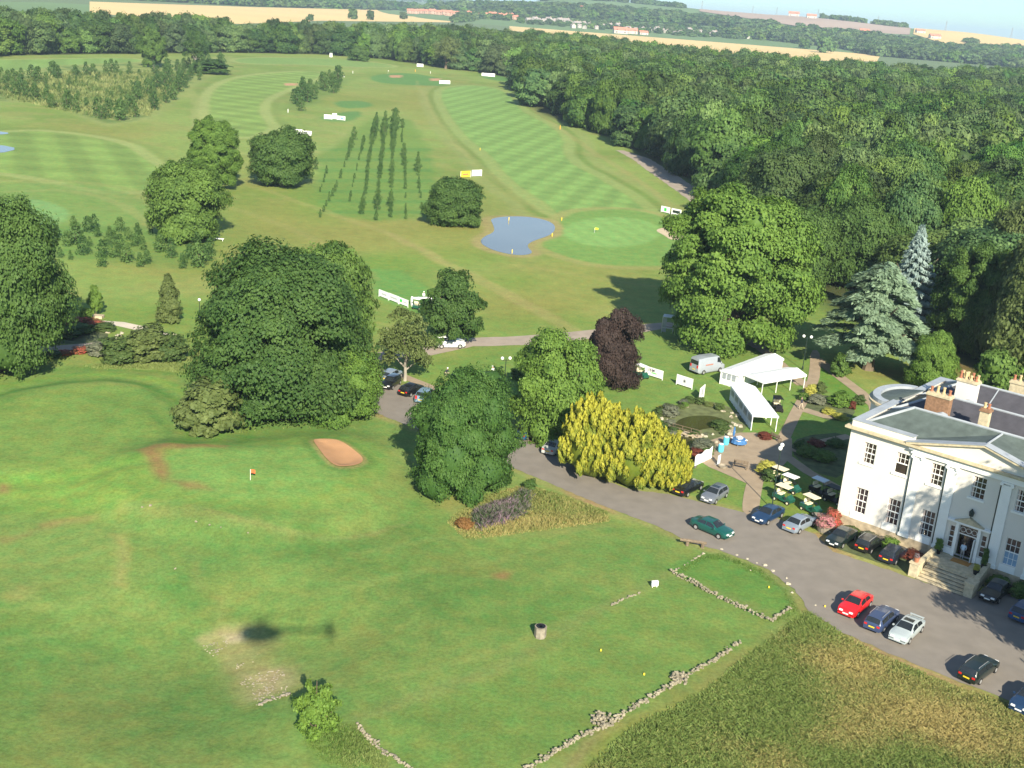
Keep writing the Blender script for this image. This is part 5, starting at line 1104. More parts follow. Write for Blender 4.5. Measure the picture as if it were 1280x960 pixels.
def car(style, loc, rz, mat, label, plate_rear='plate_y', extras=(), dark=False):
    c = CARS[style]; Lh = c['L']/2; Wd = c['W']/2; tx = [p[0] for p in c['top']]; tz = [p[1] for p in c['top']]; tall = max(tz)
    belt0 = {'van': 1.25, 'suv': 1.02, 'mpv': .95}.get(style, .86)
    def sec(x):
        top = interp(tx, tz, x); belt = min(belt0+.04*(x < 0), top-.03); nose = min(1, (Lh-abs(x))/.45+.0); hw = Wd*(.86+.14*math.sin(max(0, min(1, nose))*math.pi/2))
        cabf = max(0, min(1, (top-belt)/(tall-belt0))); tw = hw*(.90-.20*cabf) if style != 'van' else hw*(.96-.10*cabf)
        zs = .20+.12*(1-min(1, (Lh-abs(x))/.5))
        return [(hw*.90, zs), (hw*.985, zs+.14), (hw, .5), (hw*.985, belt-.06), (hw*.955, belt), (tw+(hw*.955-tw)*.12, belt+(top-.045-belt)*.90), (tw*.93, top-.018), (tw*.5, top+.008), (0, top+.015)]
    def S(x, t):
        s_ = sec(x); i = min(int(t), len(s_)-2); f = t-i; return s_[i][0]*(1-f)+s_[i+1][0]*f, s_[i][1]*(1-f)+s_[i+1][1]*f
    t = thing('car' if style not in ('van', 'suv') else ('van' if style == 'van' else 'off_road_car'), label, 'van' if style == 'van' else 'car', loc, rz)
    xs = sorted(set(list(np.linspace(-Lh, Lh, 29))+tx)); NS = 9; m = MB(); ring = []
    for x in xs:
        s_ = sec(x); row = [(x, y, z) for y, z in s_]+[(x, -y, z) for y, z in s_[-2::-1]]; ring.append(len(m.v)); m.v += row
    nn = 2*NS-1
    for i in range(len(xs)-1):
        for j in range(nn-1): a = ring[i]+j; b_ = ring[i+1]+j; m.f.append((a, b_, b_+1, a+1))
        m.f.append((ring[i]+nn-1, ring[i+1]+nn-1, ring[i+1], ring[i]))
    m.f.append(tuple(ring[0]+j for j in range(nn))); m.f.append(tuple(ring[-1]+j for j in range(nn))[::-1])
    body = m.build('body', mat, t)
    bm_ = bmesh.new(); bm_.from_mesh(body.data); bmesh.ops.recalc_face_normals(bm_, faces=bm_.faces); bm_.to_mesh(body.data); bm_.free()
    body.data.polygons.foreach_set('use_smooth', [True]*len(body.data.polygons))
    try: body.data.set_sharp_from_angle(angle=R(38))
    except Exception: pass
    def patch(x0, x1, t0, t1, off, nx=4, nt=4, both=True):
        g = MB()
        for sgn in ((1, -1) if both else (1,)):
            k = len(g.v)
            for i in range(nx+1):
                for j in range(nt+1):
                    tt = t0+(t1-t0)*j/nt; xx = x0+(x1-x0)*i/nx; y, z = S(xx, tt); wgt = (tt-4)/4; g.v.append((xx+off*.0, sgn*(y+off*max(0, 1-wgt)), z+off*max(.2, wgt)))
            for i in range(nx):
                for j in range(nt): a = k+i*(nt+1)+j; g.f.append((a, a+1, a+nt+2, a+nt+1))
        return g
    G_ = M['carglass']
    s0, s1 = c['side']; mid = (s0+s1)/2
    if style == 'van': g = patch(s0, s1, 4.3, 5.0, .014); g.build('side_window', G_, body)
    else:
        for a, b_ in ((s0+.05, mid-.04), (mid+.04, s1-.06)): patch(a, b_, 4.12, 5.0, .014).build('side_window', G_, body)
    def screen(x0, x1, nm, fr=1):
        g = MB(); n1, n2 = 4, 8; dx = .02*fr
        for i in range(n1+1):
            xx = x0+(x1-x0)*i/n1; y5, z5 = S(xx, 5.9); top = interp(tx, tz, xx)
            for j in range(n2+1): f = -1+2*j/n2; z = top+.012+.003-(.033*abs(f)**3); g.v.append((xx+dx, f*y5*.97, z))
        for i in range(n1):
            for j in range(n2): a = i*(n2+1)+j; g.f.append((a, a+1, a+n2+2, a+n2+1))
        g.build(nm, G_, body)
    screen(c['ws'][0]+.05, c['ws'][1]-.04, 'windscreen'); screen(c['rw'][0]+.03, c['rw'][1]-.02, 'rear_window', -1)
    if 'sunroof' in extras: g = MB(); zt_ = interp(tx, tz, -.1); g.box(-.45, .15, -.42, .42, zt_+.015, zt_+.030); g.build('sunroof', G_, body)
    if 'rails' in extras:
        g = MB()
        for s_ in (-1, 1): g.tube([(-1.6, s_*.58, 1.42), (-1.5, s_*.58, 1.50), (.0, s_*.58, 1.50), (.1, s_*.58, 1.44)], .02, 5)
        g.build('roof_rail', M['rim'], body)
    if 'box' in extras: g = MB(); g.box(-1.2, .5, -.45, .45, 1.72, 2.0); g.build('roof_box', mat, body, bevel=.1)
    if 'spoiler' in extras: g = MB(); g.box(-2.2, -2.0, -.62, .62, 1.05, 1.09).box(-2.15, -2.05, .5, .56, .9, 1.05).box(-2.15, -2.05, -.56, -.5, .9, 1.05); g.build('spoiler', mat, body)
    if 'spare' in extras: g = MB(); g.tube([(-Lh-.02, 0, 1.0), (-Lh-.2, 0, 1.0)], .34, 14); g.build('spare_wheel', M['tyre'], body)
    rwz = .33 if style in ('suv', 'van') else .295
    for sx in (-1, 1):
        for sy in (-1, 1):
            x = sx*Lh*.62 if style != 'van' else sx*Lh*.6
            g = MB(); g.tube([(x, sy*(Wd-.20), rwz), (x, sy*(Wd+.008), rwz)], rwz, 18); wh = g.build('wheel', M['tyre'], t)
            g = MB(); g.tube([(x, sy*(Wd-.02), rwz), (x, sy*(Wd+.022), rwz)], rwz*.62, 12); g.build('rim', M['rim'], wh)
            g = MB(); k = 12; g.add([(x+(rwz+.055)*math.cos(q), sy*(Wd+.002), rwz+(rwz+.055)*math.sin(q)) for q in [math.pi*i/k for i in range(k+1)]], [tuple(range(k+1))]); g.build('wheel_arch', M['black'], body)
    lw = Wd*.86
    for sy in (-1, 1):
        z = .64 if style not in ('suv', 'van') else .85
        g = MB(); g.box(Lh-.14, Lh+.012, sy*lw*.62-.17 if sy > 0 else sy*lw*.62-.17, sy*lw*.62+.17, z-.07, z+.07); g.build('headlight', M['lamp_clear'], body, bevel=.02)
        zr_ = z+.10 if style not in ('van',) else 1.1
        g = MB(); g.box(-Lh-.012, -Lh+.16, sy*lw*.76-.14, sy*lw*.76+.14, zr_-.09, zr_+.09+(0.25 if style in ('van', 'mpv', 'suv') else 0)); g.build('tail_light', M['lamp_red'], body, bevel=.02)
        g = MB(); g.box(c['ws'][1]-.28, c['ws'][1]-.12, sy*(Wd+.10)-.09, sy*(Wd+.10)+.05 if sy > 0 else sy*(Wd+.10)+.09, belt0+.02, belt0+.14); g.build('mirror', mat, body, bevel=.02)
    zp = .46 if style not in ('suv', 'van') else .6
    g = MB(); g.box(Lh-.03, Lh+.03, -.26, .26, zp-.055, zp+.055); g.build('number_plate', M['plate_w'], body)
    g = MB(); g.box(-Lh-.03, -Lh+.03, -.26, .26, zp+.09, zp+.20); g.build('number_plate', M[plate_rear], body)
    g = MB(); g.box(-Lh-.02, -Lh+.25, -Wd*.88, Wd*.88, .27, .44); g.build('bumper', M['black'] if dark else mat, body, bevel=.04); g = MB(); g.box(Lh-.22, Lh+.02, -Wd*.88, Wd*.88, .25, .40); g.build('bumper', M['black'] if dark else mat, body, bevel=.04)
    return t
PT_ = {k: paint('paint_'+k, v) for k, v in dict(black=(.008, .009, .010), grey=(.13, .145, .17), teal=(.006, .075, .060), navy=(.012, .035, .085), silverblue=(.20, .24, .29), darkgreen=(.008, .016, .014), red=(.62, .012, .014),
       blue=(.035, .055, .12), silver=(.36, .41, .42), blackblue=(.010, .014, .025), lightblue=(.16, .25, .34), white=(.62, .64, .64), vansilver=(.30, .33, .36), pale=(.45, .46, .44), brightblue=(.015, .06, .16)).items()}
def place_car(style, rear, front, col, label, extras=(), dark=False):
    a = G(*rear); b_ = G(*front); d = b_-a; c = (a+b_)/2; c.z = .03
    return car(style, c, math.atan2(d.y, d.x), PT_[col], label, extras=extras, dark=dark)
place_car('saloon', (843, 623), (875, 606), 'black', 'black saloon showing its tail, parked by the golden conifers', )
place_car('hatch', (905, 616), (880, 632), 'grey', 'grey hatchback facing the drive beside the black saloon near the conifers', ('sunroof',))
place_car('saloon', (867, 656), (912, 675), 'teal', 'dark green saloon parked along the lower edge of the drive')
place_car('saloon', (976, 640), (942, 658), 'navy', 'dark blue saloon facing the drive in front of the golf buggies')
place_car('saloon', (983, 668), (1014, 652), 'silverblue', 'silver blue saloon showing its tail beside the pink flower planter')
place_car('saloon', (1066, 667), (1035, 688), 'darkgreen', 'black saloon facing out, leftmost of three dark cars under the mansion')
place_car('hatch', (1070, 696), (1100, 674), 'black', 'black hatchback showing its tail, middle of three dark cars under the mansion', ('rails',))
place_car('hatch', (1101, 710), (1129, 687), 'blackblue', 'black hatchback showing its tail, nearest the mansion steps')
place_car('saloon', (1083, 749), (1053, 775), 'red', 'bright red saloon parked nose to the grass verge')
place_car('estate', (1086, 793), (1115, 767), 'blue', 'dark blue estate parked between the red car and the silver car', ('rails',))
place_car('saloon', (1147, 780), (1117, 808), 'silver', 'silver saloon with sunroof and rear spoiler, nose to the grass verge', ('sunroof', 'spoiler'))
place_car('estate', (1202, 858), (1241, 829), 'darkgreen', 'black estate with roof rails parked alone on the lower verge', ('rails',))
place_car('saloon', (1300, 866), (1269, 896), 'navy', 'dark blue car cut off by the right edge at the bottom')
place_car('saloon', (1260, 730), (1226, 760), 'black', 'black saloon in deep shade facing out right of the mansion steps')
place_car('hatch', (1263, 783), (1296, 758), 'brightblue', 'dark blue hatchback in the shade at the right edge of the picture')
place_car('hatch', (497, 477), (480, 489), 'black', 'black car facing out, leftmost in the upper car park under the trees')
place_car('hatch', (502, 497), (526, 487), 'black', 'black hatchback showing red lights, middle of the upper car park')
place_car('mpv', (521, 509), (543, 491), 'lightblue', 'light blue people carrier in the upper car park', )
place_car('hatch', (478, 480), (500, 468), 'silverblue', 'pale blue car hidden behind the first black car in the upper car park')
place_car('saloon', (649, 551), (664, 538), 'brightblue', 'dark blue car half hidden under the light green tree')
place_car('saloon', (684, 570), (702, 556), 'pale', 'silver car half hidden between the light green tree and golden conifers')
place_car('suv', (543, 434), (581, 434), 'white', 'white and grey off-road car on the track under the open dark tree', ('spare',), dark=True)
vn = place_car('van', (863, 468), (903, 461), 'vansilver', 'silver high roofed van parked on the lawn beside the white marquees', dark=True)
m = MB(); [m.box(-1.4+.22*i, -1.4+.22*i+.15, -1.06, -1.045, 1.35, 1.52) for i in range(7)]; m.build('side_marking', M['redroof'], vn)

# golf buggies
def buggy_parts(t, roofm='creamseat', bodym='darkgreen', bags=False):
    m = MB(); m.box(-1.15, -.25, -.55, .55, .38, .80).box(-.25, .55, -.52, .52, .26, .36).box(.55, 1.15, -.50, .50, .30, .62)
    m.add([(.50, -.5, .36), (.50, .5, .36), (.62, -.5, .95), (.62, .5, .95), (1.1, -.42, .62), (1.1, .42, .62)], [(0, 2, 3, 1), (2, 4, 5, 3), (0, 4, 2), (1, 3, 5)])
    b = m.build('body', M[bodym], t)
    m = MB(); m.box(-.62, -.10, -.48, .48, .82, .95); m.build('seat', M['creamseat'], t, bevel=.04)
    m = MB(); m.box(-.74, -.60, -.48, .48, 1.0, 1.42); m.build('backrest', M['creamseat'], t, bevel=.04)
    m = MB(); m.box(-.98, .72, -.56, .56, 1.78, 1.86); m.build('roof', M[roofm], t, bevel=.035)
    for x0, x1 in ((-.88, -.88), (.70, .50)):
        for y in (-.48, .48): m = MB(); m.tube([(x0, y, .8), (x1, y, 1.8)], .02, 6); m.build('post', M['black'], t)
    for x in (-.8, .82):
        for y in (-.52, .52):
            m = MB(); m.tube([(x, y-.09, .23), (x, y+.09, .23)], .23, 14); w_ = m.build('wheel', M['tyre'], t); m = MB(); m.tube([(x, y-.10, .23), (x, y+.10, .23)], .12, 10); m.build('rim', M['creamseat'], w_)
    m = MB(); m.tube([(.50, .22, .9), (.38, .22, 1.12)], .02, 6); m.lathe([(.16, 0), (.17, .02)], 12, (.38, .22, 1.12)); m.build('steering_wheel', M['black'], t)
    if bags:
        for y in (-.22, .22): m = MB(); m.tube([(-1.15, y, .65), (-1.30, y, 1.55)], [.14, .16], 10); m.build('golf_bag', M['bluecloth'], t)
def buggy(mid, head, label, roofm='creamseat', bodym='darkgreen', bags=False, group='golf buggies parked beside the mansion'):
    a = G(*mid); b_ = G(*head); t = thing('golf_buggy', label, 'golf buggy', a, math.atan2(b_.y-a.y, b_.x-a.x), group); buggy_parts(t, roofm, bodym, bags); return t
buggy((979, 627), (989, 631), 'cream roofed golf buggy nearest the dark blue saloon')
buggy((1013, 640), (1023, 645), 'cream roofed golf buggy nearest the silver blue saloon and the mansion wall')
buggy((987, 614), (997, 618), 'golf buggy with a whiter roof, second in the row from the path', 'white')
buggy((974, 604), (984, 608), 'farthest golf buggy of the sunny row, nearest the path')
buggy((1024, 618), (1034, 622), 'golf buggy with a grey roof standing in the mansion shadow', 'canvasblueshade', 'black')
buggy((1042, 628), (1052, 632), 'black topless looking golf buggy deep in the mansion shadow against the wall', 'black', 'black')
buggy((971, 513), (977, 521), 'dark roofed golf buggy with bags beside the open white tent', 'black', 'black', True, group=None)
buggy((801, 472), (808, 475), 'white roofed golf buggy behind the lettered white board', 'white', group=None)
buggy((523, 386), (533, 382), 'golf buggy with yellow load behind the open dark tree', 'white', group=None)

# ------------------------------------------------------------------ MARQUEES
def V2(p): return Vector((p[0], p[1]))
def marquee(name, label, fl, fr, bl, zev, zr, walls, legs=None, canvas='canvas', winpanels=(), mid=()):
    fl, fr, bl = G(*fl), G(*fr), G(*bl); u = (fr-fl); wd = u.length; u.normalize(); v = bl-fl; v = v-u*v.dot(u); ln = v.length; ang = math.atan2(u.y, u.x)
    t = thing(name, label, 'marquee', (fl.x, fl.y, 0), ang); sg = 1 if (u.x*v.y-u.y*v.x) > 0 else -1
    Y = lambda y: sg*y
    m = MB(); o = .12; th = .03
    prof = [(-o, zev-.05), (wd/2, zr), (wd+o, zev-.05)]; n = 8; 
    for a in range(2):
        for i in range(n):
            y0 = -o+(ln+2*o)*i/n; y1 = -o+(ln+2*o)*(i+1)/n; sag = lambda y: -.05*math.sin(math.pi*((y+o)/(ln+2*o)*4 % 1))
            p0, p1 = prof[a], prof[a+1]; m.add([(p0[0], Y(y0), p0[1]+sag(y0)*.3), (p1[0], Y(y0), p1[1]+sag(y0)*.3), (p1[0], Y(y1), p1[1]+sag(y1)*.3), (p0[0], Y(y1), p0[1]+sag(y1)*.3)], [(0, 1, 2, 3)])
    for y in (-o, ln+o): m.add([(-o, Y(y), zev-.05), (wd+o, Y(y), zev-.05), (wd/2, Y(y), zr)], [(0, 1, 2)])
    m.add([(-o, Y(-o), zev-.05), (-o, Y(ln+o), zev-.05), (-o, Y(ln+o), zev-.32), (-o, Y(-o), zev-.32)], [(0, 1, 2, 3)]); m.add([(wd+o, Y(-o), zev-.05), (wd+o, Y(ln+o), zev-.05), (wd+o, Y(ln+o), zev-.32), (wd+o, Y(-o), zev-.32)], [(0, 1, 2, 3)]); m.add([(-o, Y(-o), zev-.05), (wd+o, Y(-o), zev-.05), (wd+o, Y(-o), zev-.25), (-o, Y(-o), zev-.25)], [(0, 1, 2, 3)])
    rf = m.build('roof', M[canvas], t); sm = rf.modifiers.new('thick', 'SOLIDIFY'); sm.thickness = .03
    nb = max(1, round(ln/2.6))
    for i in range(nb+1):
        for x in (0, wd):
            y = ln*i/nb; m = MB(); m.box(x-.045, x+.045, Y(y)-.045, Y(y)+.045, 0, zev-.06); m.build('leg', M['white'], t)
    for sname in walls:
        if sname in ('left', 'right'):
            x = 0 if sname == 'left' else wd; k = nb*4; m = MB()
            for i in range(k): m.add([(x+(.04 if i % 2 else -.04), Y(ln*i/k), .02), (x+(-.04 if i % 2 else .04), Y(ln*(i+1)/k), .02), (x, Y(ln*(i+1)/k), zev-.1), (x, Y(ln*i/k), zev-.1)], [(0, 1, 2, 3)])
        else:
            y = 0 if sname == 'front' else ln; k = 8; m = MB()
            for i in range(k): m.add([(wd*i/k, Y(y)+(.03 if i % 2 else -.03), .02), (wd*(i+1)/k, Y(y)+(-.03 if i % 2 else .03), .02), (wd*(i+1)/k, Y(y), zev-.1), (wd*i/k, Y(y), zev-.1)], [(0, 1, 2, 3)])
        w_ = m.build('side_wall', M['canvasblueshade' if sname == 'left' else canvas], t)
        if sname in winpanels:
            g = MB(); b_ = MB(); nbp = nb if sname in ('left', 'right') else 1
            for i in range(nbp):
                for q in range(3):
                    if sname in ('left', 'right'):
                        xx = (-.07 if sname == 'left' else wd+.07); a0 = ln*(i+.18+q*.24)/nbp; a1 = ln*(i+.18+q*.24+.17)/nbp; g.add([(xx, Y(a0), .95), (xx, Y(a1), .95), (xx, Y(a1), 1.7), (xx, Y((a0+a1)/2), 1.85), (xx, Y(a0), 1.7)], [(0, 1, 2, 3, 4)])
                    else:
                        a0 = wd*(.12+q*.27); a1 = a0+wd*.20; g.add([(a0, Y(-.07), .95), (a1, Y(-.07), .95), (a1, Y(-.07), 1.7), ((a0+a1)/2, Y(-.07), 1.85), (a0, Y(-.07), 1.7)], [(0, 1, 2, 3, 4)])
            g.build('clear_window', pm('clear_pvc', (.30, .33, .36), .3, .2, 3), w_)
    return t
marquee('marquee', 'closed white marquee with arched window panels in its end wall, beside the van', (899.5, 479.5), (921.5, 486), (942, 455), 2.1, 2.5, ('left', 'front', 'right', 'back'), winpanels=('front',))
marquee('marquee', 'open sided white marquee with bare legs, behind the other two tents', (928.5, 484.5), (951.5, 494.2), (971, 471.5), 2.05, 2.5, ())
marquee('marquee', 'nearest white marquee, open end facing the patio, long wall with windows', (938.5, 538), (969.2, 539.5), (913.5, 500), 2.15, 2.7, ('left',), canvas='canvas', winpanels=('left',))

# ------------------------------------------------------------------ ADVERTISING BOARDS
def board(name, label, bl, br, top, marks=(), panel='white', group=None, lift=.18):
    a, b_ = G(*bl), G(*br); d = b_-a; L_ = d.length; h = max(.5, HGT(bl[0], bl[1], top)); t = thing(name, label, 'advertising board', (a.x, a.y, 0), math.atan2(d.y, d.x), group)
    m = MB(); m.box(0, L_, -.03, .03, lift, h); pn = m.build('panel', M[panel], t)
    for x in (.04, L_-.04): m = MB(); m.box(x-.04, x+.04, -.05, .05, 0, h-.02); m.build('leg', M['white'], t)
    for (x0, x1, z0, z1, mk) in marks:
        m = MB(); m.box(x0*L_, x1*L_, -.045, -.031, lift+(h-lift)*z0, lift+(h-lift)*z1); m.build('printed_mark', M[mk], pn)
    return t, L_, h
def lettering(txt, parent, size, x, z, m, w=None):
    cu = bpy.data.curves.new('lettering', 'FONT'); cu.body = txt; cu.size = size; cu.extrude = .004; cu.offset = size*.03; cu.space_character = 1.35
    o = bpy.data.objects.new('lettering_src', cu); COL.objects.link(o); dg = bpy.context.evaluated_depsgraph_get(); me = bpy.data.meshes.new_from_object(o.evaluated_get(dg)); bpy.data.objects.remove(o)
    q = link('lettering', me, parent, m); q.location = (x, -.045, z); q.rotation_euler = (R(90), 0, 0); return q
M['print'] = pm('dark_print', (.05, .05, .06), .7, .1, 4); M['printgreen'] = pm('green_print', (.05, .55, .08), .7, .1, 4); M['printgrey'] = pm('grey_print', (.45, .46, .48), .7, .1, 4); M['printblue'] = pm('blue_print', (.15, .28, .50), .7, .1, 4)
M['boardyellow'] = pm('yellow_board', (.80, .58, .04), .6, .04, 3)
t, L_, h = board('advertising_board', 'white board with dark capital letters and a green mark on the hotel lawn', (805.5, 468.5), (828, 475.5), 457)
pn = [c for c in t.children if c.name.startswith('panel')][0]; lettering('ISM', pn, h*.42, L_*.20, h*.58, M['print'])
m = MB(); m.box(L_*.38, L_*.66, -.045, -.031, h*.42, h*.52); m.build('printed_mark', M['printgreen'], pn); m = MB(); m.box(L_*.10, L_*.88, -.045, -.031, h*.28, h*.31); m.build('printed_mark', M['printgrey'], pn)
t, L_, h = board('advertising_board', 'white board with a small round grey crest, left of the van', (845, 480.5), (865, 487), 467.5)
pn = [c for c in t.children if c.name.startswith('panel')][0]; m = MB(); m.tube([(L_*.5, -.045, h*.56), (L_*.5, -.031, h*.56)], h*.20, 14); m.build('crest', M['printgrey'], pn); m = MB(); m.tube([(L_*.5, -.052, h*.56), (L_*.5, -.046, h*.56)], h*.09, 10); m.build('crest', M['print'], pn)
board('advertising_board', 'narrow looking white board seen edge-on beside the rockery', (873.5, 501.5), (879.5, 496), 485.5, [(.3, .7, .25, .8, 'printgrey')])
board('advertising_board', 'row of banners beside the tee, left banner under the olive tree', (473.5, 370.5), (485.5, 375.2), 361.5, [(.3, .8, .35, .6, 'printgrey')], group='three banners in a row beside the tee')
board('advertising_board', 'middle banner of three in a row beside the tee', (486, 375.3), (498, 380), 366, [(.15, .85, .35, .6, 'printgrey')], group='three banners in a row beside the tee')
board('advertising_board', 'right banner with a green mark, of three in a row beside the tee', (498.5, 380.1), (510, 384.6), 371, [(.12, .35, .3, .75, 'printgreen'), (.45, .9, .4, .55, 'printgrey')], group='three banners in a row beside the tee')
board('advertising_board', 'white board with a green mark beside the far bunker, left of two', (826, 265), (837, 267.5), 257, [(.35, .62, .2, .75, 'printgreen')])
board('advertising_board', 'white board with a dark green panel beside the far bunker, right of two', (839, 268), (851, 270.5), 260, [(.12, .88, .25, .72, 'post')])
board('advertising_board', 'bright yellow board above the dark round tree by the pond', (575.5, 222.3), (588, 221.8), 214, [(.2, .8, .35, .6, 'terracotta')], panel='boardyellow')
board('advertising_board', 'white board touching the yellow board on the far course', (589.5, 220.8), (602, 220.4), 212.5, [(.3, .7, .4, .55, 'printgrey')])
board('advertising_board', 'white board behind the dark round tree, left of two', (367, 168), (378, 169), 161, [(.45, .85, .4, .55, 'printgrey')])
board('advertising_board', 'white board behind the dark round tree, right of two', (379, 169.2), (389.5, 170.3), 163, [(.15, .85, .4, .55, 'printgrey')])
board('advertising_board', 'left board with a blue mark, of three joined white boards at a far tee', (405, 149), (415, 149.6), 143, [(.45, .65, .3, .65, 'printblue')])
board('advertising_board', 'raised middle board of three joined white boards at a far tee', (415.4, 149), (421, 149.4), 141.5, [(.4, .6, .4, .6, 'printgrey')])
board('advertising_board', 'right board with a dark blue mark, of three joined white boards at a far tee', (421.4, 150), (431.5, 151), 144.5, [(.4, .75, .2, .7, 'printblue')])
board('advertising_board', 'plain white board behind the top of the striped fairway', (549, 105), (562.5, 105.4), 100.3)
board('advertising_board', 'wide white board at the far edge of the wood, left part', (602, 95), (610, 95.6), 91)
board('advertising_board', 'wide white board at the far edge of the wood, right part', (610.3, 95.7), (618.5, 96.3), 91.5)
board('advertising_board', 'small white board with a dark square near the far central wood', (521, 83.5), (529, 84), 79.5, [(.3, .6, .3, .7, 'printgrey')])
board('advertising_board', 'tiny upright white board near the far left wood', (412, 71.5), (415.4, 71.8), 66.2)
# white board leaning by the patio
a = G(868, 583); b_ = G(889, 573); t = thing('display_board', 'plain white board with a wavy top standing between the stream and the patio lawn', 'board', (a.x, a.y, 0), math.atan2(b_.y-a.y, b_.x-a.x)); L_ = (b_-a).length
m = MB(); xs = [L_*i/12 for i in range(13)]; top = [1.25+.12*math.sin(i*1.1)+.25*i/12 for i in range(13)]; m.v = [(x, -.03, .05) for x in xs]+[(x, -.03, z) for x, z in zip(xs, top)]+[(x, .03, .05) for x in xs]+[(x, .03, z) for x, z in zip(xs, top)]
for i in range(12): m.f += [(i, i+1, 14+i, 13+i), (26+i, 39+i, 40+i, 27+i), (13+i, 14+i, 40+i, 39+i)]
m.f += [(0, 13, 39, 26), (12, 38, 51, 25)]; m.build('panel', M['white'], t); m = MB(); m.box(.1, .16, .03, .09, 0, 1.2).box(L_-.16, L_-.1, .03, .09, 0, 1.3); m.build('leg', M['wood'], t)

# ------------------------------------------------------------------ LAMPS
def lamp(px, by, top, label, heads=2, rz=0):
    b = G(px, by); h = HGT(px, by, top); t = thing('lamp_post', label, 'lamp post', b, rz); m = MB(); m.lathe([(.14, 0), (.12, .5), (.06, .6), (.05, h-.5), (.05, h-.3)], 8); m.build('pole', M['post'], t)
    if heads == 2:
        m = MB(); m.tube([(-.55, 0, h-.42), (-.5, 0, h-.5), (0, 0, h-.55), (.5, 0, h-.5), (.55, 0, h-.42)], .03, 6); m.build('arm', M['post'], t)
    for x in ((-.55, .55) if heads == 2 else (0,)):
        m = MB(); m.lathe([(.03, 0), (.16, .05), (.23, .2), (.2, .36), (.08, .45), (.01, .46)], 12, (x, 0, h-.44)); m.build('globe', M['globe'], t, True)
lamp(249.5, 401, 373, 'lamp post with a single white globe on the lawn above the shrubs', 1)
lamp(631, 472, 446, 'lamp post with twin white globes beside the standing golfer', 2, .3)
lamp(1003, 462, 419, 'lamp post with twin white globes at the garden path fork', 2, -.2)
lamp(964.5, 636, 556, 'tall lamp post with twin globes behind the dark blue saloon', 2, 1.2)

# ------------------------------------------------------------------ PEOPLE (adult figures, each one skinned surface)
def clothed(cs, ct, z1, z2):
    m_, t_, b_ = newmat('clothed_figure'); tc = t_.nodes.new('ShaderNodeTexCoord'); sp = t_.nodes.new('ShaderNodeSeparateXYZ'); t_.links.new(tc.outputs['Object'], sp.inputs[0]); dv = t_.nodes.new('ShaderNodeMath'); dv.operation = 'DIVIDE'; dv.inputs[1].default_value = 2; t_.links.new(sp.outputs[2], dv.inputs[0])
    r = t_.nodes.new('ShaderNodeValToRGB'); r.color_ramp.interpolation = 'CONSTANT'; t_.links.new(dv.outputs[0], r.inputs[0]); e = r.color_ramp.elements; e[0].position = 0; e[0].color = (.03, .025, .02, 1); e[1].position = .045; e[1].color = (*ct, 1)
    q = e.new(z1/2); q.color = (*cs, 1); q = e.new(z2/2); q.color = (.52, .32, .23, 1); t_.links.new(r.outputs[0], b_.inputs['Base Color']); b_.inputs['Roughness'].default_value = .85; return m_
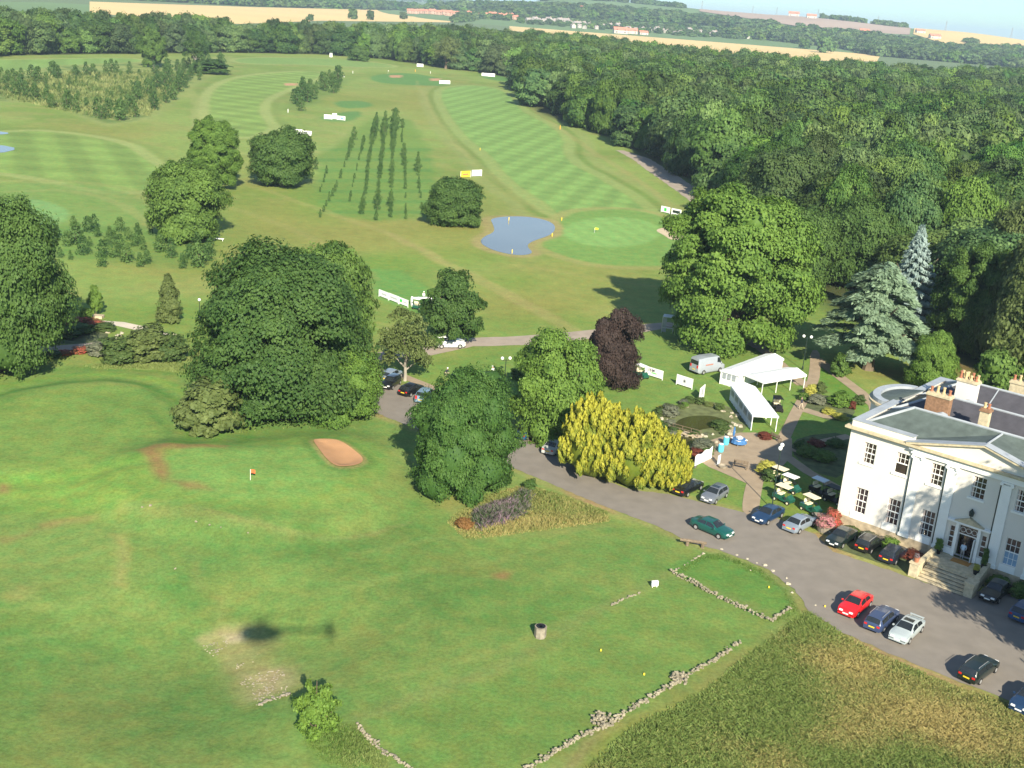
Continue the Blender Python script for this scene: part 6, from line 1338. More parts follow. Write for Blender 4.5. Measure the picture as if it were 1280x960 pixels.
def person(loc, rz, label, shirt, trousers, pose='stand', cap=None, hold=None):
    t = thing('person', label, 'person', loc, rz)
    if pose == 'crouch':
        J = dict(p=(0, 0, .45), c=(.16, 0, .85), n=(.22, 0, 1.02), h=(.30, 0, 1.2), sl=(.18, .19, .93), el=(.36, .22, .70), wl=(.50, .12, .55), sr=(.18, -.19, .93), er=(.36, -.22, .70), wr=(.50, -.12, .55), hl=(.02, .11, .45), kl=(.42, .16, .48), al=(.22, .15, .08), fl=(.40, .16, .03), hr=(.02, -.11, .45), kr=(.38, -.16, .36), ar=(.05, -.15, .08), fr=(.24, -.16, .03))
    else:
        w_ = .22 if pose == 'walk' else .04; b = .22 if pose == 'putt' else 0
        J = dict(p=(0, 0, .95), c=(.06+b*.8, 0, 1.30-b*.2), n=(.08+b*1.3, 0, 1.52-b*.3), h=(.10+b*1.8, 0, 1.68-b*.4), sl=(.06+b*1.2, .20, 1.44-b*.25), el=(.05+b*1.5-w_*.5, .25, 1.16-b*.2), wl=(.12+b*1.9-w_*.6, .20 if not b else .05, .92-b*.2), sr=(.06+b*1.2, -.20, 1.44-b*.25), er=(.05+b*1.5+w_*.5, -.25, 1.16-b*.2), wr=(.12+b*1.9+w_*.8, -.20 if not b else -.03, .92-b*.2),
                 hl=(0, .10, .92), kl=(w_, .12, .50), al=(w_*.8, .12, .08), fl=(w_*.8+.16, .13, .03), hr=(0, -.10, .92), kr=(-w_*.6, -.12, .50), ar=(-w_*1.3, -.12, .08), fr=(-w_*1.3+.16, -.13, .03))
    rad = dict(p=.15, c=.16, n=.055, h=.10, sl=.075, el=.045, wl=.032, sr=.075, er=.045, wr=.032, hl=.10, kl=.065, al=.042, fl=.04, hr=.10, kr=.065, ar=.042, fr=.04)
    ks = list(J); E_ = [('p', 'c'), ('c', 'n'), ('n', 'h'), ('c', 'sl'), ('sl', 'el'), ('el', 'wl'), ('c', 'sr'), ('sr', 'er'), ('er', 'wr'), ('p', 'hl'), ('hl', 'kl'), ('kl', 'al'), ('al', 'fl'), ('p', 'hr'), ('hr', 'kr'), ('kr', 'ar'), ('ar', 'fr')]
    def skin(nm, keys, edges, rr, mat, par):
        me = bpy.data.meshes.new(nm); me.from_pydata([J[k] for k in keys], [(keys.index(a), keys.index(b_)) for a, b_ in edges], [])
        bq = bmesh.new(); bq.from_mesh(me); bq.verts.layers.skin.verify(); bq.to_mesh(me); bq.free(); o = link(nm, me, par, mat)
        md = o.modifiers.new('skin', 'SKIN'); md.use_smooth_shade = True
        for k, sv in zip(keys, me.skin_vertices[0].data): sv.radius = (rr[k], rr[k]); sv.use_root = (k == keys[0])
        ss = o.modifiers.new('sub', 'SUBSURF'); ss.levels = 1; ss.render_levels = 2; return o
    body = skin('body', ks, E_, rad, clothed(shirt, trousers, .62 if pose == 'crouch' else .98, 1.02 if pose == 'crouch' else (1.40 if pose == 'putt' else 1.49)), t)
    hx = J['h']; m = MB(); m.lathe([(.105, -.01), (.115, .05), (.09, .11), (.03, .14)], 10, (hx[0]-.015, 0, hx[2])); m.build('cap' if cap else 'hair', cap or M['wood'], body)
    if hold == 'club': m = MB(); m.tube([J['wl'], (J['wl'][0]+.35, J['wl'][1], .03)], .012, 5); o = m.build('golf_club', M['rim']); o.location = loc; o.rotation_euler = (0, 0, rz); tag(o, 'golf club held by the standing golfer on the putting lawn', 'golf club')
    return t
WT_ = (.78, .78, .76); DK = (.03, .03, .05); BG = (.45, .37, .27); BU = (.45, .56, .68)
person(G(617.5, 473), 2.3, 'golfer in white top and beige trousers bending over a putt on the lawn', WT_, BG, 'putt', M['white'], 'club')
person(G(557, 470), -.6, 'crouching golfer in dark and white clothes near the car park', DK, BG, 'crouch', M['white'])
person(G(1001, 512), 2.4, 'walker in a dark top crossing the garden path', DK, BG, 'walk')
person(hput(13.35, -.15, 1.19), HROT+1.57, 'person in a pale blue shirt standing in the mansion doorway', BU, (.3, .3, .3), 'stand')
person(G(529, 377)+Vector((0, 0, 0)), 1.0, 'golfer in white beside the buggy behind the open dark tree', WT_, DK, 'stand', M['white'])

# ------------------------------------------------------------------ PATIO AND GARDEN FURNITURE
def barrel(px, by, label, lean=0):
    t = thing('water_barrel', label, 'barrel', G(px, by)+Vector((0, 0, .04)), 0, 'light blue barrels round the patio'); m = MB(); m.lathe([(.30, 0), (.36, .12), (.38, .5), (.36, .9), (.30, 1.0)], 16); m.build('body', M['barrel'], t); m = MB(); m.lathe([(.28, 1.002), (.27, 1.05), (.05, 1.06)], 16); m.build('lid', M['white'], t)
barrel(907, 556, 'light blue barrel nearest the rockery pond'); barrel(900.5, 565, 'light blue barrel between its twin and the leaning blue sign')
t = thing('patio_table', 'square table under a blue and white cloth at the corner of the patio', 'table', G(923, 556)+Vector((0, 0, .04)), .5); m = MB(); m.box(-.75, .75, -.75, .75, .72, .77); m.build('tabletop', M['white'], t)
for sx in (-.6, .6):
    for sy in (-.6, .6): m = MB(); m.tube([(sx, sy, 0), (sx, sy, .72)], .035, 6); m.build('leg', M['steel'], t)
m = MB()
for i in range(24):
    a0 = 2*math.pi*i/24; a1 = 2*math.pi*(i+1)/24; r0 = .98+.05*(i % 2); r1 = .98+.05*((i+1) % 2); m.add([(0, 0, .79), (.8*math.cos(a0), .8*math.sin(a0), .79), (.8*math.cos(a1), .8*math.sin(a1), .79)], [(0, 1, 2)]); m.add([(.8*math.cos(a0), .8*math.sin(a0), .79), (.8*math.cos(a1), .8*math.sin(a1), .79), (r1*math.cos(a1), r1*math.sin(a1), .30), (r0*math.cos(a0), r0*math.sin(a0), .30)], [(0, 3, 2, 1)])
o = m.build('tablecloth', M['bluecloth']); o.location = G(923, 556)+Vector((0, 0, .04)); tag(o, 'blue cloth draped over the patio corner table', 'tablecloth')
m = MB(); m.box(-.35, .35, -.3, .3, 0, .25); o = m.build('box', M['white'], bevel=.03); o.location = G(923, 556)+Vector((0, 0, .835)); o.rotation_euler = (0, 0, .4); tag(o, 'white box on the blue cloth of the patio table', 'box')
t = thing('parasol', 'folded blue and pale parasol on its stand left of the patio table', 'parasol', G(916, 552)+Vector((0, 0, .04))); m = MB(); m.lathe([(.25, 0), (.25, .06), (.03, .08), (.03, 1.9)], 10); m.build('pole', M['steel'], t); m = MB(); m.lathe([(.05, 1.95), (.12, 1.7), (.17, 1.1), (.12, .75)], 10); m.build('canopy', M['bluecloth'], t)
t = thing('sign_board', 'leaning pale blue sign on the lower edge of the patio', 'sign', G(898, 581)+Vector((0, 0, .04)), 1.0); m = MB(); m.box(-.35, .35, -.03, .03, .1, 1.2); m.build('panel', M['canvasblueshade'], t); m = MB(); m.box(-.3, -.24, .03, .4, 0, .06).box(.24, .3, .03, .4, 0, .06); m.build('foot', M['steel'], t)
t = thing('stone_ring', 'small round stone fire bowl on the lower edge of the patio', 'bowl', G(903, 585)+Vector((0, 0, .04))); m = MB(); m.lathe([(.45, 0), (.55, .3), (.50, .32), (.38, .12)], 16); m.build('bowl', M['greystone'], t)
def bench(px, py, rz, label, w_=1.7, back=True, mat='wood'):
    t = thing('garden_bench', label, 'bench', G(px, py)+Vector((0, 0, .04)), rz); m = MB()
    for i in range(4): m.box(-w_/2, w_/2, -.2+.11*i, -.2+.11*i+.09, .42, .46)
    m.build('seat', M[mat], t)
    if back:
        m = MB()
        for i in range(3): m.box(-w_/2, w_/2, .24, .28, .55+.14*i, .65+.14*i)
        m.build('backrest', M[mat], t)
    for x in (-w_/2+.08, w_/2-.08): m = MB(); m.box(x-.04, x+.04, -.2, -.12, 0, .42).box(x-.04, x+.04, .2, .28, 0, .95 if back else .42); m.build('leg', M[mat], t)
bench(925, 586, -.35, 'dark wooden bench on the lower edge of the patio')
bench(970, 551, 2.2, 'dark bench in shade at the edge of the garden path', 1.5)
t = thing('log_bench', 'long weathered log bench on stubby supports below the drive', 'bench', G(866, 683), math.atan2((G(882, 685)-G(849, 680)).y, (G(882, 685)-G(849, 680)).x)); Lb = (G(882, 685)-G(849, 680)).length
m = MB(); m.tube([(-Lb/2, 0, .55), (-Lb*.2, .02, .56), (Lb*.2, -.02, .56), (Lb/2, 0, .55)], [.15, .17, .16, .14], 8); m.build('seat', M['wood'], t)
for x in (-Lb*.22, Lb*.36): m = MB(); m.tube([(x, 0, 0), (x, 0, .46)], .18, 8); m.build('support', M['wood'], t)
t = thing('litter_bin', 'octagonal stone tub with a dark liner standing on the open lawn', 'litter bin', GT(675, 796)); m = MB(); m.lathe([(.48, 0), (.50, .1), (.50, .95), (.53, 1.0), (.45, 1.0)], 8); m.build('tub', M['greystone'], t); m = MB(); m.lathe([(.38, .93), (.40, 1.05), (.34, 1.05), (.1, 1.0)], 12); m.build('liner', M['black'], t)
t = thing('tee_sign', 'small white box sign on the lawn beside the short old wall', 'sign', GT(818, 734), .3); m = MB(); m.box(-.32, .32, -.12, .12, .15, .65); m.build('panel', M['white'], t, bevel=.02); m = MB(); m.box(-.25, -.19, -.04, .04, 0, .15).box(.19, .25, -.04, .04, 0, .15); m.build('leg', M['white'], t)
def flag(px, by, top, m_, label, w_=.45):
    b = GT(px, by); h = max(1.2, HGT(px, by, top)); t = thing('golf_flag', label, 'golf flag', b); g = MB(); g.tube([(0, 0, 0), (0, 0, h)], .025, 6); g.build('pole', M['white'], t)
    g = MB(); n = 5
    for i in range(n): x0 = w_*i/n; x1 = w_*(i+1)/n; g.add([(x0, .05*math.sin(i), h-.42), (x1, .05*math.sin(i+1), h-.42), (x1, .05*math.sin(i+1), h-.02), (x0, .05*math.sin(i), h-.02)], [(0, 1, 2, 3)])
    o = g.build('cloth', m_, t); o.modifiers.new('thick', 'SOLIDIFY').thickness = .01
flag(313, 600, 588, pm('orange_flag', (.85, .14, .05), .7, .05, 3), 'orange red golf flag on the near green', .5)
flag(743, 291, 285, pm('yellow_flag', (.85, .80, .03), .7, .05, 3), 'yellow golf flag on the green right of the pond', .8)
flag(485, 92, 88, M['white'], 'tiny white golf flag by the far central bunker')
def marker(px, py, h, m_, label, group, r=.07):
    b = GT(px, py); g = MB(); g.lathe([(r*.6, 0), (r, h*.3), (r, h*.8), (r*.5, h)], 8); o = g.build('marker_post', m_); o.location = b; tag(o, label, 'marker', group)
YM = pm('yellow_marker', (.85, .62, .05), .5, .04, 3); OM = pm('orange_marker', (.80, .40, .05), .6, .05, 3)
for x, y in [(751, 814), (805, 844), (961, 735), (1031, 759)]: marker(x, y, .2, YM, 'small yellow tee marker on the mown grass inside the old walls', 'yellow tee markers', .075)
for x, y in [(702, 276), (690, 296), (600, 188), (636, 276), (640, 317)]: marker(x, y, .9, YM, 'yellow hazard stake around the pond', 'yellow stakes around the pond', .09)
for x, y in [(430, 97), (441, 92), (538, 92), (360, 141), (292, 352), (514, 382)]: marker(x, y, 1.6, M['white'], 'thin white marker post on the far course', 'white posts on the course', .13)
for x, y in [(700, 162), (519, 90)]: marker(x, y, 1.8, OM, 'brown marker post beside the far fairway', 'brown posts on the course', .14)

# ------------------------------------------------------------------ STONES AND OLD WALLS
def stone_mesh(seed, r=.5):
    bm = bmesh.new(); bmesh.ops.create_icosphere(bm, subdivisions=2, radius=r); rg = random.Random(seed); ax = [rg.uniform(.7, 1.2) for _ in range(3)]
    for v in bm.verts: n = v.co.normalized(); k = 1+.18*math.sin(n.x*5+seed)+.14*math.sin(n.y*6+seed*2)+.1*math.sin(n.z*7); v.co = Vector((v.co.x*ax[0]*k, v.co.y*ax[1]*k, v.co.z*ax[2]*.7*k))
    me = bpy.data.meshes.new('stone'); bm.to_mesh(me); bm.free(); return me
STM = [stone_mesh(i) for i in range(6)]
for s_ in STM: s_.materials.append(pm('pale_stone', (.40, .36, .27), .9, .2, 3, bump=.4))
STG = [m_.copy() for m_ in STM]
for s_ in STG: s_.materials.clear(); s_.materials.append(M['rubble'])
def stone(px, py, s, label, group, pale=True, name='boulder'):
    stone.n += 1; o = bpy.data.objects.new(name, (STM if pale else STG)[stone.n % 6]); COL.objects.link(o); s *= .58; o.location = GT(px, py)+Vector((0, 0, s*.08)); o.rotation_euler = (0, 0, stone.n*1.3); o.scale = (s, s, s); return tag(o, label, 'stone', group)
stone.n = 0
for x, y, s in [(902, 687, .45), (921, 694, .5), (934, 699, .55), (946, 704, .45), (956, 707, .75), (966, 714, .6), (983, 723, .5), (985, 730, .8), (990, 741, .5), (1019, 757, .45), (938, 713+0, .3), (879, 692, .5)]: stone(x, y, s, 'white painted stone lining the lower edge of the drive', 'white stones along the drive')
def rubble_wall(name, pts, wd, h, label, seed, knots=(), m='rubble'):
    """old low wall: one mesh made of laid stones"""
    rg = random.Random(seed); P_ = [G(*p) for p in pts]; iv, it = ICO[1]; V = []; Fq = []; k = 0
    org = P_[0].copy(); org.z = TZ(org.x, org.y)
    def put(c, s):
        nonlocal k
        a = rg.uniform(0, 3.1); ca, sa = math.cos(a), math.sin(a)
        q = iv*np.array([s*rg.uniform(.7, 1.3), s*rg.uniform(.6, 1.0), s*rg.uniform(.45, .75)])*(1+np.array([[rg.uniform(-.12, .12)] for _ in range(len(iv))])); q = np.stack([q[:, 0]*ca-q[:, 1]*sa, q[:, 0]*sa+q[:, 1]*ca, q[:, 2]], 1)
        V.append(q+np.array(c)); Fq.append(it+k); k += len(iv)
    for a, b_ in zip(P_, P_[1:]):
        d = b_-a; n = Vector((-d.y, d.x, 0)).normalized(); L_ = d.length; cnt = int(L_*wd*34)
        for _ in range(cnt):
            f = rg.random(); p = a+d*f+n*rg.gauss(0, wd*.20); z = TZ(p.x, p.y)+rg.uniform(0, h); put((p.x-org.x, p.y-org.y, z-org.z), rg.uniform(.07, .17))
    for kx, ky, kr in knots:
        c = G(kx, ky)
        for _ in range(int(90*kr)): a = rg.uniform(0, 6.28); r = kr*math.sqrt(rg.random()); put((c.x+r*math.cos(a)-org.x, c.y+r*math.sin(a)-org.y, rg.uniform(0, h*1.4)), rg.uniform(.09, .2))
    V = np.concatenate(V); T3 = np.concatenate(Fq); me = bpy.data.meshes.new(name); me.from_pydata(V.tolist(), [], T3.tolist()); o = link(name, me, None, M[m]); o.location = org; return tag(o, label, 'wall')
rubble_wall('ruined_wall', [(838, 715), (852, 722), (885, 740), (925, 760), (963, 777)], .55, .35, 'low old stone wall crossing the lawn down to the meadow corner', 1)
rubble_wall('ruined_wall', [(963, 777), (975, 769), (988, 761)], .4, .25, 'short overgrown stone wall at the corner near the drive', 2)
rubble_wall('ruined_wall', [(446, 905), (462, 925), (480, 940), (515, 962)], .42, .2, 'narrow old stone wall running off the bottom edge', 3)
rubble_wall('ruined_wall', [(655, 966), (680, 950), (720, 925), (765, 905), (800, 880), (845, 855), (870, 838), (890, 828), (926, 803)], .5, .3, 'long crumbling stone wall between the mown lawn and the meadow', 4, knots=[(752, 902, .8), (849, 850, .7)])
rubble_wall('ruined_wall', [(764, 757), (780, 749), (800, 741)], .25, .12, 'short thin line of stones beside the small white box sign', 5)
rubble_wall('ruined_wall', [(322, 870), (340, 864), (362, 859)], .5, .18, 'short flat piece of stone wall beside the spiky bush', 6, m='greystone')
rubble_wall('ruined_wall', [(840, 716), (858, 705), (880, 692)], .15, .1, 'faint stone line on the grassy bank beside the log bench', 7)
for x, y, s in [(245, 652, .4), (262, 656, .35), (276, 659, .3), (310, 666, .35), (188, 632, .5), (178, 634, .35), (219, 711, .4)]: stone(x, y, s, 'pale stone showing in the bank below the near green', 'stones in the bank below the near green', False)
rk = random.Random(4)
for i in range(42):
    a = rk.uniform(0, 6.28); x = 876+rk.uniform(.85, 1.15)*46*math.cos(a); y = 528+rk.uniform(.9, 1.2)*17*math.sin(a); stone(x, y, rk.uniform(.4, 1.0), 'rockery stone around the garden pond', 'rockery stones around the garden pond', rk.random() < .5)
for x, y, s in [(148, 420, 1.4), (152, 417, 1.2), (145, 424, 1.0), (135, 416, 1.1), (40, 442, 1.2), (45, 448, 1.3), (50, 452, .9), (218, 419, 1.2), (222, 424, 1.1)]: stone(x, y, s, 'pale rock in the flower garden left of the big oaks', 'rocks in the left flower garden')
for x, y, s in [(912, 543, 1.2), (916, 540, 1.3), (910, 538, .9), (882, 546, 1.0), (876, 548, 1.1), (895, 553, 1.0), (870, 545, .9), (862, 543, .9)]: stone(x, y, s, 'pale rock at the lower rim of the garden pond', 'rocks at the garden pond rim')
# garden plants
gp = random.Random(12); kinds_ = ['shrub', 'leafolive', 'shrubgrey', 'leafbright', 'reed', 'shrub', 'leafolive', 'yellowleaf']
nm_ = {'shrub': 'green', 'leafolive': 'olive', 'shrubgrey': 'grey', 'leafbright': 'bright green', 'reed': 'reedy', 'redleaf': 'reddish', 'yellowleaf': 'yellow green'}
for i in range(64):
    a = gp.uniform(0, 6.28); k = gp.uniform(.95, 1.5); x = 877+44*k*math.cos(a); y = 526+16*k*math.sin(a)
    if y > 546 or x > 906: continue
    mk = kinds_[gp.randrange(8)] if gp.random() < .7 else 'shrub'; s = gp.uniform(.3, .85); shrub_at(G(x, y), s, s*gp.uniform(.8, 1.4), mk, '%s rockery plant around the garden pond' % nm_[mk], 'rockery_plant', 'plant', '%s rockery plants around the garden pond' % nm_[mk])
for x, y, r, h, mk, lb in [(1012, 497, .9, 2.2, 'yellowleaf', 'pale yellow tall plant in the garden bed nearest the walker'), (1025, 492, .9, 1.8, 'leafolive', 'ochre bush in the middle of the garden bed'), (1020, 505, 1.3, 1.6, 'shrubgrey', 'grey green domed shrub at the front of the garden bed'), (1050, 508, 1.7, 2.2, 'leafbright', 'round clipped bright green shrub in the garden bed'),
        (1004, 500, .9, 1.2, 'leaf', 'dark spiky plant at the left tip of the garden bed'), (1073, 505, 1.0, 1.4, 'shrub', 'small shrub at the right end of the garden bed'), (1065, 512, .5, 1.4, 'redleaf', 'dark red upright shrub beside the right garden path'), (1036, 517, 1.0, .8, 'yellowleaf', 'low lime green plants along the lower garden path'), (1050, 524, 1.1, .9, 'yellowleaf', 'low yellow plants near the corner of the mansion roof'),
        (1010, 570, 1.4, 1.4, 'leaf', 'dark shrub in the shaded triangular bed, left one'), (1030, 575, 1.5, 1.2, 'leafbright', 'low green shrub in the middle of the shaded bed'), (1020, 558, 1.2, .9, 'redleaf', 'reddish low shrub in the shaded bed'), (1045, 558, 1.3, 1.0, 'leafdark', 'dark low shrub in the shaded bed near the mansion'), (1000, 562, .8, 1.3, 'leafdark', 'small dark bush at the tip of the shaded bed'),
        (958, 594, 1.3, 2.0, 'yellowleaf', 'yellow green bush at the path corner beside the golf buggies'), (962, 600, 1.2, 1.6, 'shrub', 'green bush in front of the yellow bush beside the buggies'), (1040, 655, .9, 1.8, 'leafolive', 'olive shrub against the mansion corner behind the planter'), (956, 548, 1.0, .9, 'redleaf', 'dark low purple bush on the patio edge beside the marquee'),
        (838, 520, 1.3, 1.6, 'shrubgrey', 'grey bush between the golden conifers and the pond'), (900, 536, 1.3, 1.3, 'shrub', 'green clump on the pond island'), (878, 562, 1.6, 1.5, 'shrubgrey', 'grey green bush between the stream and the patio'), (872, 569, 1.0, .8, 'redleaf', 'dark red bush beside the white wavy board'), (884, 568, .8, .9, 'leafbright', 'small green bush right of the red bush by the white wavy board'), (858, 585, .9, 1.1, 'leafbright', 'small bush at the foot of the golden conifers')]:
    shrub_at(G(x, y), r, h, mk, lb)
for i, (x, y, mk, r, h) in enumerate([(62, 418, 'redflower', 2.2, 1.6), (74, 412, 'redflower', 2.4, 1.8), (88, 420, 'leafdark', 2.2, 1.6), (100, 415, 'leaf', 2.0, 1.4), (55, 426, 'leafdark', 2.0, 1.3), (104, 403, 'redflower', 1.6, 1.0), (120, 408, 'redflower', 1.5, 1.0), (80, 444, 'redflower', 1.2, .8), (100, 441, 'redflower', 1.3, .8), (66, 446, 'leafdark', 1.4, .9), (110, 438, 'redflower', 1.0, .7), (130, 413, 'shrub', 1.8, 1.2)]):
    shrub_at(G(x, y), r, h, mk, 'red flowering bush in the left garden bed' if mk == 'redflower' else 'green bush in the left garden bed', group='red flowering bushes in the left bed' if mk == 'redflower' else 'green bushes in the left bed')
for i, (x, y) in enumerate([(918, 413), (936, 420), (970, 432)]):
    shrub_at(G(x, y), 1.3, 1.6, 'redleaf', ['orange brown bush behind the tents, left of three', 'orange brown bush behind the tents, middle of three', 'orange brown bush behind the tents, right of three'][i])
shrub_at(G(580, 659), .9, 1.1, 'rust', 'small rusty brown fern clump at the foot of the purple flowers')
shrub_at(G(662, 612), .8, 1.3, 'leafdark', 'small dark bush above the purple flowers beside the drive')
# footbridge and white frame tower beside the giant tree
t = thing('footbridge', 'small wooden footbridge over the garden stream', 'bridge', G(856, 543)+Vector((0, 0, .05)), -.55); m = MB(); m.box(-2.2, 2.2, -.55, .55, .12, .2); m.build('deck', M['stone'], t)
for y in (-.5, .5): m = MB(); m.box(-2.0, 2.0, y-.03, y+.03, .75, .8); [m.box(x-.03, x+.03, y-.03, y+.03, .2, .75) for x in (-1.9, -.6, .6, 1.9)]; m.build('rail', M['wood'], t)
t = thing('market_stall', 'open grey steel frame stall on the track under the giant tree', 'stall', G(834, 415), -.2); m = MB()
for x in (-.9, .9):
    for y in (-.9, .9): m.tube([(x, y, 0), (x, y, 2.7)], .05, 6)
for z in (.9, 2.68):
    m.tube([(-.9, -.9, z), (.9, -.9, z), (.9, .9, z), (-.9, .9, z), (-.9, -.9, z)], .045, 6)
m.build('frame', M['rim'], t); m = MB(); m.box(-.85, .85, -.85, .85, 2.72, 2.78); m.build('roof', M['canvasblueshade'], t); m = MB(); m.box(-.85, -.2, -.88, -.84, .2, 2.5); m.build('side_panel', M['steel'], t)
t = thing('white_gate', 'white frame gate beside the tee banners, partly behind the open dark tree', 'gate', G(515, 383), .35); m = MB(); m.box(-.1, .1, -.06, .06, 0, 1.7); m.box(3.2, 3.4, -.06, .06, 0, 2.0); m.build('post', M['white'], t); m = MB(); m.box(.1, 3.2, -.05, .05, 1.35, 1.6); m.build('rail', M['white'], t)
t = thing('plank_bench', 'white plank seat under the tree right of the saplings', 'bench', G(273, 301), .1); m = MB(); m.box(-1.1, 1.1, -.3, .3, .4, .5); m.build('seat', M['white'], t); m = MB(); m.box(-.9, -.8, -.2, .2, 0, .4).box(.8, .9, -.2, .2, 0, .4); m.build('leg', M['white'], t)
b = G(1268, 232); m = MB(); m.box(0, 16, -.25, .25, 0, 5.2); o = m.build('white_wall', M['housewall']); o.location = b; o.rotation_euler = (0, 0, -.15); tag(o, 'short white wall in a clearing of the wood at the right edge', 'wall')
t = thing('stone_planter', 'square stone planter at the foot of the young tree by the pale path', 'planter', G(120, 397)); m = MB(); m.box(-1.1, 1.1, -.6, .6, 0, .4); m.build('bowl', M['stone'], t)

# ------------------------------------------------------------------ LONG GRASS (stuff)
def tufts(name, poly, n, h0, h1, m, seed, blades=6, wd=.05, tintb=.5, spread=.22, lean=(.2, .8)):
    rg = np.random.default_rng(seed); p = np.array(poly); X = rg.uniform(p[:, 0].min(), p[:, 0].max(), n*3); Y = rg.uniform(p[:, 1].min(), p[:, 1].max(), n*3); d = sdist(X, Y, p); k = (d < 0)
    u, v = project(X, Y, 0); k &= (u > -30) & (u < 1320) & (v < 1010); dens = fbm(X, Y, 5, seed)*.7+fbm(X, Y, 1.6, seed+3)*.6; k &= rg.random(len(X)) < dens*1.2; X = X[k][:n]; Y = Y[k][:n]; d = d[k][:n]; n = len(X)
    tint0 = np.clip((fbm(X, Y, 7, seed+9)-.5)*2.4+tintb+rg.normal(0, .12, n), 0, 1); hh = (h0+(h1-h0)*fbm(X, Y, 4, seed+5))*np.clip(-d/1.5+.35, .3, 1)
    n3 = n*blades; bx_ = np.repeat(X, blades)+rg.normal(0, spread*.5, n3); by_ = np.repeat(Y, blades)+rg.normal(0, spread*.5, n3); h = np.repeat(hh, blades)*rg.uniform(.5, 1.2, n3); a = rg.uniform(0, 6.28, n3); w_ = wd*rg.uniform(.6, 1.5, n3); ln = h*rg.uniform(lean[0], lean[1], n3); la = rg.uniform(0, 6.28, n3); z0 = relief(bx_, by_)
    dx = np.cos(a)*w_; dy = np.sin(a)*w_; mx_ = bx_+np.cos(la)*ln*.35; my_ = by_+np.sin(la)*ln*.35
    V = np.stack([np.stack([bx_-dx, by_-dy, z0-.02], 1), np.stack([bx_+dx, by_+dy, z0-.02], 1), np.stack([mx_+dx*.8, my_+dy*.8, z0+h*.6], 1), np.stack([bx_+np.cos(la)*ln, by_+np.sin(la)*ln, z0+h], 1)], 1).reshape(-1, 3)
    me = mesh_np(name, V, np.arange(n3*4).reshape(-1, 4), np.clip(np.repeat(tint0, blades)+rg.normal(0, .12, n3), 0, 1)); o = link(name, me, None, M[m]); o['kind'] = 'stuff'; return o
M['meadow'] = leafmat('meadow_grass', (.18, .26, .065), (.46, .38, .15), trans=.4, rnd=0)
M['lushgrass'] = leafmat('lush_grass', (.15, .26, .055), (.28, .34, .11), trans=.5, rnd=0)
ME = W([(690, 1010), (742, 958), (790, 912), (880, 866), (930, 826), (985, 784), (1010, 764), (1050, 792), (1100, 818), (1150, 840), (1198, 860), (1240, 873), (1300, 896), (1330, 1010)])
tufts('meadow_grass', ME, 40000, .10, .46, 'meadow', 3, 6, .05, .30, .42, lean=(.5, 1.6))
tufts('verge_grass', W([(560, 650), (600, 622), (655, 606), (700, 618), (760, 640), (760, 652), (640, 668), (580, 672)]), 5000, .2, .6, 'meadow', 5, 5, .04, .35)
tufts('purple_flowers', W([(585, 655), (592, 640), (630, 625), (655, 612), (672, 622), (665, 640), (640, 655), (600, 662)]), 1000, .6, 1.2, 'purple', 6, 5, .05, .55)
tufts('pond_side_grass', W([(440, 450), (470, 530), (455, 535), (330, 545), (225, 552), (225, 540), (300, 530), (400, 520)]), 100, .2, .4, 'lushgrass', 7, 5, .04)
STN = np.random.default_rng(5); sp_ = W([(252, 780), (288, 768), (328, 778), (345, 805), (360, 835), (358, 856), (322, 864), (300, 842), (272, 815)]); iv, it = ICO[1]; xs_ = STN.uniform(sp_[:, 0].min(), sp_[:, 0].max(), 1400); ys_ = STN.uniform(sp_[:, 1].min(), sp_[:, 1].max(), 1400); k_ = (sdist(xs_, ys_, sp_) < 0) & (fbm(xs_, ys_, 2.5, 3) > .45); xs_ = xs_[k_]; ys_ = ys_[k_]; zs_ = relief(xs_, ys_)
sv = np.concatenate([iv*np.array([[a, b, c]])+np.array([[x, y, z]]) for x, y, z, a, b, c in zip(xs_, ys_, zs_, STN.uniform(.03, .12, len(xs_)), STN.uniform(.03, .10, len(xs_)), STN.uniform(.02, .06, len(xs_)))]); sf = np.concatenate([it+i*len(iv) for i in range(len(xs_))])
me = bpy.data.meshes.new('gravel'); me.from_pydata(sv.tolist(), [], sf.tolist()); o = link('gravel', me, None, pm('pale_rubble', (.27, .24, .17), .9, .35, 2)); o['kind'] = 'stuff'
tufts('rough_grass', W([(378, 925), (410, 905), (445, 905), (480, 945), (490, 965), (440, 965), (400, 950)]), 900, .10, .32, 'lushgrass', 8, 5, .035, .4)
tufts('bank_grass', W([(846, 714), (880, 692), (905, 692), (955, 713), (988, 742), (1000, 765), (985, 778), (965, 778), (985, 757), (978, 738), (945, 718), (900, 700), (880, 702), (850, 718)]), 1500, .08, .25, 'lushgrass', 9, 5, .035, .35)
tufts('tree_foot_grass', W(smooth([(100, 456), (180, 452), (240, 454), (258, 470), (230, 466), (180, 462), (120, 462)], 1)), 1300, .15, .5, 'lushgrass', 10, 5, .05, .8)
tufts('young_whips', W([(-30, 116), (20, 126), (70, 137), (130, 150), (185, 145), (225, 114), (238, 96), (200, 91), (150, 90), (80, 92), (10, 102), (-30, 106)]), 3600, .6, 2.4, 'whips', 15, 5, .12, .5, .8)

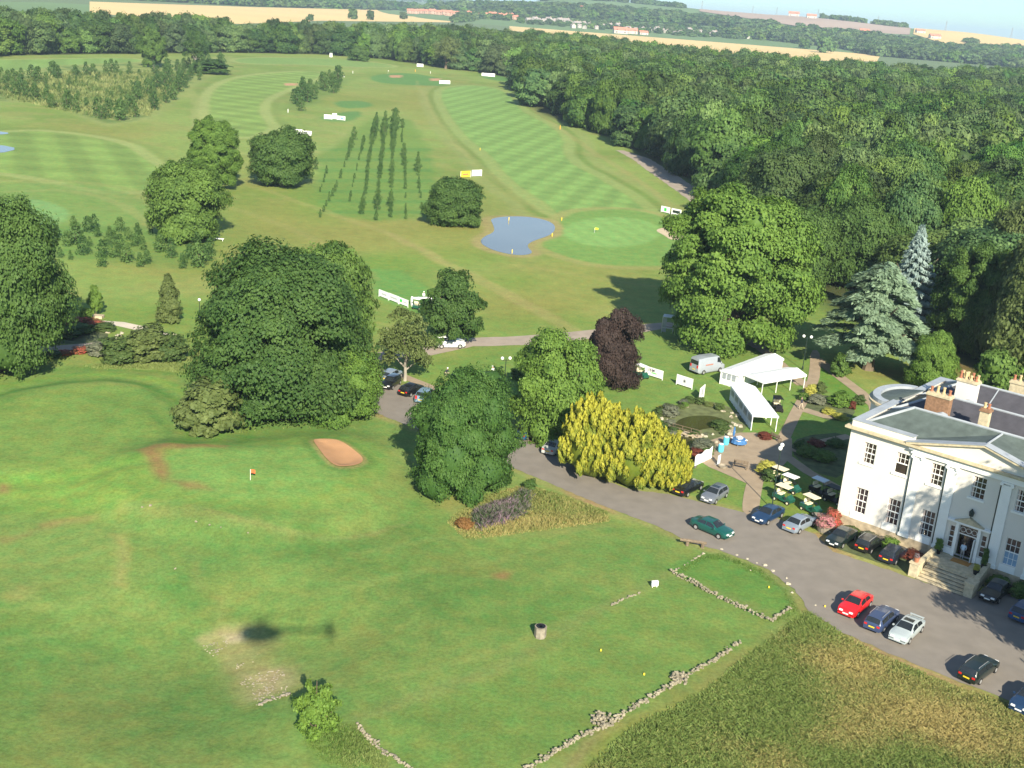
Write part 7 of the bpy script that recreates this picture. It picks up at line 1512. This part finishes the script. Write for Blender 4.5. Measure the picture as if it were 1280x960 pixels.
# ------------------------------------------------------------------ FAR TOWN, FARMS AND PYLONS
def hproto(seed, wall, roof, w_, d, h, rh, chim=True):
    t = bpy.data.objects.new('house', None); COL.objects.link(t); m = MB(); m.box(-w_/2, w_/2, -d/2, d/2, 0, h); m.add([(-w_/2, -d/2, h), (-w_/2, d/2, h), (-w_/2, 0, h+rh*.95)], [(0, 1, 2)]); m.add([(w_/2, -d/2, h), (w_/2, d/2, h), (w_/2, 0, h+rh*.95)], [(0, 2, 1)]); m.build('wall', M[wall], t)
    m = MB(); m.add([(-w_/2-.4, -d/2-.4, h-.1), (w_/2+.4, -d/2-.4, h-.1), (w_/2+.4, 0, h+rh), (-w_/2-.4, 0, h+rh), (-w_/2-.4, d/2+.4, h-.1), (w_/2+.4, d/2+.4, h-.1)], [(0, 1, 2, 3), (3, 2, 5, 4)]); r = m.build('roof', M[roof], t)
    if chim: m = MB(); m.box(w_*.25, w_*.25+.9, -.4, .5, h+rh*.4, h+rh+1.2); m.build('chimney', M['brickwall'], r)
    m = MB()
    for x in (-w_*.3, w_*.3):
        for z in (1.0, 3.6): m.box(x-.7, x+.7, -d/2-.04, -d/2+.05, z, z+1.3)
    m.build('window', M['glass'], t); return t
HP = {'red': hproto(1, 'brickwall', 'redroof', 11, 8, 5.4, 3), 'pale': hproto(2, 'housewall', 'greyroof', 10, 8, 5.4, 3), 'white': hproto(3, 'housewall', 'greyroof', 9, 7, 5.2, 2.8), 'farm': hproto(4, 'housewall', 'redroof', 16, 9, 4, 3.4, False)}
used_h = set()
def put_house(k, px, py, rz, s, label, group):
    loc = GG(px, py)
    if k in used_h: o = copy_thing(HP[k], loc, rz, (s, s, s), label, group)
    else: used_h.add(k); o = HP[k]; o.location = loc; o.rotation_euler = (0, 0, rz); o.scale = (s, s, s)
    tag(o, label, 'house', group)
    return o
hr = random.Random(21)
for i in range(20):
    x = 512+hr.uniform(0, 1)*3+i*6.9; y = 16.5+i*.43+hr.uniform(-.6, .9); put_house('red', x, y, hr.uniform(-.25, .25), hr.uniform(1.1, 1.5), 'red roofed house in the far terrace above the central wood', 'far red roofed houses')
for i in range(13):
    x = 662+i*5.6+hr.uniform(-2, 2); put_house('pale', x, 28.5+(x-662)*.075+hr.uniform(-3.0, .6), hr.uniform(-.9, .9), hr.uniform(.9, 1.4), 'grey roofed house at the left end of the far town', 'far grey roofed houses')
for i in range(30):
    x = 715+i*8.1+hr.uniform(-3, 3); y = 34.5+(x-715)*.063+hr.uniform(-3.4, 1.0); k = 'white' if i % 3 else 'pale'; put_house(k, x, y, hr.uniform(-1.3, 1.3), hr.uniform(.8, 1.25), 'white house among the trees of the far town' if k == 'white' else 'grey roofed house among the trees of the far town', 'far white houses' if k == 'white' else 'far town houses')
for x, y, s, lb in [(775, 42, 1.7, 'orange roofed long building at the front of the far town, left half'), (789, 42.6, 1.5, 'orange roofed long building at the front of the far town, right half'), (724, 15, 1.8, 'far orange roofed building on the skyline'), (804, 43.5, 1.1, 'pinkish house right of the orange roofed building'), (36, 10, 2.0, 'white and red building at the top left corner'),
                (992, 20.5, 1.8, 'white farm shed on the skyline hill'), (1014, 23, 1.6, 'low farm building on the skyline hill'), (1150, 42, 1.4, 'farm buildings among trees on the pale hillside'), (1168, 49, 1.6, 'farm in a clump of trees on the right hillside'), (1093, 53.5, 1.3, 'white house in the trees of the right far wood'), (1192, 78, .9, 'small white gable in the wood at the right'), (1080, 41.5, 1.4, 'pale barn beside the far right wood'), (1024, 54, 1.6, 'white walled house behind the lone copse')]:
    put_house('farm', x, y, hr.uniform(-.3, .3), s, lb, None)
def pylon(px, py, h, label):
    b = G(px, py); b.z = float(HZ(b.x, b.y))-1; t = thing('pylon', label, 'pylon', b, .4); m = MB(); w0, w1 = h*.10, h*.018; r = h*.006
    for sx in (-1, 1):
        for sy in (-1, 1): m.tube([(sx*w0, sy*w0, 0), (sx*w1*1.6, sy*w1*1.6, h*.6), (sx*w1*.4, sy*w1*.4, h)], r, 4)
    for i in range(8):
        z0 = h*i/9; z1 = h*(i+1)/9; a = w0+(w1*1.6-w0)*min(1, z0/(h*.6)); c = w0+(w1*1.6-w0)*min(1, z1/(h*.6))
        for sy in (-1, 1): m.tube([(-a, sy*a, z0), (c, sy*c, z1)], r*.6, 4); m.tube([(a, sy*a, z0), (-c, sy*c, z1)], r*.6, 4)
    m.build('tower', M['steel'], t); m = MB()
    for z, w_ in ((.66, .16), (.78, .20), (.90, .14)): m.tube([(-h*w_, 0, h*z), (0, 0, h*(z+.03)), (h*w_, 0, h*z)], r, 4)
    m.build('cross_arm', M['steel'], t)
for px, d, h, lb in [(794, 4200, 46, 'faint pylon on the skyline, first from the left'), (818, 3900, 46, 'faint pylon on the skyline, second from the left'), (874, 3600, 46, 'pylon on the skyline right of the far town'), (937, 4300, 42, 'small faint pylon left of the skyline farm'), (1018, 3600, 48, 'pylon above the skyline farm'), (1093, 3600, 48, 'pylon right of the skyline farm'), (1177, 3000, 46, 'large pylon over the pale hillside'), (1259, 3000, 48, 'pylon nearest the right edge'), (967, 4400, 42, 'tiny pylon just left of the skyline shed')]:
    ax = (px-640)/F; y = -1+.0752*(px-640); c_ = 50*F/min(d, 3500)/math.cos(TH); pylon(px, y+c_*.96, h*.62, lb)

# ------------------------------------------------------------------ HELICOPTER (casts the shadow on the lawn; it carries the camera)
hp = Vector((0, 0, HC))+TOSUN*7.0+Vector((.6, 0, 0))
sh = G(362, 790)-G(300, 790); hrz = math.atan2(-sh.y, -sh.x)
t = thing('helicopter', 'small dark helicopter overhead, known only by its shadow on the lawn', 'helicopter', hp, hrz)
m = MB(); prof = [(2.0, .05), (1.8, .45), (1.2, .78), (.3, .88), (-.6, .75), (-1.2, .45), (-1.6, .2)]
m.tube([(x, 0, 0) for x, r in prof], [r for x, r in prof], 14); m.build('cabin', PT_['navy'], t, True)
m = MB(); m.tube([(-1.4, 0, .25), (-5.4, 0, .35)], [.20, .10], 8); m.build('tail_boom', PT_['navy'], t)
m = MB(); m.box(-5.7, -5.2, -.03, .03, -.5, 1.1); m.build('fin', PT_['navy'], t)
m = MB(); m.box(-.12, .12, -.12, .12, .8, 1.7); m.build('mast', M['steel'], t)
m = MB(); m.box(-3.8, 3.8, -.08, .08, 1.7, 1.73); m.build('rotor_blade', M['black'], t); m = MB(); m.box(-5.75, -5.65, .1, .13, -.2, .9); m.build('tail_rotor', M['black'], t)
for y in (-.8, .8): m = MB(); m.tube([(1.3, y, -1.1), (-1.2, y, -1.1)], .04, 6); m.tube([(.5, y, -1.1), (.5, y*.6, -.6)], .03, 6); m.tube([(-.5, y, -1.1), (-.5, y*.6, -.6)], .03, 6); m.build('skid', M['steel'], t)

#HAZE#
hb = MB(); hb.box(-14500, 14500, -400, 14400, -3, 118)
hm = bpy.data.materials.new('haze_air'); hm.use_nodes = True; ht = hm.node_tree; ht.nodes.clear()
ho = ht.nodes.new('ShaderNodeOutputMaterial'); hv = ht.nodes.new('ShaderNodeVolumePrincipled'); hv.inputs['Color'].default_value = (.62, .80, 1.0, 1); hv.inputs['Density'].default_value = .00010; hv.inputs['Anisotropy'].default_value = .0
ht.links.new(hv.outputs[0], ho.inputs['Volume'])
hz = hb.build('haze', hm); hz['kind'] = 'stuff'
